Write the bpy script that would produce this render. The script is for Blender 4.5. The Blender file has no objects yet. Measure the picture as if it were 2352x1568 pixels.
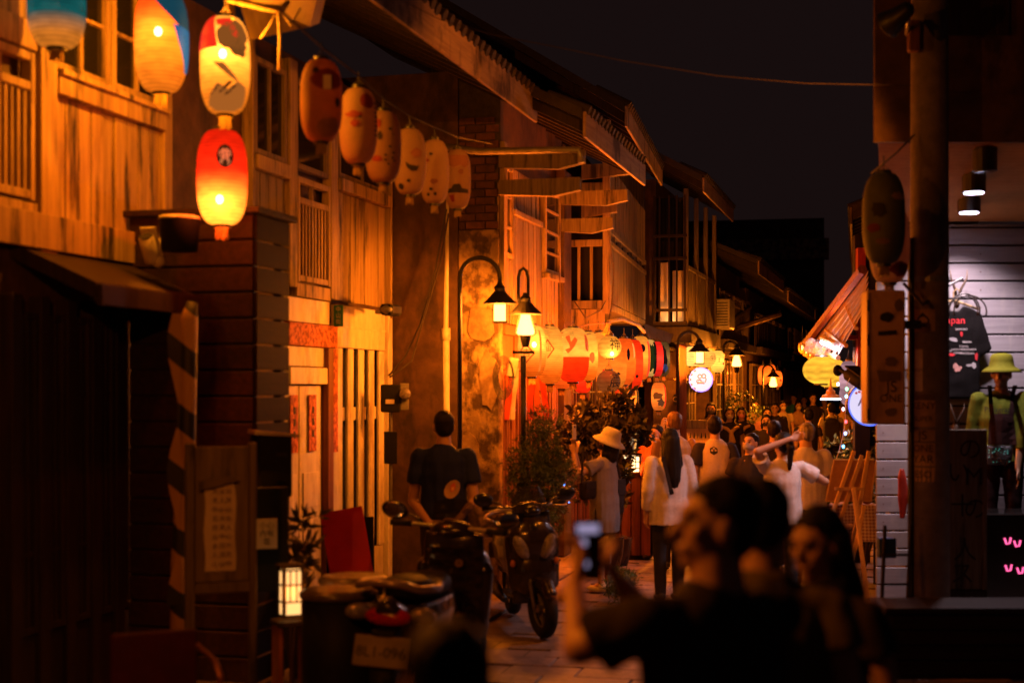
import bpy, bmesh, math, random
from mathutils import Vector, Matrix, noise
R = math.radians
random.seed(11)
sc = bpy.context.scene
col = sc.collection

# ---------------------------------------------------------------- camera, sky, exposure
FOC, CAMZ, CU, CV = 3267.0, 1.92, 1176.0, 890.0     # focal length and horizon in units of a 2352 px wide frame
cam = bpy.data.cameras.new('camera')
cam.lens = 50; cam.sensor_width = 36; cam.shift_y = (CV - 784) / 2352.0
cam.clip_start = .05; cam.clip_end = 600
cam.dof.use_dof = True; cam.dof.focus_distance = 20.0; cam.dof.aperture_fstop = 1.4
camo = bpy.data.objects.new('camera', cam); col.objects.link(camo)
camo.location = (0, 0, CAMZ); camo.rotation_euler = (R(90), 0, 0)
sc.camera = camo
w = bpy.data.worlds.new('World'); sc.world = w; w.use_nodes = True
nt = w.node_tree; bg = nt.nodes['Background']
sky = nt.nodes.new('ShaderNodeTexSky'); sky.sky_type = 'NISHITA'; sky.sun_disc = False
sky.sun_elevation = R(-3); sky.sun_rotation = R(200)
mx = nt.nodes.new('ShaderNodeMix'); mx.data_type = 'RGBA'; mx.inputs[0].default_value = .99999
nt.links.new(sky.outputs[0], mx.inputs[6]); mx.inputs[7].default_value = (.0078, .0040, .0040, 1)   # town glow on a night sky
nt.links.new(mx.outputs[2], bg.inputs[0]); bg.inputs[1].default_value = 1.0
v = sc.view_settings; v.view_transform = 'Standard'; v.look = 'None'; v.gamma = 1; v.exposure = 0.0
v.use_curve_mapping = False
cy = sc.cycles
cy.use_denoising = True; cy.max_bounces = 5; cy.diffuse_bounces = 3; cy.glossy_bounces = 2
cy.transparent_max_bounces = 12; cy.transmission_bounces = 3
cy.sample_clamp_indirect = 2.0; cy.sample_clamp_direct = 12.0; cy.use_light_tree = True
cy.use_adaptive_sampling = False
cy.caustics_reflective = False; cy.caustics_refractive = False

# ---------------------------------------------------------------- helpers
def P(u, v, d):
    """photo position (2352 wide) at distance d -> world point"""
    return Vector(((u - CU) / FOC * d, d, CAMZ - (v - CV) / FOC * d))

class MB:
    """mesh collector"""
    def __init__(s): s.v = []; s.f = []; s.sm = False
    def add(s, vs, fs):
        o = len(s.v); s.v += [Vector(p) for p in vs]; s.f += [tuple(i + o for i in f) for f in fs]; return s
    def box(s, x0, x1, y0, y1, z0, z1, j=0, bev=0):
        if bev:
            b = min(bev, abs(x1-x0)*.3, abs(y1-y0)*.3, abs(z1-z0)*.3)
            bm = bmesh.new(); bmesh.ops.create_cube(bm, size=1)
            for q in bm.verts: q.co = Vector(((x0+x1)/2 + q.co.x*(x1-x0), (y0+y1)/2 + q.co.y*(y1-y0), (z0+z1)/2 + q.co.z*(z1-z0)))
            bmesh.ops.bevel(bm, geom=bm.edges[:], offset=b, segments=1, affect='EDGES')
            return s.frombm(bm)
        p = [(x, y, z) for x in (x0, x1) for y in (y0, y1) for z in (z0, z1)]
        if j: p = [(a+random.uniform(-j, j), b+random.uniform(-j, j), c+random.uniform(-j, j)) for a, b, c in p]
        return s.add(p, [(0,1,3,2),(4,6,7,5),(0,4,5,1),(2,3,7,6),(0,2,6,4),(1,5,7,3)])
    def frombm(s, bm):
        bm.verts.ensure_lookup_table(); bm.verts.index_update()
        s.add([q.co.copy() for q in bm.verts], [[q.index for q in f.verts] for f in bm.faces]); bm.free(); return s
    def tube(s, pts, rad, n=8, cap=True):
        """round tube along points, rad = number or list"""
        pts = [Vector(p) for p in pts]; m = len(pts)
        rad = [rad]*m if not hasattr(rad, '__len__') else rad
        vs = []; up = None
        for i, p in enumerate(pts):
            t = (pts[min(i+1, m-1)] - pts[max(i-1, 0)]); t = t.normalized() if t.length > 1e-9 else Vector((0, 0, 1))
            if up is None: up = t.orthogonal().normalized()
            else:
                up = up - t*up.dot(t)
                up = up.normalized() if up.length > 1e-6 else t.orthogonal().normalized()
            sd = t.cross(up)
            for k in range(n):
                a = 2*math.pi*k/n; vs.append(p + (up*math.cos(a) + sd*math.sin(a))*rad[i])
        fs = [(i*n+k, i*n+(k+1) % n, (i+1)*n+(k+1) % n, (i+1)*n+k) for i in range(m-1) for k in range(n)]
        if cap: fs += [tuple(range(n))[::-1], tuple(range((m-1)*n, m*n))]
        return s.add(vs, fs)
    def cap(s, a, b, ra, rb, n=12, m=4):
        """capsule with two radii"""
        a = Vector(a); b = Vector(b); t = (b-a); L = t.length; t = t/L if L > 1e-9 else Vector((0, 0, 1))
        ps, rs = [], []
        for i in range(m+1):
            an = -math.pi/2 + math.pi/2*i/m; ps.append(a + t*ra*math.sin(an)); rs.append(max(ra*math.cos(an), ra*.02))
        for i in range(m+1):
            an = math.pi/2*i/m; ps.append(b + t*rb*math.sin(an)); rs.append(max(rb*math.cos(an), rb*.02))
        return s.tube(ps, rs, n)
    def ell(s, c, r, rot=None, nu=14, nv=8):
        c = Vector(c); vs = [Vector((0, 0, -1))]
        for i in range(1, nv):
            b = -math.pi/2 + math.pi*i/nv
            for k in range(nu):
                a = 2*math.pi*k/nu; vs.append(Vector((math.cos(b)*math.cos(a), math.cos(b)*math.sin(a), math.sin(b))))
        vs.append(Vector((0, 0, 1)))
        out = []
        for q in vs:
            q = Vector((q.x*r[0], q.y*r[1], q.z*r[2]))
            if rot: q = rot @ q
            out.append(q + c)
        fs = [(0, 1+(k+1) % nu, 1+k) for k in range(nu)]
        for i in range(nv-2):
            for k in range(nu):
                a, b = 1+i*nu+k, 1+i*nu+(k+1) % nu
                fs.append((a, b, b+nu, a+nu))
        L = len(vs)-1; o = 1+(nv-2)*nu
        fs += [(L, o+k, o+(k+1) % nu) for k in range(nu)]
        return s.add(out, fs)
    def loft(s, rings, n=16):
        """rings = (cx, cy, z, rx, ry): stacked ellipses, capped"""
        vs = []
        for cx, cyy, z, rx, ry in rings:
            for k in range(n):
                a = 2*math.pi*k/n; vs.append((cx+rx*math.cos(a), cyy+ry*math.sin(a), z))
        m = len(rings)
        fs = [(i*n+k, i*n+(k+1) % n, (i+1)*n+(k+1) % n, (i+1)*n+k) for i in range(m-1) for k in range(n)]
        fs += [tuple(range(n))[::-1], tuple(range((m-1)*n, m*n))]
        return s.add(vs, fs)
    def lathe(s, prof, n=20, c=(0, 0, 0), cap=True):
        return s.loft([(c[0], c[1], c[2]+z, r, r) for r, z in prof], n) if cap else s._open(prof, n, c)
    def _open(s, prof, n, c):
        vs = [(c[0]+r*math.cos(2*math.pi*k/n), c[1]+r*math.sin(2*math.pi*k/n), c[2]+z) for r, z in prof for k in range(n)]
        return s.add(vs, [(i*n+k, i*n+(k+1) % n, (i+1)*n+(k+1) % n, (i+1)*n+k) for i in range(len(prof)-1) for k in range(n)])
    def prism(s, poly, y0, y1):
        """polygon in x,z extruded along y"""
        n = len(poly)
        vs = [(x, y0, z) for x, z in poly] + [(x, y1, z) for x, z in poly]
        return s.add(vs, [tuple(range(n)), tuple(range(n, 2*n))[::-1]] + [(i, i+n, (i+1) % n+n, (i+1) % n) for i in range(n)])
    def sheet(s, pts, nx):
        """grid of points, row length nx"""
        ny = len(pts)//nx
        return s.add(pts, [(j*nx+i, j*nx+i+1, (j+1)*nx+i+1, (j+1)*nx+i) for j in range(ny-1) for i in range(nx-1)])
    def tr(s, M):
        s.v = [M @ q for q in s.v]; return s
    def mesh(s, name):
        me = bpy.data.meshes.new(name); me.from_pydata([tuple(q) for q in s.v], [], s.f); me.update(); return me
    def build(s, name, mat, parent=None, smooth=False, fix=True):
        me = s.mesh(name)
        if fix:
            bm = bmesh.new(); bm.from_mesh(me); bmesh.ops.recalc_face_normals(bm, faces=bm.faces[:]); bm.to_mesh(me); bm.free()
        return link(name, me, mat, parent, smooth)

def link(name, me, mat, parent=None, smooth=False):
    o = bpy.data.objects.new(name, me); col.objects.link(o)
    if mat is not None: me.materials.append(mat)
    if smooth:
        me.polygons.foreach_set('use_smooth', [True]*len(me.polygons))
    if parent is not None: o.parent = parent
    return o

def tag(o, label=None, cat=None, group=None, kind=None):
    if label: o['label'] = label
    if cat: o['category'] = cat
    if group: o['group'] = group
    if kind: o['kind'] = kind
    return o

def thing(name, label, cat, loc=(0, 0, 0), rz=0, group=None):
    o = bpy.data.objects.new(name, None); col.objects.link(o); o.empty_display_size = .1
    o.location = loc; o.rotation_euler = (0, 0, rz)
    return tag(o, label, cat, group)

def W2L(o):
    """world -> local of an empty made by thing()"""
    return (Matrix.Translation(o.location) @ Matrix.Rotation(o.rotation_euler[2], 4, 'Z')).inverted()

def box(name, x0, x1, y0, y1, z0, z1, mat, parent, bev=.004):
    return MB().box(x0, x1, y0, y1, z0, z1, bev=bev).build(name, mat, parent, fix=False)

def copy_tree(o, parent=None):
    c = o.copy(); col.objects.link(c); c.parent = parent
    for ch in list(o.children): copy_tree(ch, c)
    return c

shed = bpy.data.scenes.new('workshop')      # empty side scene where shapes are fused, removed at the end

def remesh(mb, vox, smooth=3, fold=0, fseed=0, fs=(9, 9, 3)):
    """union of closed shapes as one continuous skin"""
    me = mb.mesh('tmp'); bm = bmesh.new(); bm.from_mesh(me); bmesh.ops.recalc_face_normals(bm, faces=bm.faces[:]); bm.to_mesh(me); bm.free()
    o = bpy.data.objects.new('tmp', me); shed.collection.objects.link(o)
    m = o.modifiers.new('r', 'REMESH'); m.mode = 'VOXEL'; m.voxel_size = vox
    if smooth:
        m = o.modifiers.new('s', 'SMOOTH'); m.iterations = smooth; m.factor = .5
    shed.view_layers[0].update(); dg = shed.view_layers[0].depsgraph
    out = bpy.data.meshes.new_from_object(o.evaluated_get(dg))
    bpy.data.objects.remove(o); bpy.data.meshes.remove(me)
    if fold:
        off = Vector((fseed*3.7, fseed*1.3, fseed*.7))
        src = [(q.co.copy(), q.normal.copy()) for q in out.vertices]; flat = []
        for p, nn in src:
            t = Vector((p.x*fs[0], p.y*fs[1], p.z*fs[2])) + off
            k = noise.noise(t) + .5*noise.noise(t*2.3) + .6*noise.noise(Vector((p.x*4+p.z*7, p.y*4, p.z*9-p.x*5))+off)
            flat += list(p + nn*(fold*k))
        out.vertices.foreach_set('co', flat); out.update()
    return out

def text_bm(s, size):
    """lettering as a flat bmesh in x,y centred on the origin"""
    c = bpy.data.curves.new('t', 'FONT'); c.body = s; c.size = size; c.align_x = 'CENTER'; c.align_y = 'CENTER'; c.resolution_u = 3
    o = bpy.data.objects.new('t', c); shed.collection.objects.link(o); shed.view_layers[0].update()
    me = bpy.data.meshes.new_from_object(o.evaluated_get(shed.view_layers[0].depsgraph))
    bpy.data.objects.remove(o); bpy.data.curves.remove(c)
    bm = bmesh.new(); bm.from_mesh(me); bpy.data.meshes.remove(me); return bm

def lettering(name, s, size, mat, parent, loc, n=(0, -1, 0), up=(0, 0, 1), sx=1.0):
    """flat lettering facing direction n (local)"""
    bm = text_bm(s, size); n = Vector(n).normalized(); up = Vector(up); rt = up.cross(n).normalized(); loc = Vector(loc)
    for q in bm.verts: q.co = loc + rt*q.co.x*sx + up*q.co.y + n*.0
    me = bpy.data.meshes.new(name); bm.to_mesh(me); bm.free()
    return link(name, me, mat, parent)

# ---------------------------------------------------------------- materials
def mat(name, c, c2=None, rough=.75, scale=6, stretch=(1, 1, 1), bump=.15, metal=0, rnd=.18, detail=6, spec=.4, contrast=(.35, .7), stain=None, stain_scale=1.5, stain_st=(1.6, 1.6, .7), coat=0, alpha=1, bdist=.01):
    m = bpy.data.materials.new(name); m.use_nodes = True; t = m.node_tree; n = t.nodes; L = t.links
    b = n['Principled BSDF']; b.inputs['Roughness'].default_value = rough; b.inputs['Metallic'].default_value = metal
    b.inputs['Specular IOR Level'].default_value = spec; b.inputs['Coat Weight'].default_value = coat; b.inputs['Alpha'].default_value = alpha
    c = tuple(c); c2 = tuple(c2) if c2 else tuple(x*.6 for x in c)
    tc = n.new('ShaderNodeTexCoord'); oi = n.new('ShaderNodeObjectInfo')
    ad = n.new('ShaderNodeVectorMath'); ad.operation = 'ADD'
    cb = n.new('ShaderNodeCombineXYZ'); ml = n.new('ShaderNodeMath'); ml.operation = 'MULTIPLY'; ml.inputs[1].default_value = 13.0
    L.new(oi.outputs['Random'], ml.inputs[0])
    for i in range(3): L.new(ml.outputs[0], cb.inputs[i])
    L.new(tc.outputs['Object'], ad.inputs[0]); L.new(cb.outputs[0], ad.inputs[1])
    mp = n.new('ShaderNodeMapping'); mp.inputs['Scale'].default_value = stretch; L.new(ad.outputs[0], mp.inputs[0])
    nz = n.new('ShaderNodeTexNoise'); nz.inputs['Scale'].default_value = scale; nz.inputs['Detail'].default_value = detail; nz.inputs['Roughness'].default_value = .62
    L.new(mp.outputs[0], nz.inputs[0])
    rp = n.new('ShaderNodeValToRGB'); rp.color_ramp.elements[0].position = contrast[0]; rp.color_ramp.elements[1].position = contrast[1]
    rp.color_ramp.elements[0].color = (*c2, 1); rp.color_ramp.elements[1].color = (*c, 1); L.new(nz.outputs[0], rp.inputs[0])
    out = rp.outputs[0]
    if stain:
        n2 = n.new('ShaderNodeTexNoise'); n2.inputs['Scale'].default_value = stain_scale; n2.inputs['Detail'].default_value = 8; n2.inputs['Roughness'].default_value = .7
        m2 = n.new('ShaderNodeMapping'); m2.inputs['Scale'].default_value = stain_st; L.new(tc.outputs['Object'], m2.inputs[0]); L.new(m2.outputs[0], n2.inputs[0])
        r2 = n.new('ShaderNodeValToRGB'); r2.color_ramp.elements[0].position = .52; r2.color_ramp.elements[1].position = .63
        L.new(n2.outputs[0], r2.inputs[0])
        mi = n.new('ShaderNodeMix'); mi.data_type = 'RGBA'; L.new(r2.outputs[0], mi.inputs[0]); L.new(out, mi.inputs[6]); mi.inputs[7].default_value = (*stain, 1); out = mi.outputs[2]
    if rnd:
        hv = n.new('ShaderNodeHueSaturation'); mr = n.new('ShaderNodeMapRange'); mr.inputs[3].default_value = 1-rnd; mr.inputs[4].default_value = 1+rnd
        L.new(oi.outputs['Random'], mr.inputs[0]); L.new(mr.outputs[0], hv.inputs['Value']); L.new(out, hv.inputs['Color']); out = hv.outputs[0]
    L.new(out, b.inputs['Base Color'])
    if bump:
        bp = n.new('ShaderNodeBump'); bp.inputs['Strength'].default_value = bump; bp.inputs['Distance'].default_value = bdist
        L.new(nz.outputs[0], bp.inputs['Height']); L.new(bp.outputs[0], b.inputs['Normal'])
    return m

def wood(name, c, c2=None, axis=2, **k):
    st = [14, 14, 14]; st[axis] = .9
    a = dict(scale=2.2, stretch=st, rough=.7, bump=.35, contrast=(.3, .72)); a.update(k)
    return mat(name, c, c2, **a)

def emis(name, c, s, sample=True, base=.05):
    m = bpy.data.materials.new(name); m.use_nodes = True; b = m.node_tree.nodes['Principled BSDF']
    b.inputs['Base Color'].default_value = (base, base, base, 1); b.inputs['Emission Color'].default_value = (*c, 1); b.inputs['Emission Strength'].default_value = s
    if not sample: m.cycles.emission_sampling = 'NONE'
    return m

def paper(name, c, s, c2=None, bz=0.0, r0=.175, alpha=.9, rib=130, split=None, ramp=(-.2, .2)):
    """lantern paper lit from the bulb inside: brighter where the bulb is close, fine hoops, slightly see-through"""
    m = bpy.data.materials.new(name); m.use_nodes = True; t = m.node_tree; n = t.nodes; L = t.links; b = n['Principled BSDF']
    tc = n.new('ShaderNodeTexCoord'); sp = n.new('ShaderNodeSeparateXYZ'); L.new(tc.outputs['Object'], sp.inputs[0])
    dv = n.new('ShaderNodeVectorMath'); dv.operation = 'DISTANCE'; L.new(tc.outputs['Object'], dv.inputs[0]); dv.inputs[1].default_value = (0, 0, bz)
    dd = n.new('ShaderNodeMath'); dd.operation = 'DIVIDE'; dd.inputs[0].default_value = r0; L.new(dv.outputs['Value'], dd.inputs[1])
    pw = n.new('ShaderNodeMath'); pw.operation = 'POWER'; L.new(dd.outputs[0], pw.inputs[0]); pw.inputs[1].default_value = 1.5
    sn = n.new('ShaderNodeMath'); sn.operation = 'MULTIPLY'; L.new(sp.outputs[2], sn.inputs[0]); sn.inputs[1].default_value = rib*2.2
    si = n.new('ShaderNodeMath'); si.operation = 'SINE'; L.new(sn.outputs[0], si.inputs[0])
    mr = n.new('ShaderNodeMapRange'); mr.inputs[1].default_value = -1; mr.inputs[2].default_value = 1; mr.inputs[3].default_value = .78; mr.inputs[4].default_value = 1.05
    L.new(si.outputs[0], mr.inputs[0])
    nz = n.new('ShaderNodeTexNoise'); nz.inputs['Scale'].default_value = 9; nz.inputs['Detail'].default_value = 5
    st = n.new('ShaderNodeMapping'); st.inputs['Scale'].default_value = (1, 1, 2.6); L.new(tc.outputs['Object'], st.inputs[0]); L.new(st.outputs[0], nz.inputs[0])
    m3 = n.new('ShaderNodeMapRange'); m3.inputs[1].default_value = .3; m3.inputs[2].default_value = .7; m3.inputs[3].default_value = .68; m3.inputs[4].default_value = 1.15; L.new(nz.outputs[0], m3.inputs[0])
    k = n.new('ShaderNodeMath'); k.operation = 'MULTIPLY'; L.new(pw.outputs[0], k.inputs[0]); L.new(mr.outputs[0], k.inputs[1])
    k2 = n.new('ShaderNodeMath'); k2.operation = 'MULTIPLY'; L.new(k.outputs[0], k2.inputs[0]); L.new(m3.outputs[0], k2.inputs[1])
    k3 = n.new('ShaderNodeMath'); k3.operation = 'MULTIPLY'; L.new(k2.outputs[0], k3.inputs[0]); k3.inputs[1].default_value = s
    rp = n.new('ShaderNodeValToRGB'); rp.color_ramp.elements[0].color = (*(c2 or c), 1); rp.color_ramp.elements[1].color = (*c, 1)
    zz = n.new('ShaderNodeMapRange'); 
    if split is None: zz.inputs[1].default_value = ramp[0]; zz.inputs[2].default_value = ramp[1]
    else: zz.inputs[1].default_value = split-.004; zz.inputs[2].default_value = split+.004
    L.new(sp.outputs[2], zz.inputs[0]); L.new(zz.outputs[0], rp.inputs[0])
    L.new(rp.outputs[0], b.inputs['Emission Color']); b.inputs['Base Color'].default_value = (*[x*.006 for x in c[:3]], 1); b.inputs['Specular IOR Level'].default_value = 0
    L.new(k3.outputs[0], b.inputs['Emission Strength']); b.inputs['Alpha'].default_value = alpha; b.inputs['Roughness'].default_value = .6
    return m

M = {}
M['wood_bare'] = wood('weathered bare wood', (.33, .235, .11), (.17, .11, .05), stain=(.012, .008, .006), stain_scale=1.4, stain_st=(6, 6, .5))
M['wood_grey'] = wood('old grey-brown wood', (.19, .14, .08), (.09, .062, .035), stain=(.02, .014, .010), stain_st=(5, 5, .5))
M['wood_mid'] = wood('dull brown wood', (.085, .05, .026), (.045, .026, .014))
M['wood_shade'] = wood('shade-darkened wood', (.012, .006, .0045), (.006, .0035, .003), axis=0, rough=.7, spec=.1)  # enclosure side planks get their shade from this darker colour; black bench shares it
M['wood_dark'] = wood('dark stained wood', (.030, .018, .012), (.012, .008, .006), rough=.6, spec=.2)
M['wood_darkh'] = wood('dark stained wood lengthwise', (.030, .014, .010), (.012, .007, .005), axis=0, rough=.6, spec=.15)
M['wood_red'] = wood('red-brown joinery', (.22, .07, .03), (.09, .03, .015))
M['wood_pine'] = wood('pale pine', (.55, .34, .16), (.38, .22, .10), rough=.55)
M['white_paint'] = mat('old white paint', (.66, .60, .50), (.44, .38, .30), rough=.6, scale=9, stretch=(1, 1, .3), bump=.1, rnd=.06, stain=(.35, .28, .2), contrast=(.3, .6))
M['plank_white'] = wood('white painted planks', (.28, .265, .28), (.20, .185, .20), axis=0, rough=.42, rnd=.06, stain=(.30, .28, .27), bump=.12)
M['plaster'] = mat('brown plaster', (.095, .048, .024), (.042, .021, .012), scale=5, bump=.6, stain=(.022, .012, .008), rnd=0, bdist=.02)
M['plaster_old'] = mat('crumbling plaster', (.30, .20, .10), (.07, .042, .022), scale=4.2, detail=12, bump=1.0, stain=(.03, .018, .011), stain_scale=3.4, rnd=0, contrast=(.44, .55), bdist=.04)
M['brick'] = mat('old brick', (.10, .038, .022), (.045, .018, .012), scale=14, bump=.5, rnd=.35)
M['fascia'] = wood('fascia board', (.36, .25, .15), (.2, .12, .07), axis=0, stain=(.05, .03, .02), stain_scale=1.8)
M['tile'] = mat('grey roof tile', (.030, .022, .018), (.015, .012, .010), scale=12, bump=.4, rnd=.3)
M['stone'] = mat('granite paving', (.20, .15, .13), (.11, .08, .07), scale=22, bump=.35, rnd=.28, stain=(.08, .06, .05), rough=.62, spec=.35)
M['mortar'] = mat('sandy joint', (.06, .045, .036), (.03, .022, .018), scale=20, bump=.3, rnd=0)
M['black_metal'] = mat('black painted metal', (.018, .016, .015), (.010, .009, .009), rough=.42, scale=20, bump=.05, rnd=0, spec=.5)
M['metal'] = mat('dull metal', (.35, .34, .33), (.22, .21, .20), rough=.35, metal=.8, scale=15, bump=.08, rnd=.1)
M['chrome'] = mat('chrome', (.75, .73, .72), (.6, .58, .56), rough=.12, metal=1, bump=0, rnd=0)
M['galv'] = mat('zinc sheet', (.30, .29, .28), (.18, .17, .16), rough=.45, metal=.5, scale=10, bump=.1)
M['glass_dark'] = mat('dark window glass', (.012, .011, .011), (.008, .008, .008), rough=.08, bump=.02, rnd=0, spec=.5, scale=3)
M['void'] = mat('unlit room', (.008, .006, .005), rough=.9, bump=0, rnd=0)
M['concrete'] = mat('concrete', (.20, .15, .12), (.12, .09, .07), scale=9, bump=.3, rnd=0, stain=(.1, .075, .06))
M['cable'] = mat('cable sheath', (.03, .022, .018), rough=.5, bump=0, rnd=.3)
M['cable_tan'] = mat('tan cable', (.20, .115, .06), rough=.6, bump=0, rnd=.2)
M['rope'] = mat('twisted rope', (.52, .40, .22), (.3, .22, .12), scale=60, bump=.8, rnd=.1)
M['red_paint'] = mat('red painted wood', (.42, .035, .012), (.26, .02, .01), scale=8, rough=.5, bump=.12, rnd=.1, stain=(.2, .02, .01))
M['red_board'] = mat('red board', (.42, .008, .008), (.32, .006, .006), rough=.4, bump=.04, rnd=.03)
M['gilt'] = mat('faded red carving', (.55, .15, .05), (.22, .04, .015), scale=26, bump=.9, rnd=0, contrast=(.45, .55))
M['paper_white'] = mat('white paper', (.62, .52, .44), (.52, .42, .35), rough=.8, scale=4, bump=.05, rnd=.05)
M['ink'] = mat('ink', (.015, .012, .012), rough=.7, bump=0, rnd=0)
M['ink_soft'] = mat('faded ink', (.16, .10, .08), rough=.8, bump=0, rnd=.2)
M['gold'] = mat('gold fringe', (.30, .19, .05), (.16, .09, .02), rough=.5, scale=30, stretch=(1, 1, .1), bump=.4, rnd=.1)
M['green_sign'] = mat('green enamel', (.02, .16, .13), (.015, .12, .10), rough=.35, bump=0, rnd=0)
M['leaf_pine'] = mat('juniper leaf', (.095, .13, .022), (.045, .065, .012), rough=.55, bump=0, rnd=.2, scale=5)
M['leaf_dark'] = mat('dark leaf', (.055, .045, .016), (.030, .022, .010), rough=.45, bump=0, rnd=.2, scale=5)
M['leaf_green'] = mat('green leaf', (.07, .11, .03), (.04, .06, .018), rough=.45, bump=0, rnd=.2, scale=5)
M['bark'] = mat('bark', (.10, .065, .04), (.05, .03, .02), scale=12, stretch=(1, 1, .3), bump=.7, rnd=.1)
M['terracotta'] = mat('dark glazed pot', (.05, .03, .022), (.03, .018, .014), rough=.25, bump=.05, rnd=0)
M['skin'] = mat('skin', (.44, .25, .16), (.38, .20, .12), rough=.5, scale=7, bump=.03, rnd=.10)
M['hair_black'] = mat('black hair', (.014, .010, .009), (.007, .005, .005), rough=.6, scale=30, stretch=(1, 1, .08), bump=.6, rnd=.1, spec=.15)
M['hair_brown'] = mat('bleached hair', (.17, .08, .03), (.06, .028, .012), rough=.6, scale=30, stretch=(1, 1, .08), bump=.6, rnd=0)
M['hair_grey'] = mat('greying hair', (.30, .25, .22), (.06, .045, .04), rough=.6, scale=30, stretch=(1, 1, .08), bump=.6, rnd=0, contrast=(.42, .6))
M['plastic_black'] = mat('glossy black plastic', (.012, .011, .011), (.009, .009, .009), rough=.22, bump=.02, rnd=0, spec=.5, coat=.5)
M['plastic_matt'] = mat('matt black plastic', (.012, .011, .010), (.008, .008, .007), rough=.6, bump=.1, rnd=0, scale=30, spec=.15)
M['rubber'] = mat('rubber', (.012, .011, .011), rough=.8, bump=.1, rnd=0)
M['scooter_body'] = mat('dark metallic paint', (.030, .022, .020), (.022, .016, .015), rough=.25, metal=.3, coat=.8, bump=0, rnd=0)
M['scooter_silver'] = mat('champagne silver paint', (.30, .22, .20), (.24, .18, .16), rough=.3, metal=.4, coat=.6, bump=0, rnd=0)
M['lens_red'] = mat('red lamp lens', (.55, .010, .008), (.2, .004, .004), rough=.1, bump=.3, scale=70, rnd=0, coat=.6)
M['lens_clear'] = mat('clear lamp lens', (.40, .36, .36), (.16, .14, .14), rough=.08, bump=.3, scale=35, rnd=0, coat=.8, metal=.5)
M['lens_amber'] = mat('amber lens', (.5, .16, .01), rough=.15, bump=.2, scale=60, rnd=0, coat=.6)

def cloth(name, c, rough=.85, **k):
    a = dict(scale=45, bump=.12, rnd=0, contrast=(.3, .7), spec=.12); a.update(k)
    return mat(name, c, tuple(x*.82 for x in c), rough=rough, **a)
# ---------------------------------------------------------------- ground
def brickmat(name, c, c2, cm, bw, bh):
    m = mat(name, c, c2, rough=.65, scale=20, rnd=0, bump=.2); t = m.node_tree; n = t.nodes; L = t.links
    b = n['Principled BSDF']; br = n.new('ShaderNodeTexBrick'); tc = n.new('ShaderNodeTexCoord')
    br.inputs['Scale'].default_value = 1; br.inputs['Brick Width'].default_value = bw; br.inputs['Row Height'].default_value = bh
    br.inputs['Mortar Size'].default_value = .008; br.inputs['Color1'].default_value = (*c, 1); br.inputs['Color2'].default_value = (*c2, 1); br.inputs['Mortar'].default_value = (*cm, 1)
    mp = n.new('ShaderNodeMapping'); mp.inputs['Rotation'].default_value = (0, 0, R(14)); L.new(tc.outputs['Object'], mp.inputs[0]); L.new(mp.outputs[0], br.inputs[0]); L.new(br.outputs[0], b.inputs['Base Color'])
    return m
M['paved_far'] = brickmat('paved street far off', (.19, .14, .12), (.14, .10, .085), (.05, .04, .03), .6, .3)
g = MB().add([(-120, -60, -.022), (160, -60, -.022), (160, 300, -.022), (-120, 300, -.022)], [(0, 1, 2, 3)]).build('ground', M['mortar'])
tag(g, 'dark sandy ground under the lane', None, kind='structure')
KS = .235                                   # lane direction dx/dy
an = math.atan(KS)
street = thing('street', 'stone paved lane running between the old houses', 'street', (0, 0, 0)); street['kind'] = 'structure'
fl = MB().add([(-3.5, 6, -.012), (9, 6, -.012), (40, 140, -.012), (20, 140, -.012)], [(0, 1, 2, 3)]).build('paving_sheet', M['paved_far'], street)
# single slabs, rows across the lane; the ones that can be told apart
cs, sn_ = math.cos(an), math.sin(an)
def lane(a, b):        # a across (to the east), b along the lane -> world
    return Vector((a*cs + b*sn_, -a*sn_ + b*cs, 0))
slabs = []; b = 9.0; row = 0
while b < 25:
    rh = random.choice((.28, .30, .32)); a = -2.4 + (row % 2)*.3 - random.random()*.2
    while a < 2.8:
        wd = random.choice((.5, .6, .66)); c0 = lane(a+wd/2, b+rh/2)
        u = CU + c0.x/c0.y*FOC
        if 1060 < u < 2020 and (b < 15 or 1380 < u < 1560 or 1900 < u < 2010): slabs.append((a, b, wd, rh))
        a += wd
    b += rh; row += 1
slabs = slabs[:300]
for a, b, wd, rh in slabs:
    g_ = .006; h = random.uniform(-.003, .004)
    mb = MB().box(a+g_, a+wd-g_, b+g_, b+rh-g_, -.03, h, bev=.005)
    mb.v = [lane(q.x, q.y) + Vector((0, 0, q.z)) for q in mb.v]
    mb.build('paving_slab', M['stone'], street, fix=False)
# kerb line along the left gutter
for i in range(16):
    a, b0 = -1.62, 8.6 + i*.5
    if i < 14:
        mb = MB().box(-.09, .09, .006, .494, -.03, .014, bev=.008)
        f0 = lambda q: Vector((-4.97 + .2675*(b0+q.y) + 1.55 + q.x, b0+q.y, q.z))
        mb.v = [f0(q) for q in mb.v]
        mb.build('gutter_stone', M['stone'], street, fix=False)

# ---------------------------------------------------------------- left side houses
class Fac:
    def __init__(s, x0, k, d0): s.x0, s.k, s.n, s.d0 = x0, k, math.hypot(1, k), d0
    def d(s, u): return s.x0/((u-CU)/FOC - s.k)
    def s(s, u): return (s.d(u)-s.d0)*s.n
    def z(s, u, v): return CAMZ - (v-CV)/FOC*s.d(u)
    def root(s, name, label, cat, group=None):
        return thing(name, label, cat, (s.x0+s.k*s.d0, s.d0, 0), math.atan2(1, s.k), group)

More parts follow.
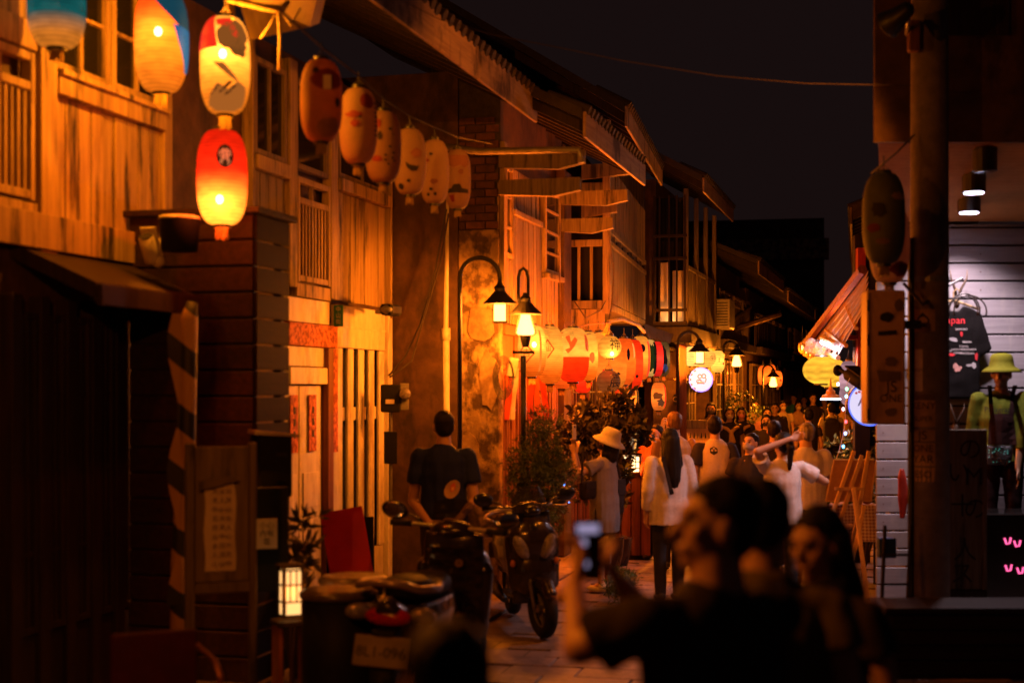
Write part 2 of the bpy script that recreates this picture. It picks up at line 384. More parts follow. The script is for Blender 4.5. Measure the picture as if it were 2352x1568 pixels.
def planks(parent, x0, x1, y, z0, z1, w_, m, name='plank', t=.02, j=.006, gap=.010):
    n = max(1, round((x1-x0)/w_)); w_ = (x1-x0)/n
    for i in range(n):
        o = random.uniform(-j, j)
        box(name, x0+i*w_+gap/2, x0+(i+1)*w_-gap/2, y+o, y+o+t, z0+random.uniform(-.004, .004), z1, m, parent, .003)

def hplanks(parent, x0, x1, y, z0, z1, h, m, name='plank', t=.02, j=.004, gap=.008):
    n = max(1, round((z1-z0)/h)); h = (z1-z0)/n
    for i in range(n):
        o = random.uniform(-j, j)
        box(name, x0, x1, y+o, y+o+t, z0+i*h+gap/2, z0+(i+1)*h-gap/2, m, parent, .003)

def balusters(parent, x0, x1, y, z0, z1, n, m, back=True):
    f = MB().box(x0-.04, x0, y-.02, y+.05, z0-.06, z1+.22, bev=.004).box(x1, x1+.04, y-.02, y+.05, z0-.06, z1+.22, bev=.004)
    f.box(x0, x1, y-.015, y+.045, z1, z1+.05, bev=.004).box(x0, x1, y-.015, y+.045, z0-.05, z0, bev=.004).box(x0, x1, y-.015, y+.045, z1+.17, z1+.22, bev=.004)
    w_ = f.build('window', m, parent)
    for i in range(n):
        x = x0+(x1-x0)*(i+.5)/n; hw = (x1-x0)/n*.24
        box('baluster', x-hw, x+hw, y, y+.03, z0, z1, m, w_, .004)
    x = (x0+x1)/2
    box('strut', x-.02, x+.02, y, y+.03, z1+.05, z1+.17, m, w_, .003)
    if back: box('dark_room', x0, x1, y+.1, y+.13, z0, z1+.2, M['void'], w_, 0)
    return w_

def sash(parent, x0, x1, y, z0, z1, nx, nz, m, name='window', t=.045, glass='glass_dark'):
    f = MB().box(x0, x0+t, y-.02, y+.05, z0, z1, bev=.004).box(x1-t, x1, y-.02, y+.05, z0, z1, bev=.004).box(x0+t, x1-t, y-.02, y+.05, z0, z0+t, bev=.004).box(x0+t, x1-t, y-.02, y+.05, z1-t, z1, bev=.004)
    w_ = f.build(name, m, parent)
    for i in range(1, nx):
        x = x0+(x1-x0)*i/nx; box('mullion', x-.016, x+.016, y-.01, y+.035, z0+t, z1-t, m, w_, .003)
    for j in range(1, nz):
        z = z0+(z1-z0)*j/nz; box('muntin', x0+t, x1-t, y-.008, y+.03, z-.012, z+.012, m, w_, .003)
    for i in range(nx):
        for j in range(nz):
            a, b_ = x0+(x1-x0)*i/nx, z0+(z1-z0)*j/nz
            box('pane', a+.018, a+(x1-x0)/nx-.018, y+.012, y+.018, b_+.014, b_+(z1-z0)/nz-.014, M[glass], w_, 0)
    return w_

def roof(parent, s0, s1, eave, z, rise, run, fh=.23, fascia='fascia', tiles=True, raft=.45, joints=()):
    """pitched roof: eave line at y=-eave, going up to y=run"""
    t = .10; sl = rise/(run+eave)
    r = MB().add([(x, y, zz+dz) for x in (s0, s1) for (y, zz) in ((-eave, z+.04), (run, z+.04+rise)) for dz in (0, t)], [(0,1,3,2),(4,6,7,5),(0,4,5,1),(2,3,7,6),(0,2,6,4),(1,5,7,3)]).build('roof', M['tile'], parent)
    xs = [s0] + list(joints) + [s1]
    for a, b_ in zip(xs, xs[1:]):
        box('fascia_board', a+.006, b_-.006, -eave-.035, -eave-.005, z-fh*.55, z+fh*.45, M[fascia], r, .004)
    x = s0+.1
    while x < s1:
        MB().add([(x+dx, y, zz+dz) for dx in (-.035, .035) for (y, zz) in ((-eave+.0, z+.035), (run*.5, z+.035+(run*.5+eave)*sl)) for dz in (-.11, 0)], [(0,1,3,2),(4,6,7,5),(0,4,5,1),(2,3,7,6),(0,2,6,4),(1,5,7,3)]).build('rafter', M['wood_dark'], r)
        x += raft
    if tiles:
        x = s0+.08; prev = None
        while x < s1-.05:
            if prev is None:
                prev = MB().tube([(0, -.06, 0), (0, .35, .35*sl)], .048, 8).build('roof_tile', M['tile'], r)
                prev.location = (x, -eave, z+.04+t-.012)
            else:
                c = prev.copy(); col.objects.link(c); c.parent = r; c.location = (x, -eave, z+.04+t-.012)
            x += .17
    return r

# house nearest on the left: bare timber upper floor, dark shopfront below
A = Fac(-4.97, .2675, 7.0)
hA = A.root('timber_house', 'bare timber house with streaked plank panel and baluster window above a dark shopfront', 'house')
sA1 = A.s(568)
box('wall', -.6, sA1, .06, .3, 0, 4.7, M['plaster'], hA, 0)
s = A.s
box('corner_post', s(78), s(116), -.05, .06, 2.7, 4.6, M['wood_bare'], hA)
box('post', s(366), s(384), -.04, .06, 2.75, 4.6, M['wood_bare'], hA)
balusters(hA, s(-80), s(58), -.02, 3.05, 3.62, 9, M['wood_bare'])
box('sill_board', s(-80)-.05, s(76), -.03, .05, 2.72, 2.98, M['wood_bare'], hA)
box('lintel', s(-80)-.05, s(76), -.03, .05, 3.86, 4.02, M['wood_bare'], hA)
hplanks(hA, s(-80)-.05, s(76), -.01, 4.02, 4.6, .2, M['wood_grey'], 'board')
box('window_rail', s(117), s(365), -.06, .04, 3.655, 3.78, M['wood_bare'], hA)
box('rail_lip', s(117), s(365), -.09, -.062, 3.765, 3.80, M['wood_bare'], hA)
planks(hA, s(118), s(364), 0, 2.93, 3.65, .145, M['wood_bare'], j=.01)
box('base_beam', s(-60), s(384), -.07, .04, 2.72, 2.925, M['wood_bare'], hA)
sash(hA, s(118), s(243), -.01, 3.81, 4.55, 2, 2, M['wood_bare'])
sash(hA, s(247), s(364), -.02, 3.81, 4.55, 2, 2, M['wood_bare'])
# small canopy over the dark shopfront
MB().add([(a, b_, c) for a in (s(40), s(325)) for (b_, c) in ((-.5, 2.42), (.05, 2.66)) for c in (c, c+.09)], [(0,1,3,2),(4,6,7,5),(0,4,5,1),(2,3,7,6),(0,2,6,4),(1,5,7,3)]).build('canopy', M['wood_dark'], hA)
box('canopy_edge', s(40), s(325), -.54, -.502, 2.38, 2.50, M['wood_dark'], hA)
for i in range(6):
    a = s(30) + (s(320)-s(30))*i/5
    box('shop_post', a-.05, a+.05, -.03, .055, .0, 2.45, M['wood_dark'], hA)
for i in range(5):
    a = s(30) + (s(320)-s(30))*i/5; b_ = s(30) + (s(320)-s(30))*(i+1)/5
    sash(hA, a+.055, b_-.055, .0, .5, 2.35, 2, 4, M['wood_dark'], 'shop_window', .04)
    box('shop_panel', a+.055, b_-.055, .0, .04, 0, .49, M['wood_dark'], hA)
rA = roof(hA, -1.0, sA1, 1.48, 4.62, 1.9, 2.4, .30, joints=(1.2,))
# second house: planked upper floor over white joinery
hB = A.root('townhouse', 'wooden townhouse with baluster window upstairs and white slatted doors with red lintel below', 'house')
sB1 = A.s(889)
box('wall', sA1+.005, s(652), .06, .3, 0, 4.7, M['plaster'], hB, 0)
box('wall', s(652)+.003, sB1, .06, .3, 2.55, 4.7, M['plaster'], hB, 0)
box('corner_post', sA1+.01, s(576), -.04, .055, 2.75, 4.62, M['wood_bare'], hB)
sash(hB, s(578), s(652), -.01, 3.74, 4.5, 2, 1, M['wood_grey'])
box('window_rail', s(577), s(655), -.06, .04, 3.62, 3.73, M['wood_bare'], hB)
planks(hB, s(577), s(654), 0, 2.8, 3.615, .16, M['wood_grey'])
box('post', s(656), s(674), -.04, .05, 2.75, 4.62, M['wood_bare'], hB)
balusters(hB, s(680), s(746), -.02, 2.86, 3.46, 9, M['wood_bare'])
sash(hB, s(676), s(750), 0, 3.75, 4.5, 1, 1, M['wood_grey'])
box('lower_rail', s(675), s(752), -.03, .04, 2.68, 2.79, M['wood_bare'], hB)
box('post', s(752), s(768), -.04, .05, 2.70, 4.62, M['wood_bare'], hB)
sash(hB, s(772), s(884), -.01, 3.80, 4.5, 2, 1, M['wood_grey'])
box('window_rail', s(769), s(886), -.07, .04, 3.68, 3.79, M['wood_bare'], hB)
planks(hB, s(770), s(884), 0, 2.70, 3.675, .19, M['wood_bare'])
box('corner_post', s(885), sB1, -.06, .05, 2.6, 4.62, M['wood_bare'], hB)
# white ground floor
wp = M['white_paint']
box('upper_board', s(655), s(752), -.02, .05, 2.47, 2.67, wp, hB)
box('carved_lintel', s(655), s(766), -.04, .05, 2.27, 2.462, M['gilt'], hB)
box('transom', s(655), s(744), -.02, .05, 2.10, 2.262, wp, hB)
box('transom_board', s(655), s(744), -.05, .05, 1.95, 2.09, wp, hB)
dl = []
for a, b_ in ((s(655), s(686)), (s(688), s(738))):
    dr = box('door', a, b_, 0, .05, .03, 1.94, wp, hB)
    box('door_panel', a+.06, b_-.06, -.012, 0, .2, .8, wp, dr); box('door_panel', a+.06, b_-.06, -.012, 0, .9, 1.2, wp, dr)
    cx = (a+b_)/2; box('red_paper_strip', cx-.075, cx+.075, -.022, -.014, 1.38, 1.86, M['gilt'], dr, 0)
    for k in range(3): box('stroke', cx-.02, cx+.015, -.027, -.023, 1.5+k*.1, 1.56+k*.1, M['ink'], dr, 0)
box('door_post', s(740), s(752), -.06, .05, 0, 2.262, M['wood_red'], hB)
box('red_couplet', s(754), s(768), -.035, -.02, 1.35, 2.262, M['gilt'], hB, 0)
box('couplet_board', s(753), s(770), -.018, .05, 0, 2.27, wp, hB)
box('frieze', s(771), s(880), -.02, .05, 2.28, 2.66, wp, hB)
box('frieze_line', s(771), s(880), -.028, -.022, 2.46, 2.475, wp, hB, 0)
x0, x1 = s(771), s(880)
nsl = 5; w_ = (x1-x0)/(nsl*2-1)
for i in range(nsl): box('slat', x0+2*i*w_, x0+(2*i+1)*w_+.006, -.01, .02, .4, 2.275, wp, hB, .006)
box('mid_rail', x0, x1, .022, .04, 1.62, 1.74, wp, hB); box('lower_board', x0, x1, .0, .05, 0, .395, wp, hB)
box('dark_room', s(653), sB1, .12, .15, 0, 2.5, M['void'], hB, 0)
box('end_post', s(881), sB1+.02, -.05, .06, 0, 2.62, wp, hB)
roof(hB, sA1+.004, sB1+.12, 1.46, 4.62, 1.9, 2.4, .27, joints=(s(720),))

# third house stands forward of the line; its plaster flank faces down the lane
C = Fac(-3.80, .2675, 13.75)
hC = C.root('plaster_house', 'house with peeling plaster flank, exposed brick and lamplit board front with open casement', 'house')
s = C.s
wide = 1.18
ec = s(1300)
box('flank_wall', .0, .14, .42, wide+1.0, 0, 5.0, M['plaster'], hC, 0)
box('flank_plaster', -.004, .14, .0, .417, 0, 3.45, M['plaster_old'], hC, .01)
box('flank_core', .03, .14, .0, .417, 3.452, 5.0, M['mortar'], hC, 0)
for j in range(14):
    z = 3.46+j*.078
    for i in range(4):
        a = -.05+i*.2+(j % 2)*.1
        a0, a1 = max(a, .012), min(a+.19, .41)
        if a1-a0 > .04: box('brick', .004+random.uniform(-.006, .006), .03, a0, a1, z, z+.068, M['brick'], hC, .004)
M['crust'] = mat('pale plaster crust', (.30, .20, .11), (.15, .09, .05), scale=9, bump=.6, rnd=.1)
# patches where plaster has fallen, leaving a raised pale crust
for (y0, y1, z0, z1) in ((.03, .34, 2.35, 2.72), (.0, .2, 1.7, 2.3), (.2, .4, 1.0, 1.5)):
    pts = []
    n = 14
    for i in range(n):
        a = 2*math.pi*i/n; r_ = random.uniform(.75, 1.1)
        pts.append((min(max((y0+y1)/2+(y1-y0)/2*r_*math.cos(a), .005), .41), (z0+z1)/2+(z1-z0)/2*r_*math.sin(a)))
    MB().add([(-.02, p, q) for p, q in pts]+[(-.003, p, q) for p, q in pts], [tuple(range(n)), tuple(range(n, 2*n))]+[(i, (i+1) % n, (i+1) % n+n, i+n) for i in range(n)]).build('plaster_crust', M['crust'], hC)
box('wall', .145, ec, .05, .2, 2.6, 5.0, M['plaster'], hC, 0)
box('corner_post', .0, .12, -.05, -.003, 2.6, 4.3, M['wood_bare'], hC)
sash(hC, s(1150), s(1174), -.01, 3.2, 4.1, 1, 3, M['wood_bare'])
planks(hC, .125, s(1148), 0, 2.6, 3.9, .12, M['wood_bare'])
planks(hC, s(1176), s(1243), 0, 2.55, 3.64, .11, M['wood_bare'])
box('ledge', s(1176), s(1244), -.04, .04, 3.645, 3.70, M['wood_bare'], hC)
planks(hC, s(1178), s(1242), .02, 3.71, 4.12, .07, M['wood_bare'])
planks(hC, s(1246), s(1282), 0, 2.55, 3.14, .10, M['wood_bare'])
sash(hC, s(1246), s(1281), -.02, 3.17, 4.1, 1, 4, M['wood_bare'])
box('window_sill', s(1245), s(1282), -.08, .04, 3.11, 3.165, M['wood_bare'], hC)
planks(hC, s(1148), s(1176), 0, 2.55, 3.19, .1, M['wood_bare'])
box('pier', s(1284), ec+.02, -.06, .04, 0, 4.4, M['plaster'], hC)
# ground floor joinery, dark red
for i, (a, b_) in enumerate(((.13, .75), (.8, 1.45), (1.5, 2.15), (2.2, s(1283)))):
    box('door_frame', a, b_, .06, .12, 2.1, 2.54, M['wood_red'], hC)
    for k in range(3):
        aa = a+(b_-a)*k/3; sash(hC, aa+.01, a+(b_-a)*(k+1)/3-.01, .02, .1, 2.09, 1, 5, M['wood_red'], 'door', .05)
box('beam', .12, ec, -.03, .05, 2.44, 2.54, M['wood_red'], hC)
# long cantilevered brackets under the eave
for x_, y0, zz in ((.02, -.84, 4.06), (.02, -.80, 3.80), (s(1283), -.8, 4.02), (s(1286), -.62, 3.72)):
    MB().prism([(-y0, 0), (-y0+.0, .12), (0, .12), (0, -.02), (-y0-.25, -.05)], -.05, .05).tr(Matrix.Translation((x_, 0, zz)) @ Matrix.Rotation(R(-90), 4, 'Z')).build('bracket', M['wood_grey'], hC)
MB().tube([(-.06, .75, 4.3), (-.06, .2, 4.2), (-.06, -.55, 4.18), (-.06, -.8, 4.17), (-.06, -.82, 4.05)], .035, 8).build('gutter_pipe', M['galv'], hC, True)
roof(hC, -.2, ec+.25, .86, 4.40, 1.5, 2.2, .24)
# downpipe beside it
dp = thing('downpipe', 'pale cracked downpipe standing on the brown plaster flank', 'pipe', tuple(P(1027, 890, 13.93)*1)[:2]+(0,), 0)
MB().tube([(0, 0, .0), (.01, 0, 1.5), (0, 0, 2.45)], .055, 10).build('pipe', M['white_paint'], dp, True)
MB().tube([(0, 0, 2.44), (.01, 0, 3.0), (.02, 0, 3.95)], .05, 10).build('pipe', M['white_paint'], dp, True)
MB().tube([(0, 0, 2.38), (0, 0, 2.5)], .064, 10).build('collar', M['white_paint'], dp, True)

# fourth house: jettied bay with railing window and planked flank
D = Fac(1.13-.19*16.9, .19, 16.9)
hD = D.root('jettied_house', 'house with a jettied planked bay and dark railing window above the red lanterns', 'house')
s = D.s
ed = s(1482)
box('wall', .02, ed, .62, .8, 0, 5.1, M['plaster'], hD, 0)
box('bay_floor', -.02, ed, -.0, .6, 2.86, 2.94, M['wood_grey'], hD)
planks(hD, .06, ed, 0, 2.95, 3.62, .16, M['wood_grey'])
box('slot_rail', .06, ed, -.02, .05, 3.63, 3.69, M['wood_grey'], hD)
for i in range(7): box('stile', .06+(ed-.06)*i/7, .1+(ed-.06)*i/7, -.01, .04, 3.69, 3.78, M['wood_grey'], hD)
box('top_rail', .06, ed, -.02, .05, 3.78, 3.84, M['wood_grey'], hD)
planks(hD, .06, ed, 0, 3.84, 4.6, .09, M['wood_grey'])
planks(hD, .06, ed, .01, 4.6, 5.1, .2, M['wood_dark'])
box('corner_post', -.03, .055, -.04, .05, 2.8, 5.1, M['wood_bare'], hD)
box('inner_post', -.03, .05, .5, .6, 2.8, 5.1, M['wood_bare'], hD)
box('front_rail', -.02, .04, .055, .495, 3.60, 3.68, M['wood_bare'], hD); box('front_rail', -.02, .04, .055, .495, 3.78, 3.84, M['wood_bare'], hD)
for yy in (.19, .34): box('baluster', -.0, .03, yy-.018, yy+.018, 2.96, 3.60, M['wood_bare'], hD)
box('front_sill', -.06, .04, .055, .495, 2.86, 2.955, M['wood_grey'], hD)
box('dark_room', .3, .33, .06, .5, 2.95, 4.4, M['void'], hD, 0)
box('front_board', -.02, .03, .05, .55, 4.22, 4.36, M['wood_grey'], hD)
for zz, L_ in ((4.0, .42), (4.45, .6)):
    MB().prism([(0, -.06), (L_, 0), (L_, .12), (0, .12)], -.06, .06).tr(Matrix.Translation((.0, .3, zz)) @ Matrix.Rotation(R(-90), 4, 'Z')).build('bracket', M['wood_grey'], hD)
box('apron', -.03, .02, .03, .6, 2.5, 2.85, M['wood_bare'], hD)
for i in range(6):
    a = .1+i*.8; sash(hD, a, a+.74, .56, .1, 2.3, 2, 5, M['wood_red' if i < 3 else 'wood_grey'], 'door', .05)
roof(hD, -.15, ed+.1, .22, 5.12, 1.5, 2.2, .24)

# fifth house: upstairs window lit from inside
E = Fac(2.69-.27*22, .27, 22.0)
hE = E.root('shophouse', 'tall shophouse with a lit upstairs window between dark posts', 'house')
s = E.s; ee = s(1642)
box('wall', .3, ee, .52, .7, 0, 5.2, M['plaster'], hE, 0)
box('bay_floor', -.05, ee, -.04, .5, 2.80, 2.9, M['wood_dark'], hE)
planks(hE, .06, ee, 0, 2.91, 3.75, .14, M['wood_grey'])
box('flank_rail', .06, ee, -.02, .05, 3.76, 3.83, M['wood_grey'], hE)
for i in range(4): box('post', .0+(ee-.08)*i/3, .07+(ee-.08)*i/3, -.03, .04, 2.85, 5.0, M['wood_grey'], hE)
lit = mat('lamplit curtain', (.6, .45, .3), rough=.8, bump=.1, scale=3)
for yy in (.0, .13, .25, .40, .48): box('mullion', -.02, .03, yy, yy+.025, 2.9, 4.9, M['wood_dark'], hE)
for zz in (2.9, 3.1, 3.9, 4.25): box('crossbar', -.03, .02, -.02, .52, zz, zz+.045, M['wood_dark'], hE)
box('curtain', .22, .235, .06, .24, 2.95, 3.75, M['paper_white'], hE, 0); box('curtain', .24, .255, .30, .46, 2.95, 3.88, M['paper_white'], hE, 0)
box('blind', .3, .32, .0, .5, 3.95, 4.9, M['glass_dark'], hE, 0)
lp = bpy.data.lights.new('room_lamp', 'POINT'); lp.energy = 2.5; lp.color = (1, .48, .14); lp.shadow_soft_size = .04
lo = bpy.data.objects.new('room_lamp', lp); col.objects.link(lo); lo.parent = hE; lo.location = (.12, .28, 2.98)
box('cornice', -.12, ee, -.1, -.045, 2.62, 2.86, M['wood_dark'], hE); box('cornice_step', -.1, ee, -.06, .0, 2.48, 2.615, M['wood_grey'], hE)
box('front_cornice', -.12, -.055, -.1, .5, 2.62, 2.86, M['wood_dark'], hE)
box('plaster_head', -.02, ee, .0, .3, 2.05, 2.47, M['plaster_old'], hE)
for i in range(4): sash(hE, .0+i*.85, .8+i*.85, .32, .1, 2.04, 2, 5, M['wood_grey'], 'door', .05)
box('end_pier', -.08, -.01, .02, .5, 0, 2.47, M['plaster'], hE)
roof(hE, -.4, ee, .3, 5.0, 1.4, 2.2, .22)
# air conditioner on its far end
ac = thing('air_conditioner', 'air conditioner outdoor unit hung on the shophouse flank', 'air conditioner', tuple(P(1646, 720, 25.6)), math.atan2(1, .27))
MB().box(-.0, .7, -.25, .05, -.27, .27, bev=.02).build('casing', M['galv'], ac)
for k in range(9): box('grille_bar', .004-.02, .004-.006, -.2, .0, -.22+k*.05, -.20+k*.05, M['black_metal'], ac, 0)

# the row further off
def far_house(name, label, x0, d0, x1, d1, ze, m1, over=.6, lattice=False, floor=2.75, tall=5.0):
    k = (x1-x0)/(d1-d0); f = Fac(x0-k*d0, k, d0); r = f.root(name, label, 'house'); L = (d1-d0)*f.n
    box('wall', 0, L, .3, .6, 0, ze+.2, M['plaster'], r, 0)
    box('floor_beam', 0, L, -.06, .29, floor-.1, floor+.06, M['wood_dark'], r)
    planks(r, .05, L-.05, .1, floor+.06, ze-.35, .22, m1)
    nw = max(2, int(L/1.5))
    for i in range(nw):
        a = .15+(L-.3)*i/nw; sash(r, a, a+(L-.3)/nw*.7, .05, floor+.75, ze-.4, 2, 2, M['wood_grey'])
        sash(r, a, a+(L-.3)/nw*.85, .2, .1, floor-.3, 2, 5, M['wood_grey'], 'door')
    if lattice:
        for j in range(6): box('lattice_rail', .1, L*.6, -.05, -.02, floor+.1+j*.13, floor+.13+j*.13, M['wood_grey'], r)
        for i in range(14): box('lattice_bar', .1+L*.6*i/14, .13+L*.6*i/14, -.075, -.052, floor+.1, floor+.78, M['wood_grey'], r)
    roof(r, -.2, L+.15, over, ze, 1.3, 2.4, .24)
    return r
far_house('row_house', 'low old house past the air conditioner with a sloping eave', 3.9, 26.0, 5.2, 30.6, 4.1, M['wood_grey'])
far_house('row_house', 'old house with a long pale beam under its gable', 5.4, 31, 7.4, 38, 3.9, M['wood_dark'], lattice=False)
far_house('row_house', 'old house with a lattice balcony rail down the lane', 7.6, 38.6, 9.6, 46, 3.9, M['wood_grey'], lattice=True)
far_house('row_house', 'last dim house where the lane bends away', 9.8, 47, 14.5, 64, 4.2, M['wood_dark'])
gb = thing('gable_beam', 'slanting lamplit beam jutting from the dim row of houses', 'beam', (0, 0, 0))
MB().tube([P(1662, 762, 27.5), P(1790, 722, 33)], .06, 6).build('timber', M['fascia'], gb)
MB().tube([P(1670, 742, 27.5), P(1722, 706, 30)], .05, 6).build('strut', M['wood_grey'], gb)
# tall dim building behind
tb = thing('tall_building', 'dim tall building with a stepped parapet rising behind the row', 'building', (9.0, 62, 0), R(-12))
box('wall', -3.5, 4.5, 0, 6, 0, 9.2, M['plaster'], tb, 0)
box('parapet', -3.2, 4.7, -.4, -.02, 7.4, 8.3, M['plaster_old'], tb)
for i in range(4): sash(tb, -2.8+i*1.8, -1.8+i*1.8, -.04, 4.6, 6.2, 2, 2, M['wood_dark'])
# ---------------------------------------------------------------- lanterns
WARM = (1.0, .225, .010); LK = 4.4
def point(name, parent, loc, e, c=WARM, r=.03):
    l = bpy.data.lights.new(name, 'POINT'); l.energy = e*LK; l.color = c; l.shadow_soft_size = r
    o = bpy.data.objects.new(name, l); col.objects.link(o); o.parent = parent; o.location = loc; return o

_pm = {}
def pmat(c, s, **k):
    key = (c, s, tuple(sorted(k.items())))
    if key not in _pm: _pm[key] = paper('lantern paper', c, s, **k)
    return _pm[key]
def unlit(c):
    key = ('u', c)
    if key not in _pm: _pm[key] = mat('unlit lantern paper', c, tuple(x*.85 for x in c), rough=.7, scale=7, stretch=(1, 1, 3), bump=.15, rnd=.05, contrast=(.2, .8))
    m = _pm[key]
    if 'Translucent BSDF' not in m.node_tree.nodes:          # thin paper lets light through
        t = m.node_tree; tr = t.nodes.new('ShaderNodeBsdfTranslucent'); ms = t.nodes.new('ShaderNodeMixShader'); ms.inputs[0].default_value = .5
        b = t.nodes['Principled BSDF']; t.links.new(b.inputs['Base Color'].links[0].from_socket, tr.inputs[0]); t.links.new(b.outputs[0], ms.inputs[1]); t.links.new(tr.outputs[0], ms.inputs[2])
        t.links.new(ms.outputs[0], t.nodes['Material Output'].inputs[0])
    return _pm[key]
def inkmat(c, s):
    key = ('i', c, s)
    if key not in _pm:
        m = emis('lantern print', c, s, False); m.node_tree.nodes['Principled BSDF'].inputs['Base Color'].default_value = (*[min(1, x)*.06 for x in c], 1); m.node_tree.nodes['Principled BSDF'].inputs['Specular IOR Level'].default_value = .05; _pm[key] = m
    return _pm[key]

def rprof(t, r, h, kind):
    """radius of the paper at height t in -1..1"""
    if kind == 'round': return max(r*math.sqrt(max(0, 1-(t*.93)**2)), .02)
    return r*(.36 + .64*max(0.0, 1-abs(t)**2.8)**.5)

def lantern(label, u, v, d, w_, h_, m, lit=None, kind='tall', tilt=0, prints=(), tassel='gold', bulb=None, group=None, hang=.12, swing=0, cat='lantern', hc=None):
    r, h = w_/FOC*d/2, h_/FOC*d
    c = P(u, v, d)
    o = thing('paper_lantern', label, cat, (c.x, c.y, c.z), swing, group)
    o.rotation_euler = (0, tilt, swing)
    n = 26 if kind == 'tall' else 18
    if bulb is not None and lit:
        m = m.copy()
        for nd in m.node_tree.nodes:
            if nd.type == 'VECT_MATH' and nd.operation == 'DISTANCE': nd.inputs[1].default_value = bulb
    prof = []
    for i in range(n*2+1):
        t = -1+i/n; rr = rprof(t, r, h, kind)*(1.0 if i % 2 else .975)
        prof.append((rr, t*h/2*(.93 if kind == 'round' else 1)))
    MB()._open(prof, 30, (0, 0, 0)).build('paper_shade', m, o, True, fix=True)
    re = prof[0][0]
    hr = M['black_metal'] if not hc else hc
    for zz, sg in ((prof[0][1], -1), (prof[-1][1], 1)):
        q = MB(); nn = 24
        ri = max(re*.94, .012)
        for k in range(nn):
            a0, a1 = 2*math.pi*k/nn, 2*math.pi*(k+1)/nn
            for rr0, rr1, z0, z1 in ((re*1.0, re*1.0, 0, sg*.018), (re, ri, sg*.018, sg*.018)):
                q.add([(rr0*math.cos(a0), rr0*math.sin(a0), zz+z0), (rr0*math.cos(a1), rr0*math.sin(a1), zz+z0), (rr1*math.cos(a1), rr1*math.sin(a1), zz+z1), (rr1*math.cos(a0), rr1*math.sin(a0), zz+z1)], [(0, 1, 2, 3)])
        q.build('hoop', hr, o)
    MB().tube([(0, 0, h/2+hang), (0, 0, h/2+.02)], .004, 5).tube([(-re, 0, h/2), (0, 0, h/2+.06), (re, 0, h/2)], .003, 4).build('hanger', M['cable'], o)
    if tassel:
        q = MB(); nt_ = 15
        for k in range(nt_):
            a = 2*math.pi*k/nt_; rr = re*.55
            q.tube([(rr*math.cos(a), rr*math.sin(a), -h/2-.012), (rr*1.15*math.cos(a)+random.uniform(-.004, .004), rr*1.15*math.sin(a), -h/2-.012-random.uniform(.045, .062)*min(1.3, h/.45))], .006*min(1, h/.4), 4)
        q.build('tassel', M[tassel] if isinstance(tassel, str) else tassel, o)
    if lit:
        b = bulb if bulb is not None else (0, 0, 0)
        cc = WARM
        if 13 < d < 20 and u < 1560: lit *= 4.6; cc = (1.0, .155, .006)
        if d > 20: lit *= 2
        if 'red paper lantern with a dark oval' in label: cc = (1.0, .085, .006)
        if 8 < d < 8.5: cc = (1.0, .27, .008)
        point('bulb_light', o, (b[0], b[1]+.03, b[2]+.06), lit, cc, r=.026)
        if bulb is not None: MB().ell(b, (.021 if h > .4 else .016,)*2+(.026 if h > .4 else .02,), None, 10, 7).build('bulb', BULB, o, True)
    for pr in prints:
        kind_, a0, z0, sz, im = pr[:5]
        if kind_ == 'text': bm = text_bm(pr[5], sz)
        else:
            bm = bmesh.new(); pts = pr[5]
            bm.faces.new([bm.verts.new((x*sz, y*sz, 0)) for x, y in pts])
        bmesh.ops.triangulate(bm, faces=bm.faces[:])
        for _ in range(3):
            ed = [e for e in bm.edges if e.calc_length() > .03]
            if not ed: break
            bmesh.ops.subdivide_edges(bm, edges=ed, cuts=1)
            bmesh.ops.triangulate(bm, faces=bm.faces[:])
        zs = h/2*(.93 if kind == 'round' else 1)
        for q in bm.verts:
            z = max(-zs*.985, min(zs*.985, z0*h+q.co.y)); rr = rprof(z/zs, r, h, kind)+.0035
            a = a0 + q.co.x/max(r, .02)
            q.co = Vector((rr*math.sin(a), -rr*math.cos(a), z))
        me = bpy.data.meshes.new('print'); bm.to_mesh(me); bm.free()
        link('print', me, im, o)
    return o

def disc(n=14, rx=1, ry=1, jag=0, x=0, y=0):
    return [(x+rx*math.cos(2*math.pi*i/n)*(1+random.uniform(-jag, jag)), y+ry*math.sin(2*math.pi*i/n)*(1+random.uniform(-jag, jag))) for i in range(n)]
BULB = emis('bulb filament glow', (1, .72, .42), 55, False)
INK = inkmat((.05, .012, .004), .6); INKR = inkmat((1, .03, .01), .9); INKB = inkmat((.012, .010, .012), .3)
TEAL = inkmat((.008, .055, .085), .9); BLUE = inkmat((.01, .13, .35), .8)
CREAM = inkmat((1, .42, .08), 1.0); WHITEP = inkmat((1, .62, .22), 1.0)

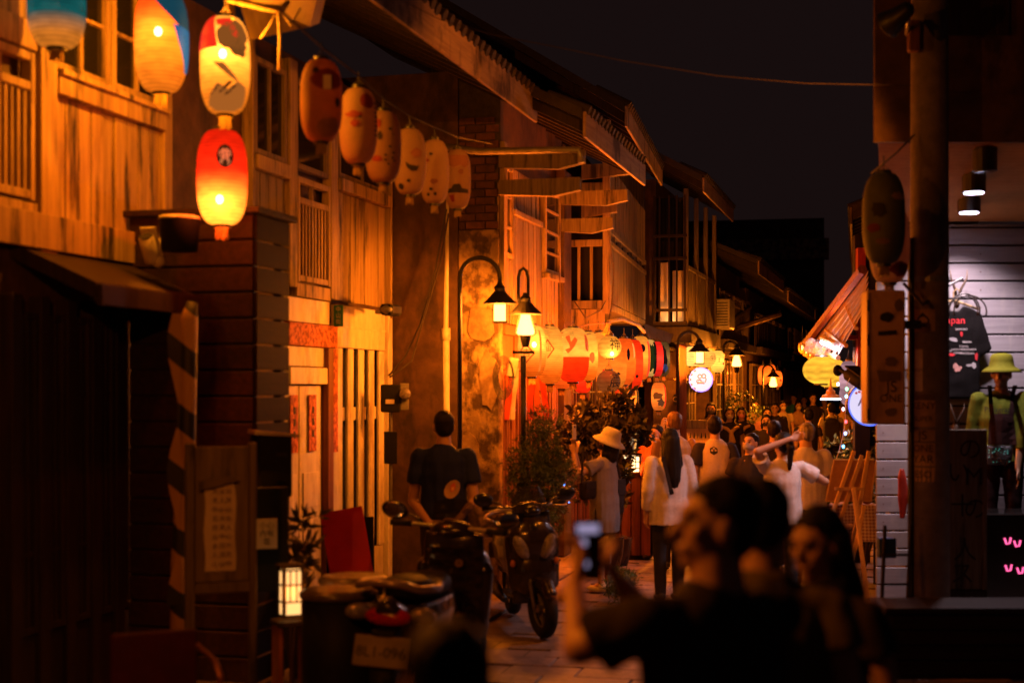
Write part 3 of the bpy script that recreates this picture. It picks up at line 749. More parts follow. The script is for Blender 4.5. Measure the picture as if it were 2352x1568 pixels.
# four lit lanterns beside the nearest house
lantern('teal and sandy paper lantern hung high beside the timber window', 130, 10, 8.0, 132, 200, pmat((.006, .085, .085), .8, c2=(0.825, 0.221, 0.018), bz=-.055, r0=.2, ramp=(-.18, -.07)), 5)
lantern('orange paper lantern with a blue side and a glowing bulb', 370, 95, 8.4, 122, 235, pmat((1.232, 0.0837, 0.0054), 1.15, c2=(1.32, 0.289, 0.012), bz=-.03, r0=.225, ramp=(-.12, .18)), 215, bulb=(0, -.07, .04),
        prints=[('poly', .98, .02, 1.22, TEAL, [(-.12, .30), (.14, .30), (.16, -.12), (.13, -.17), (.02, .02), (-.08, .11), (-.20, .24)]), ('poly', 1.08, -.12, 1.22, BLUE, [(-.05, .12), (.09, .1), (.09, -.1), (.04, -.1), (-.02, .03)])])
lantern('cream paper lantern with red sun and inked mountain print', 517, 152, 8.3, 115, 222, pmat((1.176, 0.3999, 0.03825), 1.15, c2=(1.265, 0.2805, 0.014), bz=.035, r0=.225), 190, bulb=(0, -.07, .055),
        prints=[('poly', -.75, .27, 1.22, INKR, [(-.09, .10), (.03, .12), (.06, .03), (.08, -.06), (-.08, -.07)]),
                ('poly', .35, .33, 1.22, INKR, [(-.08, .05), (.02, .06), (.05, -.02), (.03, -.05), (0, .01), (-.06, .02)]),
                ('poly', .55, .26, 1.22, inkmat((.30, .09, .015), .8), disc(18, .085, .075, .25)), ('poly', .75, .14, 1.22, inkmat((.22, .07, .012), .8), disc(16, .05, .04, .3)),
                ('poly', .15, -.12, 1.22, inkmat((.35, .10, .015), .9), [(-.05, .05), (0, .045), (.05, -.01), (.08, -.05), (.03, -.02), (-.02, .02)]),
                ('poly', .3, -.33, 1.22, inkmat((.42, .12, .018), .9), [(-.13, -.05), (-.05, .05), (.0, .02), (.05, .06), (.10, .04), (.12, -.05), (.05, -.08), (-.08, -.08)]),
                ('poly', .05, -.30, 1.22, INK, [(-.07, -.02), (-.02, .03), (.0, .03), (-.04, -.01)]), ('poly', .35, -.27, 1.22, INK, [(-.06, -.03), (.0, .03), (.02, .03), (-.03, -.02)]),
                ('poly', .6, -.29, 1.22, INK, [(-.06, -.03), (.0, .03), (.02, .03), (-.03, -.02)])])
lantern('red paper lantern with a dark oval doll print low under the cream one', 510, 408, 8.55, 117, 217, pmat((1.456, 0.0279, 0.0036), 1.2, c2=(1.43, 0.34, 0.024), bz=-.12, r0=.24, ramp=(-.21, .03)), 60, bulb=(.0, -.07, -.14),
        prints=[('poly', .32, .19, 1.22, INK, disc(20, .042, .058)), ('poly', .32, .195, 1.22, inkmat((1, .20, .07), .8), disc(16, .03, .030, .03, 0, .008)),
                ('poly', .18, .20, 1.22, INK, disc(8, .004, .004)), ('poly', .32, .135, 1.22, inkmat((.9, .25, .09), .7), [(-.025, .01), (-.01, .012), (-.012, -.022), (-.025, -.012)]), ('poly', .32, .135, 1.22, inkmat((.9, .25, .09), .7), [(.008, .012), (.025, .01), (.026, -.012), (.012, -.022)]),
                ('poly', .25, .205, 1.22, INK, [(-.02, .004), (0, .008), (.02, .004), (0, .004)]), ('poly', .42, .205, 1.22, INK, [(-.02, .004), (0, .008), (.02, .004), (0, .004)]),
                ('poly', -1.05, .17, 1.22, INK, [(-.01, .03), (.005, .03), (.0, .0), (-.012, .0)]), ('poly', -1.05, .08, 1.22, INK, [(-.01, .03), (.005, .03), (.0, .0), (-.012, .0)])])
lantern('unseen orange paper lantern added to light the man with the phone', -231, 0, 3.7, 235, 430, pmat((1.2, .12, .008), 1.1, c2=(1.3, .30, .02), bz=-.02, r0=.155), 380, bulb=(0, -.03, .02))  # added out of view to light the foreground faces from the left
# row of six unlit lanterns under the eave
row = [(738, 232, 8.2, 95, 186, (.40, .20, .12)), (823, 290, 8.75, 86, 172, (.46, .32, .26)), (880, 338, 9.25, 82, 162, (.46, .31, .22)), (941, 372, 9.9, 74, 150, (.50, .36, .30)), (998, 395, 10.5, 66, 145, (.50, .36, .30)), (1051, 412, 11.2, 60, 135, (.48, .33, .27))]
lab = ['unlit russet lantern hung first in the eave row, a white tag on it', 'unlit pink lantern in the eave row with a red snout mark', 'unlit pale lantern in the eave row with scattered dark dabs', 'unlit pale lantern in the eave row with a black crescent mark', 'unlit pale lantern in the eave row with three dots near its base', 'unlit pale lantern ending the eave row, black cap mark over a red band']
dk = mat('lantern black', (.02, .014, .012), bump=0, rnd=0); rd = mat('lantern red', (.22, .022, .016), bump=0, rnd=0); pk = mat('lantern rose', (.30, .12, .08), bump=0, rnd=0)
marks = [[('poly', -.15, .33, 1, dk, disc(12, .022, .02, .1)), ('poly', .45, .22, 1, rd, disc(16, .10, .06, .1)), ('poly', .95, -.05, 1, dk, disc(10, .02, .03, .1)), ('poly', .55, -.36, 1, pk, disc(12, .08, .06, .2))],
         [('poly', -.05, .0, 1, rd, disc(12, .03, .02, .3)), ('poly', -.1, .12, 1, rd, disc(12, .05, .022, .3)), ('poly', .2, .08, 1, dk, disc(8, .008, .01)), ('poly', .6, .3, 1, rd, disc(12, .05, .05, .1))] + [('poly', 1.15, .28-.06*i, 1, dk, [(-.02, 0), (.02, .012), (.02, -.012)]) for i in range(8)],
         [('poly', -.2, .3, 1, rd, disc(10, .02, .03, .2)), ('poly', .5, .22, 1, dk, disc(8, .012, .01, .3)), ('poly', -.1, .12, 1, dk, disc(10, .015, .03, .2)), ('poly', .6, .15, 1, dk, [(-.02, .01), (.02, -.005), (.02, -.01)]), ('poly', -.3, -.2, 1, rd, disc(12, .04, .02, .2))] + [('poly', random.uniform(.1, .9), random.uniform(-.3, 0), 1, dk, disc(8, .010, .008, .3)) for _ in range(7)],
         [('poly', .25, -.1, 1, dk, [(-.05, .03), (-.02, .01), (.03, .0), (.05, .01), (.03, -.03), (-.01, -.035), (-.04, -.01)]), ('poly', .0, -.32, 1, dk, disc(10, .015, .012, .2)), ('poly', -.6, -.40, 1, dk, disc(10, .03, .02, .3)), ('poly', .5, .1, 1, pk, disc(12, .04, .035, .2))],
         [('poly', -.2, .25, 1, dk, disc(10, .014, .012, .2)), ('poly', -.4, .15, 1, rd, disc(10, .012, .012, .2)), ('poly', -.2, -.3, 1, dk, disc(10, .016, .012, .2)), ('poly', -.45, -.38, 1, dk, disc(10, .016, .012, .2)), ('poly', .1, -.37, 1, dk, disc(10, .014, .014, .2)), ('poly', .0, -.18, 1, pk, disc(12, .03, .02, .2))],
         [('poly', .05, -.19, 1, dk, [(-.10, -.03), (-.09, .0), (-.05, .005), (-.035, .035), (.015, .04), (.035, .005), (.09, .0), (.10, -.03)]), ('poly', .05, -.36, 1, rd, [(-.08, .03), (-.03, .035), (-.03, -.02), (-.06, -.02)]), ('poly', .3, .1, 1, pk, disc(12, .02, .02, .3)), ('poly', .05, .17, 1, pk, [(-.1, .1), (.1, .1), (.1, .03), (.06, .0), (.02, .02), (-.03, .0), (-.08, .02)])]]
for (u, v_, d, ww, hh, c), lb, mk in zip(row, lab, marks):
    ww *= 1.03; c = (c[0]*.95, c[1]*.9, c[2]*.8)
    o = lantern(lb, u, v_, d, ww, hh, unlit(c), None, prints=mk, hang=.1)
    if u == 738:
        box('white_tag', .03, .075, -.14, -.128, -.02+.06, .07+.05, M['paper_white'], o, 0)
cable = thing('lantern_wire', 'thin wire carrying the row of unlit lanterns under the eave', 'wire')
q = MB(); pr = [P(u, v_-h_/2-30, d) for u, v_, d, w_, h_, c in row]; pr = [P(640, 20, 7.3)]+pr+[P(1130, 330, 12.4)]
q.tube(pr, .006, 5).build('wire', M['cable'], cable)

# glowing cluster along the red doors
G = 'lantern cluster along the red doors'
cr, cr2 = (1.3, .46, .045), (1.35, .17, .006)
lantern('cream lantern with a diamond emblem beside the lamp post', 1222, 806, 13.7, 66, 118, pmat(cr, 1.25, c2=cr2), 36, bulb=(.02, -.06, .06),
        prints=[('poly', -.45, -.05, 1, inkmat((.4, .06, .005), .9), [(-.09, 0), (0, .10), (.09, 0), (0, -.10), (0, -.08), (.072, 0), (0, .08), (-.072, 0)]), ('text', -.4, -.05, .09, inkmat((.4, .06, .005), .9), '吉'), ('poly', .62, 0, 1, cr and inkmat((1.0, .22, .02), .9), [(-.012, .25), (.012, .25), (.012, -.25), (-.012, -.25)])], tassel='gold')
lantern('cream lantern with a narrow emblem half behind the diamond one', 1263, 815, 14.2, 62, 132, pmat(cr, 1.2, c2=cr2), 26,
        prints=[('poly', -.2, .1, 1, inkmat((.4, .06, .005), .9), [(-.07, 0), (0, .10), (.07, 0), (0, -.10), (0, -.08), (.055, 0), (0, .08), (-.055, 0)]), ('text', -.2, .1, .07, inkmat((.4, .06, .005), .9), '仙')])
lantern('red lantern with a cream band and dancing figure print', 1316, 815, 14.6, 76, 124, pmat((1.344, 0.5115, 0.054), 1.2, c2=(1.54, 0.0255, 0.0024), split=-.02), 34,
        prints=[('poly', -.1, .2, 1, inkmat((.75, .10, .01), .9), [(-.08, .07), (-.03, .09), (-.01, .02), (.03, .07), (.06, .04), (.03, -.02), (.0, -.06), (-.04, -.10), (-.07, -.06), (-.02, -.04), (-.03, 0)]), ('poly', .95, .22, 1, inkmat((.8, .08, .01), .9), disc(14, .03, .09, .1))])
lantern('slim cream lantern behind the red banded one', 1352, 818, 15.2, 44, 112, pmat(cr, 1.2, c2=cr2), 16, prints=[('poly', .3, -.02, 1, inkmat((.8, .15, .02), .9), disc(12, .03, .06, .25))])
lantern('round cream lantern with a black brush character', 1400, 797, 15.0, 56, 54, pmat((1.12, 0.4185, 0.036), 1.2, bz=-.04, r0=.12, rib=60), 20, 'round', bulb=(.02, -.08, -.07), tassel=None, prints=[('text', .45, .06, .14, INKB, '神')])
lantern('big orange lantern hung right behind the round cream one', 1404, 842, 15.6, 72, 104, pmat((1.344, 0.2046, 0.0135), 1.05, c2=(1.21, 0.289, 0.02)), 20, prints=[('poly', -.5, -.1, 1, INKR, disc(10, .025, .025)), ('poly', .4, -.15, 1, INK, disc(10, .018, .018, .4))])
lantern('dim brown round lantern with a bold black character', 1398, 876, 15.2, 56, 54, pmat((.55, .12, .02), .5, rib=60, r0=.12), 3, 'round', tassel=None, prints=[('text', .55, .0, .16, INKB, '農')])
lantern('orange lantern with a dark ring print under the rope pole', 1433, 830, 16.2, 56, 106, pmat((1.344, 0.1488, 0.009), 1.1), 16, prints=[('poly', .3, .15, 1, INKB, disc(14, .02, .07)), ('poly', .9, .2, 1, CREAM, [(-.01, .1), (.015, .1), (.015, -.05), (-.01, -.08)])])
lantern('deep red lantern in the cluster with a small ring mark', 1453, 836, 16.6, 50, 112, pmat((1.456, 0.0465, 0.0054), 1.1), 18, prints=[('poly', .35, -.25, 1, INK, disc(12, .02, .02))])
lantern('cream and orange lantern with a black round patch near its top', 1471, 822, 17.2, 46, 100, pmat((1.176, 0.3906, 0.036), 1.1, c2=(1.32, 0.153, 0.008)), 18, prints=[('poly', .1, .22, 1, INKB, disc(14, .04, .05)), ('poly', .9, .0, 1, inkmat((1.1, .05, .02), 1), [(-.015, .2), (.02, .2), (.02, -.22), (-.015, -.22)])])
lantern('white lantern painted with dark green leaves in the cluster', 1491, 822, 17.8, 36, 84, pmat((1.008, 0.5115, 0.1125), .9), 10, prints=[('poly', .3, .02, 1, inkmat((.02, .05, .008), .4), disc(18, .06, .17, .25)), ('poly', .9, 0, 1, INKB, [(-.03, .2), (.03, .2), (.03, -.2), (-.03, -.2)])])
lantern('crimson lantern with gold edging between dark lanterns', 1509, 824, 18.4, 30, 80, pmat((1.232, 0.0279, 0.0135), .85), 8, prints=[('poly', -.9, 0, 1, CREAM, [(-.006, .2), (.006, .2), (.006, -.2), (-.006, -.2)])])
lantern('black and gold lantern at the end of the cluster', 1525, 823, 18.9, 28, 78, pmat((.25, .12, .03), .5), 4, prints=[('poly', -.2, -.05, 1, INKB, disc(16, .05, .18, .2)), ('poly', .1, -.28, 1, inkmat((.05, .09, .25), .6), disc(12, .04, .05, .3))])
lantern('glittering orange lantern below the black and gold one', 1513, 910, 18.6, 35, 64, pmat((1.12, 0.2046, 0.018), .75), 8, prints=[('poly', -.2, .0, 1, inkmat((.35, .07, .01), .6), disc(14, .06, .05, .4)), ('poly', .2, -.2, 1, inkmat((.2, .06, .02), .6), disc(14, .05, .05, .4)), ('poly', .9, 0, 1, INKR, [(-.01, .15), (.02, .15), (.02, -.15), (-.01, -.15)])])
lantern('orange lantern hung low beside the leafy bush', 1447, 916, 16.8, 40, 62, pmat((1.344, 0.2232, 0.0135), 1.1), 10, prints=[('poly', .95, 0, 1, inkmat((.12, .06, .01), .6), [(-.02, .14), (.02, .14), (.02, -.14), (-.02, -.14)])])
lantern('silvery lantern half hidden by leaves above the lit box', 1441, 1008, 16.5, 44, 78, pmat((.34, .22, .12), .5), 5, prints=[('poly', .9, -.05, 1, CREAM, [(-.02, .18), (.02, .18), (.02, -.18), (-.02, -.18)])])
for i, (u, v_, d, ww, hh, c, c2, lb) in enumerate(((1243, 848, 14.9, 50, 96, (1.3, .16, .01), (1.35, .10, .006), 'orange lantern tucked behind the diamond emblem one'), (1290, 840, 15.0, 52, 104, (1.3, .30, .02), (1.35, .12, .006), 'amber lantern between the narrow emblem and the red banded ones'), (1338, 856, 15.6, 46, 92, (1.4, .05, .006), (1.4, .03, .004), 'plain scarlet lantern hung low behind the slim cream one'), (1374, 812, 15.9, 46, 100, (1.3, .36, .03), (1.35, .14, .008), 'tangerine lantern between the slim cream and the round cream ones'), (1420, 862, 16.8, 44, 90, (1.35, .12, .008), (1.4, .06, .005), 'dark orange lantern low behind the ring print one'))):
    lantern(lb, u, v_, d, ww, hh, pmat(c, 1.05, c2=c2), 10, prints=[('poly', .2, .05, 1, INK, disc(10, .03, .05, .3))])
# next group by the arched lamp
lantern('white paper lantern behind the arched street lamp', 1590, 818, 21.2, 46, 48, pmat((1.344, 0.5766, 0.117), 1.35, rib=80), 22, 'round', tassel=None)
lantern('cream ribbed lantern with black lettering beside the arched lamp', 1619, 822, 21.6, 52, 46, pmat((1.232, 0.465, 0.063), 1.2, rib=80), 18, 'round', tassel=None, prints=[('text', .55, .0, .08, INKB, '今'), ('text', .95, .02, .08, INKB, '安')])
lantern('tall cream lantern with thin vertical writing', 1648, 830, 22.4, 33, 50, pmat((1.176, 0.5115, 0.063), 1.2, rib=80), 16, prints=[('text', .1, .1, .035, INK, '酒'), ('text', .1, .0, .035, INK, '食'), ('poly', .8, -.1, 1, INKR, disc(8, .02, .02, .2)), ('poly', 1.0, .1, 1, INK, disc(8, .012, .05, .2))])
for u, v_, d, ww, hh, lb in ((1753, 862, 30.5, 24, 44, 'deep orange lantern with a bright bulb by the far lamp'), (1770, 858, 31.2, 24, 42, 'orange lantern crowded behind the far lamp'), (1786, 870, 31.8, 22, 36, 'orange lantern with little red flowers by the far lamp')):
    lantern(lb, u, v_, d, ww, hh, pmat((1.4, 0.1581, 0.009), 1.2), 14, prints=[('poly', .5, -.1, 1, INKR, disc(8, .03, .03, .3))] if u == 1786 else ())
# right side
yl = (1.05, .52, .035)
lantern('big round yellow ribbed lantern by the easel stall', 1886, 850, 16.2, 84, 66, pmat(yl, 1.0, rib=36, r0=.22), 40, 'round', tassel=None)
lantern('round yellow lantern half behind the big yellow one', 1908, 856, 16.9, 80, 70, pmat(yl, .95, rib=36, r0=.22), 30, 'round', tassel=None)
lv = (.75, .38, .45)
lantern('pale lilac lantern with a brass top under the awning post', 1949, 868, 15.2, 42, 78, pmat(lv, .42, rib=50), 2, hc=M['gold'], tassel=None)
lantern('pale lilac lantern hung lower behind the security camera', 1954, 905, 15.9, 52, 60, pmat(lv, .35, rib=50), 2, 'round', tassel=None)
ol = mat('olive lantern paper', (.10, .10, .025), (.045, .05, .03), rough=.7, scale=5, stretch=(1, 1, .6), bump=.15, rnd=0)
lantern('dim olive green lantern hung at the concrete pole', 2030, 502, 9.6, 98, 208, ol, None, prints=[('poly', -.75, -.12, 1, mat('dull red print', (.14, .015, .015), bump=0), disc(14, .05, .03, .1)), ('poly', -.3, -.27, 1, mat('tan print', (.20, .10, .05), bump=0), disc(14, .05, .02, .1)), ('poly', .5, .22, 1, mat('tan print', (.36, .20, .09), bump=0), disc(14, .05, .03, .3)), ('poly', -.5, .08, 1, dk, disc(14, .05, .05, .3))])
lantern('white and red lantern tucked behind the olive one', 2043, 560, 10.1, 92, 178, unlit((.55, .42, .40)), None, prints=[('poly', .4, -.34, 1, rd, disc(14, .09, .05, .15)), ('poly', -.7, -.3, 1, dk, disc(10, .02, .03, .1))])

# ---------------------------------------------------------------- street lamps
glassw = bpy.data.materials.new('lamp glass'); glassw.use_nodes = True
b_ = glassw.node_tree.nodes['Principled BSDF']; b_.inputs['Base Color'].default_value = (.9, .8, .6, 1); b_.inputs['Alpha'].default_value = .45; b_.inputs['Roughness'].default_value = .4
b_.inputs['Emission Color'].default_value = (1, .52, .16, 1); b_.inputs['Emission Strength'].default_value = 4.5
def street_lamp(label, u, v, d, arm=None, post_u=None, power=150, square=True, foot=0.0, cw=False, sc_=1.0):
    """lamp head with its shade rim at photo (u, v); arm = (post u, arc top v) for a swan neck"""
    h = P(u, v, d); px = P(post_u if post_u else u, v, d).x
    o = thing('street_lamp', label, 'street lamp', (px, d, foot)); dx = h.x-px; zr = h.z-foot
    q = MB().lathe([(.055*sc_, 0), (.055*sc_, .9), (.035, .95), (.03, 1.0)], 12)
    if arm is not None:
        top = P(u, arm, d).z-foot; R_ = abs(dx)/2
        pts = [(0, 0, .95), (0, 0, top-R_)]
        for i in range(1, 13):
            a = math.pi-math.pi*i/12; pts.append((dx/2+R_*math.cos(a)*(1 if dx > 0 else -1), 0, top-R_+R_*math.sin(a)))
        pts.append((dx, 0, zr+.16*sc_))
        q.tube(pts, .021*sc_, 10)
    else:
        top = zr+.42; pts = [(0, 0, .95), (0, 0, zr-.38)]
        q.tube(pts, .026*sc_, 10)
        q.box(-.10*sc_, .10*sc_, -.02, .02, zr-.36, zr-.335)
        q.tube([(-.045, 0, zr+.1), (-.045, 0, zr+.34), (-.03, 0, zr+.40), (0, 0, zr+.425), (.03, 0, zr+.40), (.045, 0, zr+.34), (.045, 0, zr+.1)], .016*sc_, 8)
    q.build('post', M['black_metal'], o, True)
    g_ = MB().lathe([(r_*sc_, z*sc_) for r_, z in ((.155, 0), (.15, .012), (.09, .07), (.05, .115), (.048, .14), (.058, .145), (.03, .175), (.02, .2))], 20, (dx, 0, zr)).build('shade', M['black_metal'], o, False)
    if square:
        s_ = .058*sc_; hh = .155*sc_
        gl = MB()
        for a in range(4):
            gl.add([Matrix.Rotation(a*math.pi/2, 4, 'Z') @ Vector(p) + Vector((dx, 0, zr)) for p in ((-s_, -s_, -.005), (s_, -s_, -.005), (s_*.96, -s_*.96, -hh), (-s_*.96, -s_*.96, -hh))], [(0, 1, 2, 3)])
        gl.build('glass', glassw, o)
        fr = MB()
        for a in (-1, 1):
            for b in (-1, 1): fr.box(dx+a*s_-.005, dx+a*s_+.005, b*s_-.005, b*s_+.005, zr-hh-.004, zr)
        fr.box(dx-s_-.008, dx+s_+.008, -s_-.008, s_+.008, zr-hh-.018, zr-hh-.002); fr.build('cage', M['black_metal'], o)
    else:
        gl = MB()._open([(.042*sc_, -.002), (.05*sc_, -.04), (.075*sc_, -.13), (.082*sc_, -.165), (.07*sc_, -.185), (.03*sc_, -.19)], 20, (dx, 0, zr)).build('glass', glassw, o, True)
        fr = MB()
        for a in (0, math.pi): fr.tube([(dx+math.cos(a)*.055*sc_, 0, zr), (dx+math.cos(a)*.085*sc_, 0, zr-.12*sc_), (dx+math.cos(a)*.098*sc_, 0, zr-.17*sc_), (dx+math.cos(a)*.06*sc_, 0, zr-.20*sc_)], .005, 6)
        fr.lathe([(.03, -.30), (.045, -.24), (.05, -.21), (.055, -.195)], 14, (dx, 0, zr)); fr.build('cage', M['black_metal'], o)
    point('bulb_light', o, (dx, 0, zr-.085*sc_), power, r=.03)
    return o
street_lamp('black swan-neck lamp with a square glass box before the peeling plaster wall', 1148, 698, 12.9, arm=592, post_u=1056, power=60)
street_lamp('black post lamp with flared glass beside the lantern cluster', 1207, 722, 13.1, power=66, square=False, post_u=1202)
street_lamp('arched black lamp with square glass before the white lanterns', 1606, 808, 20.2, arm=762, post_u=1558, power=170, cw=False)
street_lamp('faint arched lamp with flared glass by the dark wall past the cream lanterns', 1692, 816, 24.5, arm=784, post_u=1662, power=110, square=False)
street_lamp('small arched lamp before the deep orange lanterns', 1776, 866, 28.0, arm=838, post_u=1752, power=190, square=False, sc_=.9)
# ---------------------------------------------------------------- people
from mathutils.bvhtree import BVHTree
def decal(name, target_mesh, parent, m, pts, origin, xdir, ydir, ray, lift=.004, text=None, size=.1):
    """flat print draped on a garment: points in a plane at origin, cast along ray"""
    bm0 = bmesh.new(); bm0.from_mesh(target_mesh); tree = BVHTree.FromBMesh(bm0); bm0.free()
    if text: bm = text_bm(text, size)
    else:
        bm = bmesh.new(); bm.faces.new([bm.verts.new((x, y, 0)) for x, y in pts])
    bmesh.ops.triangulate(bm, faces=bm.faces[:])
    for _ in range(2):
        ed = [e for e in bm.edges if e.calc_length() > .025]
        if ed: bmesh.ops.subdivide_edges(bm, edges=ed, cuts=1); bmesh.ops.triangulate(bm, faces=bm.faces[:])
    o, x_, y_, r_ = Vector(origin), Vector(xdir), Vector(ydir), Vector(ray).normalized()
    for q in bm.verts:
        p = o + x_*q.co.x + y_*q.co.y; hit = tree.ray_cast(p, r_)
        q.co = (hit[0] if hit[0] is not None else p + r_*.15) - r_*lift
    me = bpy.data.meshes.new(name); bm.to_mesh(me); bm.free(); return link(name, me, m, parent)

def hand(mb, wrist, f, side, curl, fine, sg):
    f = f.normalized(); side = (side - f*side.dot(f)).normalized(); n = f.cross(side)*sg
    if not fine:
        mb.cap(wrist, wrist+f*.08, .026, .03, 8); mb.cap(wrist+f*.08, wrist+f*.13+n*.03*curl, .026, .014, 8); return
    for i in (-1, 0, 1): mb.cap(wrist+side*i*.012, wrist+f*.085+side*i*.024, .017, .0145, 8, 3)
    for i, L in enumerate((.070, .080, .076, .060)):
        b0 = wrist+f*.092+side*(-.031+.0205*i)
        d1 = (f*math.cos(curl)+n*math.sin(curl)); d2 = (f*math.cos(curl*2.1)+n*math.sin(curl*2.1))
        k = b0+d1*L*.5; mb.cap(b0-f*.012, k, .0095, .009, 8, 3); mb.cap(k, k+d2*L*.5, .009, .0075, 8, 3)
    t0 = wrist+f*.025-side*.026; t1 = t0+(f*.75-side*.6+n*.25).normalized()*.045; t2 = t1+(f*.9-side*.05+n*.5*curl).normalized()*.035
    mb.cap(t0, t1, .0125, .011, 8, 3); mb.cap(t1, t2, .0105, .0085, 8, 3)

SHOE = cloth('shoe leather', (.05, .04, .035), rough=.5)
JEANS = cloth('dark jeans', (.022, .020, .024)); BLACKC = cloth('black cotton', (.028, .021, .020)); TROUS = cloth('grey trousers', (.06, .05, .045))
def person(label, u, d, face, h=1.65, shirt=None, trousers=JEANS, hair='short', hair_mat='hair_black', mask=None, arms=None, head=(0, 0), lean=0, sleeve=.5, sleeve_mat=None, bulk=1.0, vox=.012, long_hem=0, skirt=None, shoe=SHOE, skin='skin', cat='person', name='person', z0=0, loose=.018, shorts=False, hat=None, stride=0, hands=None, curl=.5, hairlen=.3, group=None, x=None, bald_face=False):
    q_ = h/1.70; px = (u-CU)/FOC*d if x is None else x
    root = thing(name, label, cat, (px, d, z0), R(face), group)
    inv = W2L(root)
    fine = vox < .0105
    ca, sa = math.cos(lean), math.sin(lean)
    def T(p):
        p = Vector(p)
        if p.z > .95:
            dz = p.z-.95; p = Vector((p.x, p.y*ca+dz*sa, .95+dz*ca-p.y*sa))
        return p
    Hm = Matrix.Translation((0, 0, 1.49)) @ Matrix.Rotation(R(head[0]), 4, 'Z') @ Matrix.Rotation(R(head[1]), 4, 'X') @ Matrix.Translation((0, 0, -1.49))
    def TH(p): return T(Hm @ Vector(p))
    def fin(mb): mb.v = [p*q_ for p in mb.v]; return mb
    sx = .178*bulk
    # arms
    A_ = {}
    for key, sg in (('R', 1), ('L', -1)):
        sh = T((sx*sg, 0, 1.372))
        if arms and key in arms:
            e, w_ = [(inv @ P(*p))/q_ if len(p) == 3 and abs(p[0]) > 3 else Vector(p) for p in arms[key][:2]]
        else:
            e = sh + Vector((.055*sg, -.03, -.28)); w_ = e + Vector((-.005*sg, .07, -.24))
        A_[key] = (sh, Vector(e), Vector(w_), sg)
    legs = {}
    for sg in (1, -1):
        st = stride*sg
        legs[sg] = (Vector((.088*sg, 0, .90)), Vector((.095*sg, .015+st*.5, .48)), Vector((.092*sg, -.01+st, .085)))
    # one continuous body
    mb = MB()
    tors = [(0, 0, .86, .12*bulk, .09), (0, -.005, .93, .158*bulk, .112*bulk), (0, 0, 1.02, .148*bulk, .104*bulk), (0, .005, 1.12, .138*bulk, .10*bulk), (0, .005, 1.24, .158*bulk, .112*bulk), (0, 0, 1.32, .165*bulk, .105*bulk), (0, -.005, 1.385, .135*bulk, .080), (0, -.008, 1.42, .09, .066), (0, -.01, 1.455, .058, .056)]
    t = MB().loft(tors); t.v = [T(p) for p in t.v]; mb.add(t.v, t.f)
    mb.cap(T((0, -.012, 1.42)), TH((0, -.002, 1.53)), .058*bulk**2, .050*bulk**1.5)
    hd = MB().ell((0, -.008, 1.600), (.074, .092, .104)).ell((0, .020, 1.550), (.058, .066, .078)).cap((0, .035, 1.50), (0, .062, 1.497), .03, .024)
    hd.cap((0, .083, 1.600), (0, .105, 1.562), .011, .016, 8).ell((0, .078, 1.618), (.05, .014, .012)).cap((-.022, .085, 1.527), (.022, .085, 1.527), .010, .010, 8)
    for sg in (1, -1): hd.ell((.076*sg, -.008, 1.578), (.011, .022, .034)).ell((.045*sg, .055, 1.572), (.022, .022, .022))
    hd.v = [TH(p) for p in hd.v]; mb.add(hd.v, hd.f)
    for key, (sh, e, w_, sg) in A_.items():
        mb.cap(sh, e, .048*bulk, .040); mb.cap(e, w_, .040, .027)
        fdir = (w_-e); side = Vector((0, 1, 0)) if abs(fdir.normalized().y) < .8 else Vector((1, 0, 0))
        hs = hands.get(key) if hands else None
        if hs: fdir, side = Vector(hs[0]), Vector(hs[1])
        hand(mb, w_, fdir, side*-1, curl, fine, sg)
    for sg, (hp, k, a) in legs.items():
        mb.cap(hp, k, .078*bulk, .052); mb.cap(k, a, .054, .036); mb.cap(a, a+Vector((0, .10, -.045)), .036, .03)
    fin(mb); bmesh_ = remesh(mb, vox*q_, 3)
    body = link('body', bmesh_, M[skin] if isinstance(skin, str) else skin, root, True)
    # clothing
    lo = loose
    if shirt is not None:
        c = MB(); hem = .86-long_hem
        rg = [(0, -.004, hem, (.165+lo)*bulk, (.125+lo)*bulk), (0, -.004, max(hem+.03, .95), (.160+lo)*bulk, (.120+lo)*bulk), (0, 0, 1.06, (.150+lo)*bulk, (.112+lo)*bulk), (0, .004, 1.22, (.162+lo*.8)*bulk, (.118+lo*.8)*bulk), (0, 0, 1.32, (.168+lo*.4)*bulk, (.110+lo*.5)*bulk), (0, -.005, 1.388, .138*bulk, .088+lo*.3), (0, -.009, 1.425, .094, .074), (0, -.012, 1.450, .068, .064)]
        t = MB().loft(rg, 20); t.v = [T(p) for p in t.v]; c.add(t.v, t.f)
        slv = MB() if sleeve_mat else c
        for key, (sh, e, w_, sg) in A_.items():
            if sleeve <= 0: continue
            ctr = T((.09*sg*bulk, -.004, 1.365))
            slv.cap(ctr, sh+Vector((0, 0, -.012)), .052*bulk, .054*bulk+lo*.3)
            if sleeve <= 1: slv.tube([sh, sh.lerp(e, sleeve*.5), sh.lerp(e, sleeve)], [.054*bulk+lo*.3, .057*bulk+lo*.6, .057*bulk+lo*.9], 12)
            else:
                slv.cap(sh, e, .058*bulk+lo*.5, .05+lo*.5); e2 = e.lerp(w_, sleeve-1); slv.tube([e, e2], [.05+lo*.5, .036+lo*.5], 12)
        so = link('shirt', remesh(fin(c), vox*q_, 2, .014*q_, random.random()*9, (10, 10, 2.2)), shirt, root, True)
        root['_shirt'] = so.name
        if sleeve_mat: link('sleeve_pair', remesh(fin(slv), vox*q_, 2, .005*q_, random.random()*9), sleeve_mat, root, True).name = 'raglan_yoke'
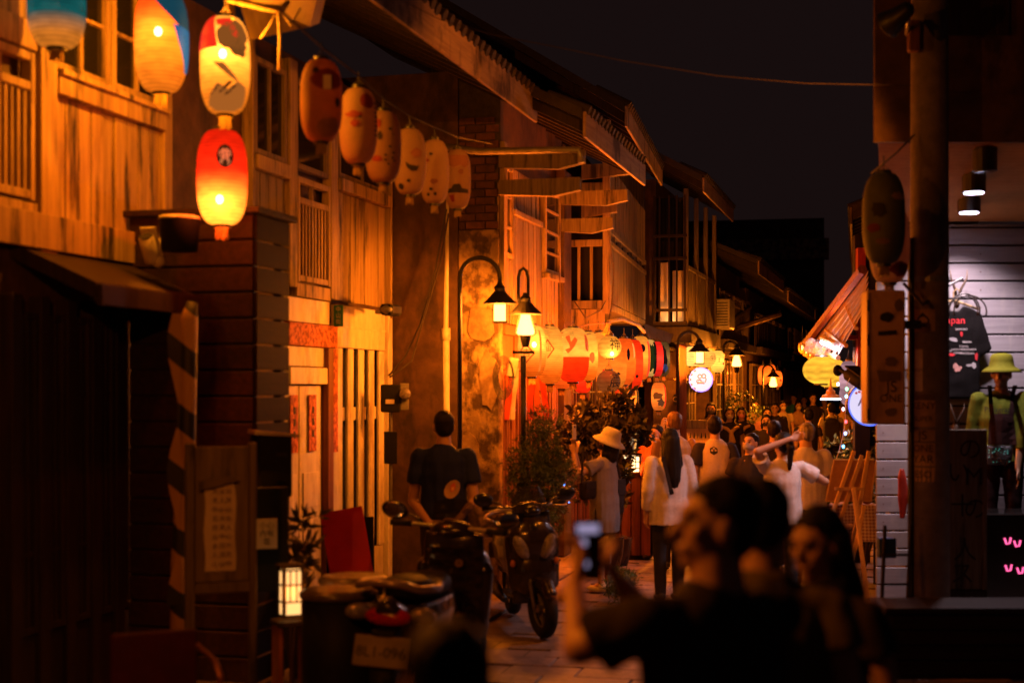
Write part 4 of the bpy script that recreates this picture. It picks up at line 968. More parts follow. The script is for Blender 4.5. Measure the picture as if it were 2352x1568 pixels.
    if skirt is not None:
        c = MB().loft([(0, 0, .42, .22, .19), (0, 0, .7, .20, .16), (0, 0, .93, .165, .125), (0, 0, 1.02, .15, .11)], 20)
        link('skirt', remesh(fin(c), vox*q_, 2, .010*q_, random.random()*9), skirt, root, True)
    elif trousers is not None:
        c = MB().loft([(0, -.004, .84, .165*bulk, .118*bulk), (0, -.006, .93, .170*bulk, .124*bulk), (0, 0, 1.0, .158*bulk, .115*bulk)], 18)
        for sg, (hp, k, a) in legs.items():
            if shorts: c.tube([hp+Vector((0, 0, .02)), hp.lerp(k, .5), hp.lerp(k, .85)], [.098*bulk, .096*bulk, .094*bulk], 12)
            else: c.tube([hp+Vector((0, 0, .02)), hp.lerp(k, .5), k, k.lerp(a, .5), a+Vector((0, 0, -.01))], [.098*bulk, .085*bulk, .068, .062, .055], 12)
        link('trousers', remesh(fin(c), vox*q_, 2, .005*q_, random.random()*9, (5, 5, 9)), trousers, root, True)
    for sg, (hp, k, a) in legs.items():
        c = MB().ell(a+Vector((0, .055, -.045)), (.042, .125, .04)).ell(a+Vector((0, -.01, -.02)), (.045, .055, .055))
        c.v = [Vector((p.x, p.y, max(p.z, 0.004))) for p in c.v]
        fin(c).build('shoe', shoe, root, True)
    # hair
    if hair:
        c = MB().ell((0, -.026, 1.630), (.083, .093, .086)).ell((0, -.045, 1.590), (.079, .062, .085)).ell((0, .028, 1.664), (.060, .038, .027))
        if hair in ('long', 'bob'):
            L = hairlen if hair == 'long' else .12
            for sg in (1, -1): c.cap((.070*sg, -.02, 1.60), (.072*sg, -.03, 1.56-L*.75), .030, .022)
            c.cap((0, -.07, 1.58), (0, -.085, 1.56-L*.6), .078, .085); c.ell((0, -.075, 1.56-L*.45), (.112, .055, L*.45)); c.cap((0, -.085, 1.56-L*.6), (0, -.09, 1.56-L*.85), .085, .05)
        if hair == 'long' and vox < .0105:
            q2 = MB()
            for k_ in range(90):
                a = random.uniform(-1.5, 1.5); e_ = hairlen*random.uniform(.75, 1.12)
                p0 = Vector((.082*math.sin(a), -.03-.075*math.cos(a), 1.62)); p1 = Vector((.105*math.sin(a)+random.uniform(-.012, .012), -.055-.075*math.cos(a), 1.56-e_*.5)); p2 = Vector((.085*math.sin(a)+random.uniform(-.025, .025), -.06-.07*math.cos(a), 1.56-e_))
                q2.tube([TH(p0), TH(p1), p2 if True else p2], [.010, .011, .003], 5)
            fin(q2).build('hair_strand_layer', M[hair_mat], root, True)
        if hair == 'bun': c.ell((0, -.105, 1.665), (.042, .042, .042)); 
        if hair == 'tail': c.cap((0, -.10, 1.63), (0, -.14, 1.56), .035, .04); c.cap((0, -.14, 1.56), (0, -.12, 1.36), .04, .02)
        c.v = [TH(p) for p in c.v]
        link('hair', remesh(fin(c), vox*q_*.75, 2, (.0035 if fine else .006)*q_, random.random()*9, (34, 34, 7)), M[hair_mat], root, True)
    # face
    fc = MB()
    eye = MB()
    for sg in (1, -1):
        e_ = MB().ell((.031*sg, .079, 1.592), (.016, .010, .0075), None, 10, 6); e_.v = [TH(p) for p in e_.v]
        if not bald_face: fin(e_).build('eye', M['ink'], root, True)
        b2 = MB().ell((.033*sg, .085, 1.613), (.02, .007, .0035), None, 8, 5); b2.v = [TH(p) for p in b2.v]; fc.add(b2.v, b2.f)
    if not bald_face: fin(fc).build('eyebrow_line', M['hair_black'], root, True)
    if mask is not None:
        c = MB().ell((0, .030, 1.541), (.063, .086, .052), None, 18, 10).ell((0, .085, 1.560), (.032, .03, .026))
        for sg in (1, -1): c.cap((.055*sg, .05, 1.555), (.079*sg, -.01, 1.585), .003, .003, 6, 2)
        c.v = [TH(p) for p in c.v]
        link('face_mask', remesh(fin(c), .006*q_ if fine else .009*q_, 2), mask, root, True)
    if hat is not None:
        c = MB()._open([(.175, 1.605), (.15, 1.628), (.108, 1.655), (.100, 1.70), (.094, 1.735), (.075, 1.757), (.03, 1.763), (.001, 1.764)], 24, (0, -.01, 0))
        c.v = [TH(Vector((p.x*.95, p.y*1.08, p.z))) for p in c.v]
        o = fin(c).build('hat', hat, root, True); sm = o.modifiers.new('t', 'SOLIDIFY'); sm.thickness = .004
    root['_q'] = q_
    return root
def shirt_of(r): return bpy.data.objects[r['_shirt']]

WHITE = cloth('white cotton', (.58, .50, .48)); LAV = cloth('pale lilac cotton', (.56, .50, .60)); NAVY = cloth('navy cotton', (.014, .020, .12))
ORANGE = cloth('orange shirt', (.55, .14, .06)); TAN = cloth('tan blouse', (.40, .26, .12)); GREYC = cloth('grey jersey', (.20, .17, .165)); OLIVE = cloth('olive cotton', (.12, .09, .035))
PINKC = cloth('pink jacket', (.45, .20, .22)); BLUEC = cloth('sky blue shirt', (.08, .30, .55)); MK_W = cloth('pale mask', (.62, .48, .36)); MK_P = cloth('pink mask', (.62, .22, .28)); MK_D = cloth('dark blue mask', (.10, .09, .14)); MK_G = cloth('grey mask', (.34, .30, .34))
BEIGE = cloth('beige cotton', (.42, .33, .24)); YEL = cloth('mustard scarf', (.55, .32, .08)); FLORAL = cloth('floral cotton', (.42, .26, .16), scale=25)

# close to the camera
pw = person('man with black shirt and short dark hair raising a phone in both hands', 1640, 3.45, 30, 1.70, BLACKC, BLACKC, 'short', vox=.0085, head=(64, 4), bulk=1.12, sleeve=.75, loose=.02,
            arms={'L': ((1330, 1490, 3.42), (1318, 1345, 3.72)), 'R': ((1545, 1470, 3.85), (1432, 1345, 3.80))}, hands={'L': ((.05, .02, .10), (.6, .8, 0)), 'R': ((-.1, .0, .11), (.2, .9, .2))}, curl=.75)
ph = thing('phone', 'phone held up by the man in the black shirt, lit screen with camera view', 'phone', tuple(P(1350, 1262, 3.76)), R(8))
MB().box(-.038, .038, -.004, .004, -.078, .078, bev=.004).build('case', M['plastic_black'], ph)
MB().box(-.034, .034, -.0065, -.0045, -.072, .072).build('screen', mat('dim screen', (.02, .018, .02), rough=.1, bump=0), ph)
scr = emis('phone picture', (.55, .45, .75), .55, False)
for a, b, c, d_ in ((-.030, .028, .045, .068), (-.022, -.004, .012, .030), (-.018, .0, -.045, -.028)): MB().box(a, b, -.0085, -.007, c, d_).build('picture', scr, ph)
wr = thing('bracelet', 'beaded bracelet shining on the wrist of the man with the phone', 'bracelet', tuple(P(1312, 1372, 3.68)))
bd = mat('gold bead', (.8, .42, .1), rough=.1, metal=1, bump=0)
for i in range(14):
    a = 2*math.pi*i/14; MB().ell((.036*math.cos(a), .036*math.sin(a), .006*math.cos(a)), (.0075,)*3, None, 8, 6).build('bead', bd, wr, True)
person('dark haired man in an olive shirt behind the man with the phone', 1752, 3.95, -12, 1.66, OLIVE, BLACKC, 'short', vox=.011, bulk=1.05)
person('woman with long dark hair turning her red-lit face', 1884, 4.35, 140, 1.55, BLACKC, BLACKC, 'long', vox=.0095, hairlen=.42, head=(-12, -10), mask=None)
person('dark head and shoulders below the scooter tail', 1030, 2.35, 5, 1.53, BLACKC, BLACKC, 'short', vox=.011, bulk=1.1)
# by the scooters
pb = person('man in a navy shirt with hands behind his back facing the plaster wall', 1019, 11.2, 8, 1.73, NAVY, BLACKC, 'short', vox=.010, bulk=1.04, sleeve=.62, loose=.02,
            arms={'R': ((1090, 1150, 11.2), (1050, 1195, 10.98)), 'L': ((948, 1150, 11.2), (985, 1200, 10.98))}, hands={'R': ((-.1, .02, -.06), (0, .3, 1)), 'L': ((.1, .02, -.06), (0, .3, 1))}, long_hem=.03)
sh = shirt_of(pb); q_ = pb['_q']
pale = mat('cream print', (.55, .34, .16), bump=0, rnd=0); redp = mat('orange print', (.75, .16, .03), bump=0, rnd=0)
decal('print', sh.data, pb, pale, disc(18, .062, .072), (.055, -.5, 1.13), (1, 0, 0), (.25, 0, 1), (0, 1, 0))
decal('print', sh.data, pb, redp, disc(12, .020, .034), (.06, -.5, 1.145), (1, 0, 0), (.2, 0, 1), (0, 1, 0), lift=.008)
decal('print', sh.data, pb, mat('yellow print', (.85, .5, .12), bump=0), disc(10, .010, .014), (.058, -.5, 1.135), (1, 0, 0), (.2, 0, 1), (0, 1, 0), lift=.011)
# woman with the pale hat photographing lanterns
ph_ = person('woman in a pale brimmed hat and grey dress holding up a phone by the bush', 1388, 13.4, 62, 1.50, GREYC, BLACKC, 'bob', vox=.0085, sleeve=.55, hat=cloth('straw hat', (.36, .31, .25)), head=(0, 22), loose=.03, long_hem=.22, shorts=True, mask=BLACKC,
       arms={'L': ((1326, 1090, 13.15), (1318, 1042, 13.3)), 'R': ((1330, 1085, 13.65), (1322, 1045, 13.55))}, hands={'L': ((.02, .0, .12), (.3, 1, 0)), 'R': ((.02, .0, .12), (.3, 1, 0))}, curl=.35, shoe=cloth('white trainer', (.6, .52, .42)))
pp = thing('phone', 'small pale phone in the hand of the woman in the brimmed hat', 'phone', tuple(P(1319, 992, 13.3)), R(60))
MB().box(-.036, .036, -.004, .004, -.07, .07, bev=.004).build('case', M['paper_white'], pp)
MB().ell((0, -.006, .05), (.012, .004, .012), None, 10, 6).build('camera_lens', M['ink'], pp)
def bag(label, u, v, d, w_, h_, dp, m, strap=True, rz=0):
    o = thing('shoulder_bag', label, 'bag', tuple(P(u, v, d)), R(rz)); w_, h_, dp = w_/2, h_/2, dp/2
    MB().box(-w_, w_, -dp, dp, -h_, h_, bev=.03).build('pouch', m, o, True)
    MB().box(-w_*.98, w_*.98, -dp-.008, -dp+.004, h_*.1, h_*.98, bev=.01).build('flap', m, o)
    if strap: MB().tube([(-w_, 0, h_*.8), (-w_*.5, .02, h_+.28), (w_*.5, .06, h_+.28), (w_, 0, h_*.8)], .011, 6).build('strap', m, o)
    return o
bag('black shoulder bag at the waist of the woman in the hat', 1350, 1125, 13.2, .24, .17, .08, BLACKC, rz=60)
bag('black tote hanging behind the woman in the hat', 1418, 1140, 13.5, .16, .34, .09, BLACKC, rz=60)
# middle group
pc = person('woman with very long black hair and a loose white shirt', 1537, 12.8, 14, 1.55, WHITE, JEANS, 'long', vox=.0095, sleeve=1.75, loose=.04, hairlen=.58, long_hem=.10, head=(6, 0))
st = thing('camera_strap', 'dark camera strap across the white shirt of the long haired woman', 'strap', tuple(P(1530, 1080, 12.62)), R(14))
MB().box(-.016, .016, -.010, .002, -.17, .13).tr(Matrix.Rotation(R(-14), 4, 'Y')).build('webbing', BLACKC, st)
MB().box(-.02, .02, -.014, .004, -.22, -.17, bev=.006).tr(Matrix.Rotation(R(-14), 4, 'Y')).build('tip', M['plastic_matt'], st)
person('woman in an orange shirt with a pale mask beside the lit box', 1506, 15.9, 150, 1.50, ORANGE, JEANS, 'bob', mask=MK_W, sleeve=1.5, arms={'R': ((1480, 1085, 15.8), (1500, 1040, 15.5))}, head=(-10, 0), vox=.010)
person('person with bleached brown hair behind the long haired woman', 1548, 15.0, 10, 1.66, WHITE, JEANS, 'short', hair_mat='hair_brown', vox=.011, sleeve=0, bulk=1.1)
pr_ = person('young man in a cream raglan shirt with dark sleeves and a cube emblem', 1642, 14.8, 4, 1.62, cloth('cream jersey', (.60, .47, .38)), JEANS, 'short', vox=.010, sleeve=.7, sleeve_mat=cloth('dark blue sleeve', (.035, .03, .06)), loose=.03, head=(-18, 0))
sh = shirt_of(pr_)
hexa = [(.045*math.cos(R(60*i+30)), .045*math.sin(R(60*i+30))) for i in range(6)]
decal('emblem', sh.data, pr_, M['ink'], hexa, (-.035, -.5, 1.27), (1, 0, 0), (0, 0, 1), (0, 1, 0))
for dx, dz in ((-.018, .004), (.018, .004), (0, .024)): decal('emblem', sh.data, pr_, cloth('cream jersey print', (.5, .38, .3)), [(x*.28+dx, y*.28+dz) for x, y in hexa], (-.035, -.5, 1.27), (1, 0, 0), (0, 0, 1), (0, 1, 0), lift=.008)
person('woman with a grey mask and tied dark hair looking up past the raglan shirt', 1722, 14.0, 165, 1.47, BLACKC, JEANS, 'bun', mask=MK_G, head=(-24, 10), vox=.010)
pt = person('woman in a white T-shirt gathering her hair with both arms raised', 1797, 12.5, 6, 1.52, WHITE, JEANS, 'tail', vox=.0088, sleeve=.62, loose=.03, long_hem=.05, head=(18, 0),
            arms={'L': ((-.30, -.17, 1.53), (.03, -.17, 1.65)), 'R': ((.44, .02, 1.22), (.24, .12, 1.30))}, hands={'L': ((.1, .0, .02), (0, .3, 1)), 'R': ((-.1, .1, .05), (0, 0, 1))}, curl=.7)
person('man with greying hair in a pale lilac shirt beside the easel', 1850, 13.9, 6, 1.57, LAV, JEANS, 'short', hair_mat='hair_grey', vox=.010, loose=.04, bulk=1.12, long_hem=.06, head=(28, 0), sleeve=.8)
person('dark haired person just behind the woman gathering her hair', 1778, 15.3, -8, 1.56, BLACKC, JEANS, 'short', vox=.012)
# further down the lane
F_ = [('woman with a dark blue mask behind the earring stand', 1633, 24.3, 172, 1.66, FLORAL, 'long', MK_D), ('woman with a mustard scarf over a black top and a pale mask', 1676, 23.6, 178, 1.59, BLACKC, 'bob', MK_W),
      ('woman with a pink mask and long black hair by the mustard scarf', 1703, 24.4, 176, 1.58, BLACKC, 'long', MK_P), ('woman in a tan blouse with tied hair and a pale mask', 1735, 31, 180, 1.64, TAN, 'bun', MK_W),
      ('girl in a pink jacket with a pale mask', 1763, 26, 170, 1.55, PINKC, 'bob', MK_W), ('dark haired man in an open black jacket walking up the lane', 1780, 28, 165, 1.62, BLACKC, 'short', None),
      ('black haired person with a black mask before the pink jacket', 1760, 22, 172, 1.50, BLACKC, 'bob', BLACKC), ('man in a beige shirt with a pale mask in the crowd', 1799, 31.5, 180, 1.62, BEIGE, 'short', MK_W),
      ('man in a sky blue shirt far down the lane', 1823, 38, 150, 1.74, BLUEC, 'short', None), ('woman in a pale floral dress with a mask walking up', 1834, 33, 180, 1.60, FLORAL, 'long', MK_W),
      ('person in a grey shirt far behind the floral dress', 1847, 38.5, 175, 1.68, GREYC, 'short', None), ('tall man in a black T-shirt with a small chest print', 1868, 33, 178, 1.78, BLACKC, 'short', None),
      ('person in a light shirt past the tall man in black', 1894, 36.5, 190, 1.66, BEIGE, 'short', None), ('person in a light shirt wearing a black backpack', 1909, 27, 6, 1.63, BEIGE, 'short', None),
      ('dark dressed person between the lilac shirt and the black T-shirt', 1856, 22.5, 10, 1.58, BLACKC, 'short', None), ('person in brown at the edge of the lane by the leaves', 1936, 31, 0, 1.6, TAN, 'short', None)]
for lb, u, d, fc, h, shm, hr, mk in F_:
    r_ = person(lb, u, d, fc + random.uniform(-6, 6), h, shm, random.choice((JEANS, TROUS, BLACKC)) if 'floral dress' not in lb else TROUS, hr, mask=mk, vox=.015 if d < 30 else .018, skirt=FLORAL if 'floral dress' in lb else None, stride=random.choice((-.12, 0, .1)), sleeve=0.5 if 'jacket' not in lb else 1.8)
    if 'mustard scarf' in lb:
        c = MB().tube([(-.15, .05, 1.36), (-.07, .12, 1.33), (0, .15, 1.26), (.0, .15, 1.02)], [.03, .035, .04, .05], 8).tube([(.15, .05, 1.36), (.07, .12, 1.33), (0, .15, 1.26), (-.05, .15, 1.08)], [.03, .035, .035, .045], 8).ell((0, -.06, 1.40), (.15, .06, .05))
        c.v = [p*(1.59/1.7) for p in c.v]; link('scarf', remesh(c, .014, 2), YEL, r_, True)
bp = thing('backpack', 'black backpack with thin straps worn in the crowd', 'backpack', (P(1909, 890, 26.78).x, 26.78, 1.08), R(6))
link('sack', remesh(MB().box(-.15, .15, -.09, .06, -.24, .2).ell((0, -.02, .2), (.14, .09, .08)), .02, 4), BLACKC, bp, True)
for sg in (-1, 1): MB().tube([(sg*.12, .02, .16), (sg*.13, .0, .30), (sg*.11, .1, .36)], .018, 6).build('strap', BLACKC, bp)
# ---------------------------------------------------------------- right side: clothes shop
shop = thing('clothes_shop', 'clothes shop porch with white plank wall, ribbed soffit coloured a lamplight orange and dark upper wall', 'shop', (0, 12.6, 0))
PW = M['plank_white']
xl, xr = P(2013, 0, 12.6).x, 5.6
zt = P(0, 515, 12.6).z
n = 24; ph_ = zt/n
z = .02
k = 0
while z < zt-.02:
    h_ = .158
    box('plank', xl, xr, 0+random.uniform(-.003, .003), .03, z+.008, min(z+h_-.008, zt), PW, shop, .004)
    z += h_
box('stud', xl+.03, xl+.09, .031, .09, 0, zt, M['wood_dark'], shop); box('stud', 4.6, 4.66, .031, .09, 0, zt, M['wood_dark'], shop)
box('backing', 3.75, xr, .1, .14, 0, zt, M['wood_dark'], shop, 0)
for x_ in [xl+.06, 3.62, 4.15, 4.62]:
    for i in range(20):
        MB().lathe([(.006, -.001), (.006, .0005)], 8).tr(Matrix.Translation((x_, -.005, .1+i*.158)) @ Matrix.Rotation(R(90), 4, 'X')).build('nail_head', M['ink_soft'], shop)
# ribbed soffit sloping to the front edge, upper wall above
zf = P(0, 320, 10.9).z
x0s = P(2012, 0, 10.9).x
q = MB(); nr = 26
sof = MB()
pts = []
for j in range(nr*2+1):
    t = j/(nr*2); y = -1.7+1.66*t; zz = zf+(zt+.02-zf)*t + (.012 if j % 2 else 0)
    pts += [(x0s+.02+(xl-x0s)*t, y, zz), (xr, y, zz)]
sof.sheet(pts, 2).build('ribbed_soffit', mat('soffit board', (.58, .33, .12), (.46, .25, .09), scale=5, rough=.6, bump=.1, rnd=0), shop, fix=False)  # orange of warm lamplight put into the board colour
box('upper_wall', x0s-.02, xr, -1.75, -1.70, zf-.03, 7.5, M['plaster'], shop, 0)
MB().add([(x, y, z) for (x, y) in ((x0s+.0, -1.69), (xl+.45, 1.4)) for z in (zf+.05, 7.5)]+[(x+.12, y, z) for (x, y) in ((x0s+.0, -1.69), (xl+.45, 1.4)) for z in (zf+.05, 7.5)], [(0, 1, 3, 2), (4, 6, 7, 5), (0, 2, 6, 4), (1, 5, 7, 3), (0, 4, 5, 1), (2, 3, 7, 6)]).build('upper_side', M['plaster'], shop)
for i in range(3): box('upper_board', x0s+.3+i*.9, x0s+1.0+i*.9, -1.78, -1.752, 4.6, 5.6, M['wood_dark'], shop)
box('side_frame', 4.62, 4.75, -.5, -.02, 0, zt, M['wood_dark'], shop)
# spotlights
spotglow = emis('cool lamp face', (.80, .72, 1.0), 14, False)
for u, v_, d, on, lb in ((2262, 365, 11.1, 0, 'black ceiling spotlight hung first by the porch edge, switched off'), (2237, 415, 11.6, 1, 'lit black ceiling spotlight above the hanging shirt'), (2226, 462, 12.1, 1, 'lit black ceiling spotlight close to the plank wall')):
    c = P(u, v_, d); o = thing('spotlight', lb, 'spotlight', tuple(c)); rr = .095; hh = .19
    MB().lathe([(rr*.9, hh/2), (rr, hh/2-.02), (rr, -hh/2)], 24).build('housing', M['black_metal'], o, False)
    MB().lathe([(rr*.82, -hh/2-.004), (rr*.82, -hh/2-.010)], 24).build('lamp_face', spotglow if on else M['chrome'], o)
    MB().tube([(0, 0, hh/2), (0, 0, hh/2+.35)], .012, 8).build('stem', M['black_metal'], o)
    MB().box(-.11, -.0, -.05, .05, hh/2+.02, hh/2+.1).build('driver_box', M['black_metal'], o)
    if on:
        l = bpy.data.lights.new('spot_beam', 'SPOT'); l.energy = 165; l.color = (1.0, .74, .82); l.spot_size = R(124); l.spot_blend = .6; l.shadow_soft_size = .05
        lo = bpy.data.objects.new('spot_beam', l); col.objects.link(lo); lo.parent = o; lo.location = (0, 0, -hh/2-.03)
# T-shirt on a hanger
ts = thing('hanging_shirt', 'black T-shirt with red script and city names hung on the white planks', 't-shirt', tuple(P(2190, 702, 12.45)))
W_, Ht = .34, .58
out = [(-.10, 0), (-.26, -.05), (-.36, -.27), (-.26, -.32), (-.235, -.22), (-.25, -Ht), (.25, -Ht), (.235, -.22), (.26, -.32), (.36, -.27), (.26, -.05), (.10, 0), (.05, -.035), (-.05, -.035)]
out = [(x*.92, z*1.40) for x, z in out]
tm = MB().prism(out, -.03, .03).mesh('t'); 
c = MB().prism(out, -.028, .028); tsm = remesh(c, .012, 3, .008, 3)
so = link('cloth', tsm, cloth('jet black cotton', (.007, .006, .006), spec=.05), ts, True)
MB().tube([(-.22, 0, -.03), (0, 0, .05), (.22, 0, -.03)], .012, 8).tube([(0, 0, .05), (0, 0, .12), (.03, 0, .15), (.05, 0, .13)], .006, 6).build('hanger', M['wood_bare'], ts)
prt = mat('red script print', (.6, .02, .03), bump=0); wht = mat('white print', (.6, .55, .55), bump=0); ros = mat('rose print', (.55, .28, .24), bump=0)
def tp(txt, x, z_, sz, m_): decal('lettering', tsm, ts, m_, None, (x, -.3, z_*1.3), (1, 0, 0), (0, 0, 1), (0, 1, 0), text=txt, size=sz, lift=.004)
tp('Japan', .0, -.10, .09, prt)
for t_, x, z_ in (('SAPPORO', .06, -.16), ('SENDAI', .11, -.245), ('TOKYO', .08, -.275), ('YOKOHAMA', .12, -.295), ('NAGOYA', .02, -.295), ('OSAKA', .03, -.318), ('YOKOSUKA', .11, -.322), ('KOBE', -.05, -.305)): tp(t_, x, z_, .024, wht)
for i in range(9): decal('flower_print', tsm, ts, ros, disc(8, .017, .017, .2), (.02+.035*math.cos(i*2.3)*(i % 3)/2, -.3, -.53+.03*math.sin(i*2.3)*(i % 3)/2), (1, 0, 0), (0, 0, 1), (0, 1, 0))
for x, z_, a, b_ in ((-.02, -.225, .05, .012), (.0, -.235, .03, .010), (.13, -.40, .03, .012), (.17, -.40, .02, .025)): decal('brush_print', tsm, ts, mat('grey print', (.35, .33, .34), bump=0), disc(10, a, b_, .3), (x, -.3, z_*1.3), (1, 0, 0), (0, 0, 1), (0, 1, 0))
for x, z_, a, b_ in ((-.03, -.33, .03, .012), (.06, -.19, .012, .02), (.19, -.34, .012, .035)): decal('brush_print', tsm, ts, prt, disc(10, a, b_, .3), (x, -.3, z_*1.3), (1, 0, 0), (0, 0, 1), (0, 1, 0))
# antler hooks
for u, v_, lb, s_ in ((2198, 660, 'pair of dark antlers fixed above the hanging shirt', 1.25), (2195, 955, 'small dark antler hook under the hanging shirt', 1.0)):
    o = thing('antler_hook', lb, 'antlers', tuple(P(u, v_, 12.5)))
    for sg in (-1, 1): MB().tube([(0, 0, -.10*s_), (sg*.02*s_, -.03, -.02), (sg*.055*s_, -.06, .06*s_), (sg*.06*s_, -.05, .12*s_)], [.016, .012, .008, .003], 6).build('antler', M['bark'], o, True)
    MB().ell((0, 0, -.10*s_), (.028, .03, .05*s_)).build('skull_mount', M['bark'], o, True)
hp = thing('hanger_hoops', 'bundle of dark hoops and cables looped beside the pole', 'cable', tuple(P(2215, 715, 11.9)))
for i, (a, b_) in enumerate(((.13, .15), (.10, .13), (.16, .14))):
    MB().tube([(a*math.cos(t)*1.0+.02*i, .02*i, b_*math.sin(t)) for t in [math.pi*k/12 for k in range(-1, 14)]], .007, 8).build('hoop', M['cable'], hp, True)
# mannequin
GL = mat('mannequin gloss', (.36, .20, .12), (.32, .18, .11), rough=.18, bump=0, rnd=0, coat=.8)
LIME = cloth('lime sweatshirt', (.11, .13, .012))
mn = person('glossy mannequin in a lime sweatshirt and bucket hat with dark dungarees', 2300, 12.15, 162, 1.73, LIME, cloth('dark dungarees', (.03, .012, .012)), None, vox=.0088, skin=GL, cat='mannequin', name='mannequin', z0=.42, sleeve=1.35, loose=.03, bald_face=True,
            hat=cloth('lime bucket hat', (.12, .12, .007)), arms={'L': ((2345, 1010, 12.0), (2338, 1075, 11.95))}, curl=.25, hands={'L': ((-.01, .02, -.1), (0, 1, 0))}, head=(-14, 0))
sh = shirt_of(mn)
DG = cloth('dungaree bib', (.03, .012, .012))
decal('bib', sh.data, mn, DG, [(-.11, -.14), (.12, -.14), (.10, .06), (.08, .12), (-.08, .12), (-.10, .06)], (0, .6, 1.16), (-1, 0, 0), (0, 0, 1), (0, -1, 0), lift=.010)
for sg in (-1, 1): decal('bib_strap', sh.data, mn, DG, [(-.018, -.12), (.018, -.12), (.03*sg+.018, .19), (.03*sg-.018, .19)], (.07*sg, .6, 1.33), (1, 0, 0), (0, 0, 1), (0, -1, 0), lift=.012)
decal('lettering', sh.data, mn, M['ink'], None, (.015, .6, 1.315), (-1, 0, 0), (0, 0, 1), (0, -1, 0), text='Paragraph', size=.062, lift=.008)
decal('lettering', sh.data, mn, M['ink'], None, (-.115, .6, 1.335), (-1, 0, 0), (0, 0, 1), (0, -1, 0), text='℗', size=.04, lift=.008)
pl = thing('plinth', 'dark display plinth under the mannequin', 'plinth', (P(2300, 0, 12.15).x, 12.15, 0))
MB().box(-.45, .6, -.3, .35, 0, .40, bev=.01).build('block', M['wood_dark'], pl); MB().box(-.47, .62, -.32, .37, .402, .425, bev=.005).build('top_board', M['wood_dark'], pl)
bb = thing('belt_bag', 'holographic silver belt bag on the mannequin', 'belt bag', tuple(P(2292, 1043, 11.95)), R(-14))
holo = mat('holographic film', (.22, .21, .22), (.08, .08, .09), rough=.12, metal=.9, scale=40, bump=1.0, rnd=0, bdist=.02)
link('pouch', remesh(MB().loft([(0, 0, -.09, .08, .03), (0, -.01, -.04, .115, .045), (0, 0, .05, .125, .04), (0, 0, .075, .12, .03)], 20), .008, 2), holo, bb, True)
MB().box(-.115, .115, -.043, -.036, .058, .066).build('zip', M['chrome'], bb)
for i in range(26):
    MB().ell((random.uniform(-.09, .09), -.043, random.uniform(-.07, .05)), (.003, .002, .004), None, 6, 4).build('sequin_glint', emis('glint', random.choice(((.1, .8, .6), (.6, .7, 1), (.1, .5, .9))), .5, False) if i < 3 else bpy.data.materials['glint' + ('' if i % 3 == 0 else '.00%d' % (i % 3))], bb)  # glints on the bag painted as dots with their own glow
# handwritten board
hb = thing('menu_board', 'brown hand-lettered board standing beside the pole', 'board', tuple(P(2216, 1170, 11.0)))
box('panel', -.135, .135, 0, .03, -.62, .62, M['wood_grey'], hb); box('edge', .137, .17, -.01, .04, -.62, .62, M['wood_grey'], hb)
for t_, z_, x in (('の', .46, .04), ('い', .28, -.05), ('M', .25, .07), ('十', .02, -.02), ('の', .0, .08), ('人', -.32, .0), ('ス', -.5, -.02)): lettering('lettering', t_, .19, M['ink'], hb, (x, -.004, z_))
box('foot', -.14, .17, -.02, .05, -1.06, -.622, M['wood_dark'], hb)
cab = thing('game_cabinet', 'black cabinet with small glowing pink marks by the mannequin', 'cabinet', (4.1, 11.3, 0))
box('body', -.55, 1.0, 0, .5, 0, .92, M['plastic_black'], cab, .01)
pkl = emis('pink glow', (1.0, .10, .30), 2.2, False)  # emissive pink for the marks on the cabinet front
for u, v_ in ((2316, 1241), (2338, 1247), (2318, 1303), (2345, 1309)):
    p = W2L(cab) @ P(u, v_, 11.29)
    MB().tube([(p.x-.03, -.012, p.z+.02), (p.x-.015, -.012, p.z-.025), (p.x+.01, -.012, p.z-.02), (p.x+.02, -.012, p.z+.025)], .007, 6).build('pink_mark', pkl, cab)
# concrete pole with its boxes and stickers
pc_ = P(2135, 890, 10.3)
pole = thing('utility_pole', 'concrete utility pole plastered with stickers', 'utility pole', (pc_.x, pc_.y, 0))
MB().lathe([(.145, 0), (.135, 3), (.122, 8.5)], 28).build('shaft', M['concrete'], pole, True)
def sticker(parent, txt, a, z_, wd, ht, m1, m2, r_=.1375, sz=.08):
    for kind in (0, 1):
        bm = text_bm(txt, sz) if kind else bmesh.new()
        if not kind:
            nx = 8
            vs = [[bm.verts.new((-wd/2+wd*i/nx, y, 0)) for i in range(nx+1)] for y in (-ht/2, ht/2)]
            for i in range(nx): bm.faces.new((vs[0][i], vs[0][i+1], vs[1][i+1], vs[1][i]))
        for q in bm.verts:
            al = a + q.co.x/r_; rr = r_+.003+(.003 if kind else 0); q.co = Vector((rr*math.sin(al), -rr*math.cos(al), z_+q.co.y))
        me = bpy.data.meshes.new('s'); bm.to_mesh(me); bm.free(); link('lettering' if kind else 'sticker', me, m2 if kind else m1, parent)
stk = mat('worn sticker', (.42, .26, .13), (.28, .17, .08), scale=9, bump=.05, rnd=.15); stw = mat('white sticker', (.5, .42, .36), rough=.5, bump=0)
zz = lambda v_: CAMZ-(v_-CV)/FOC*10.17
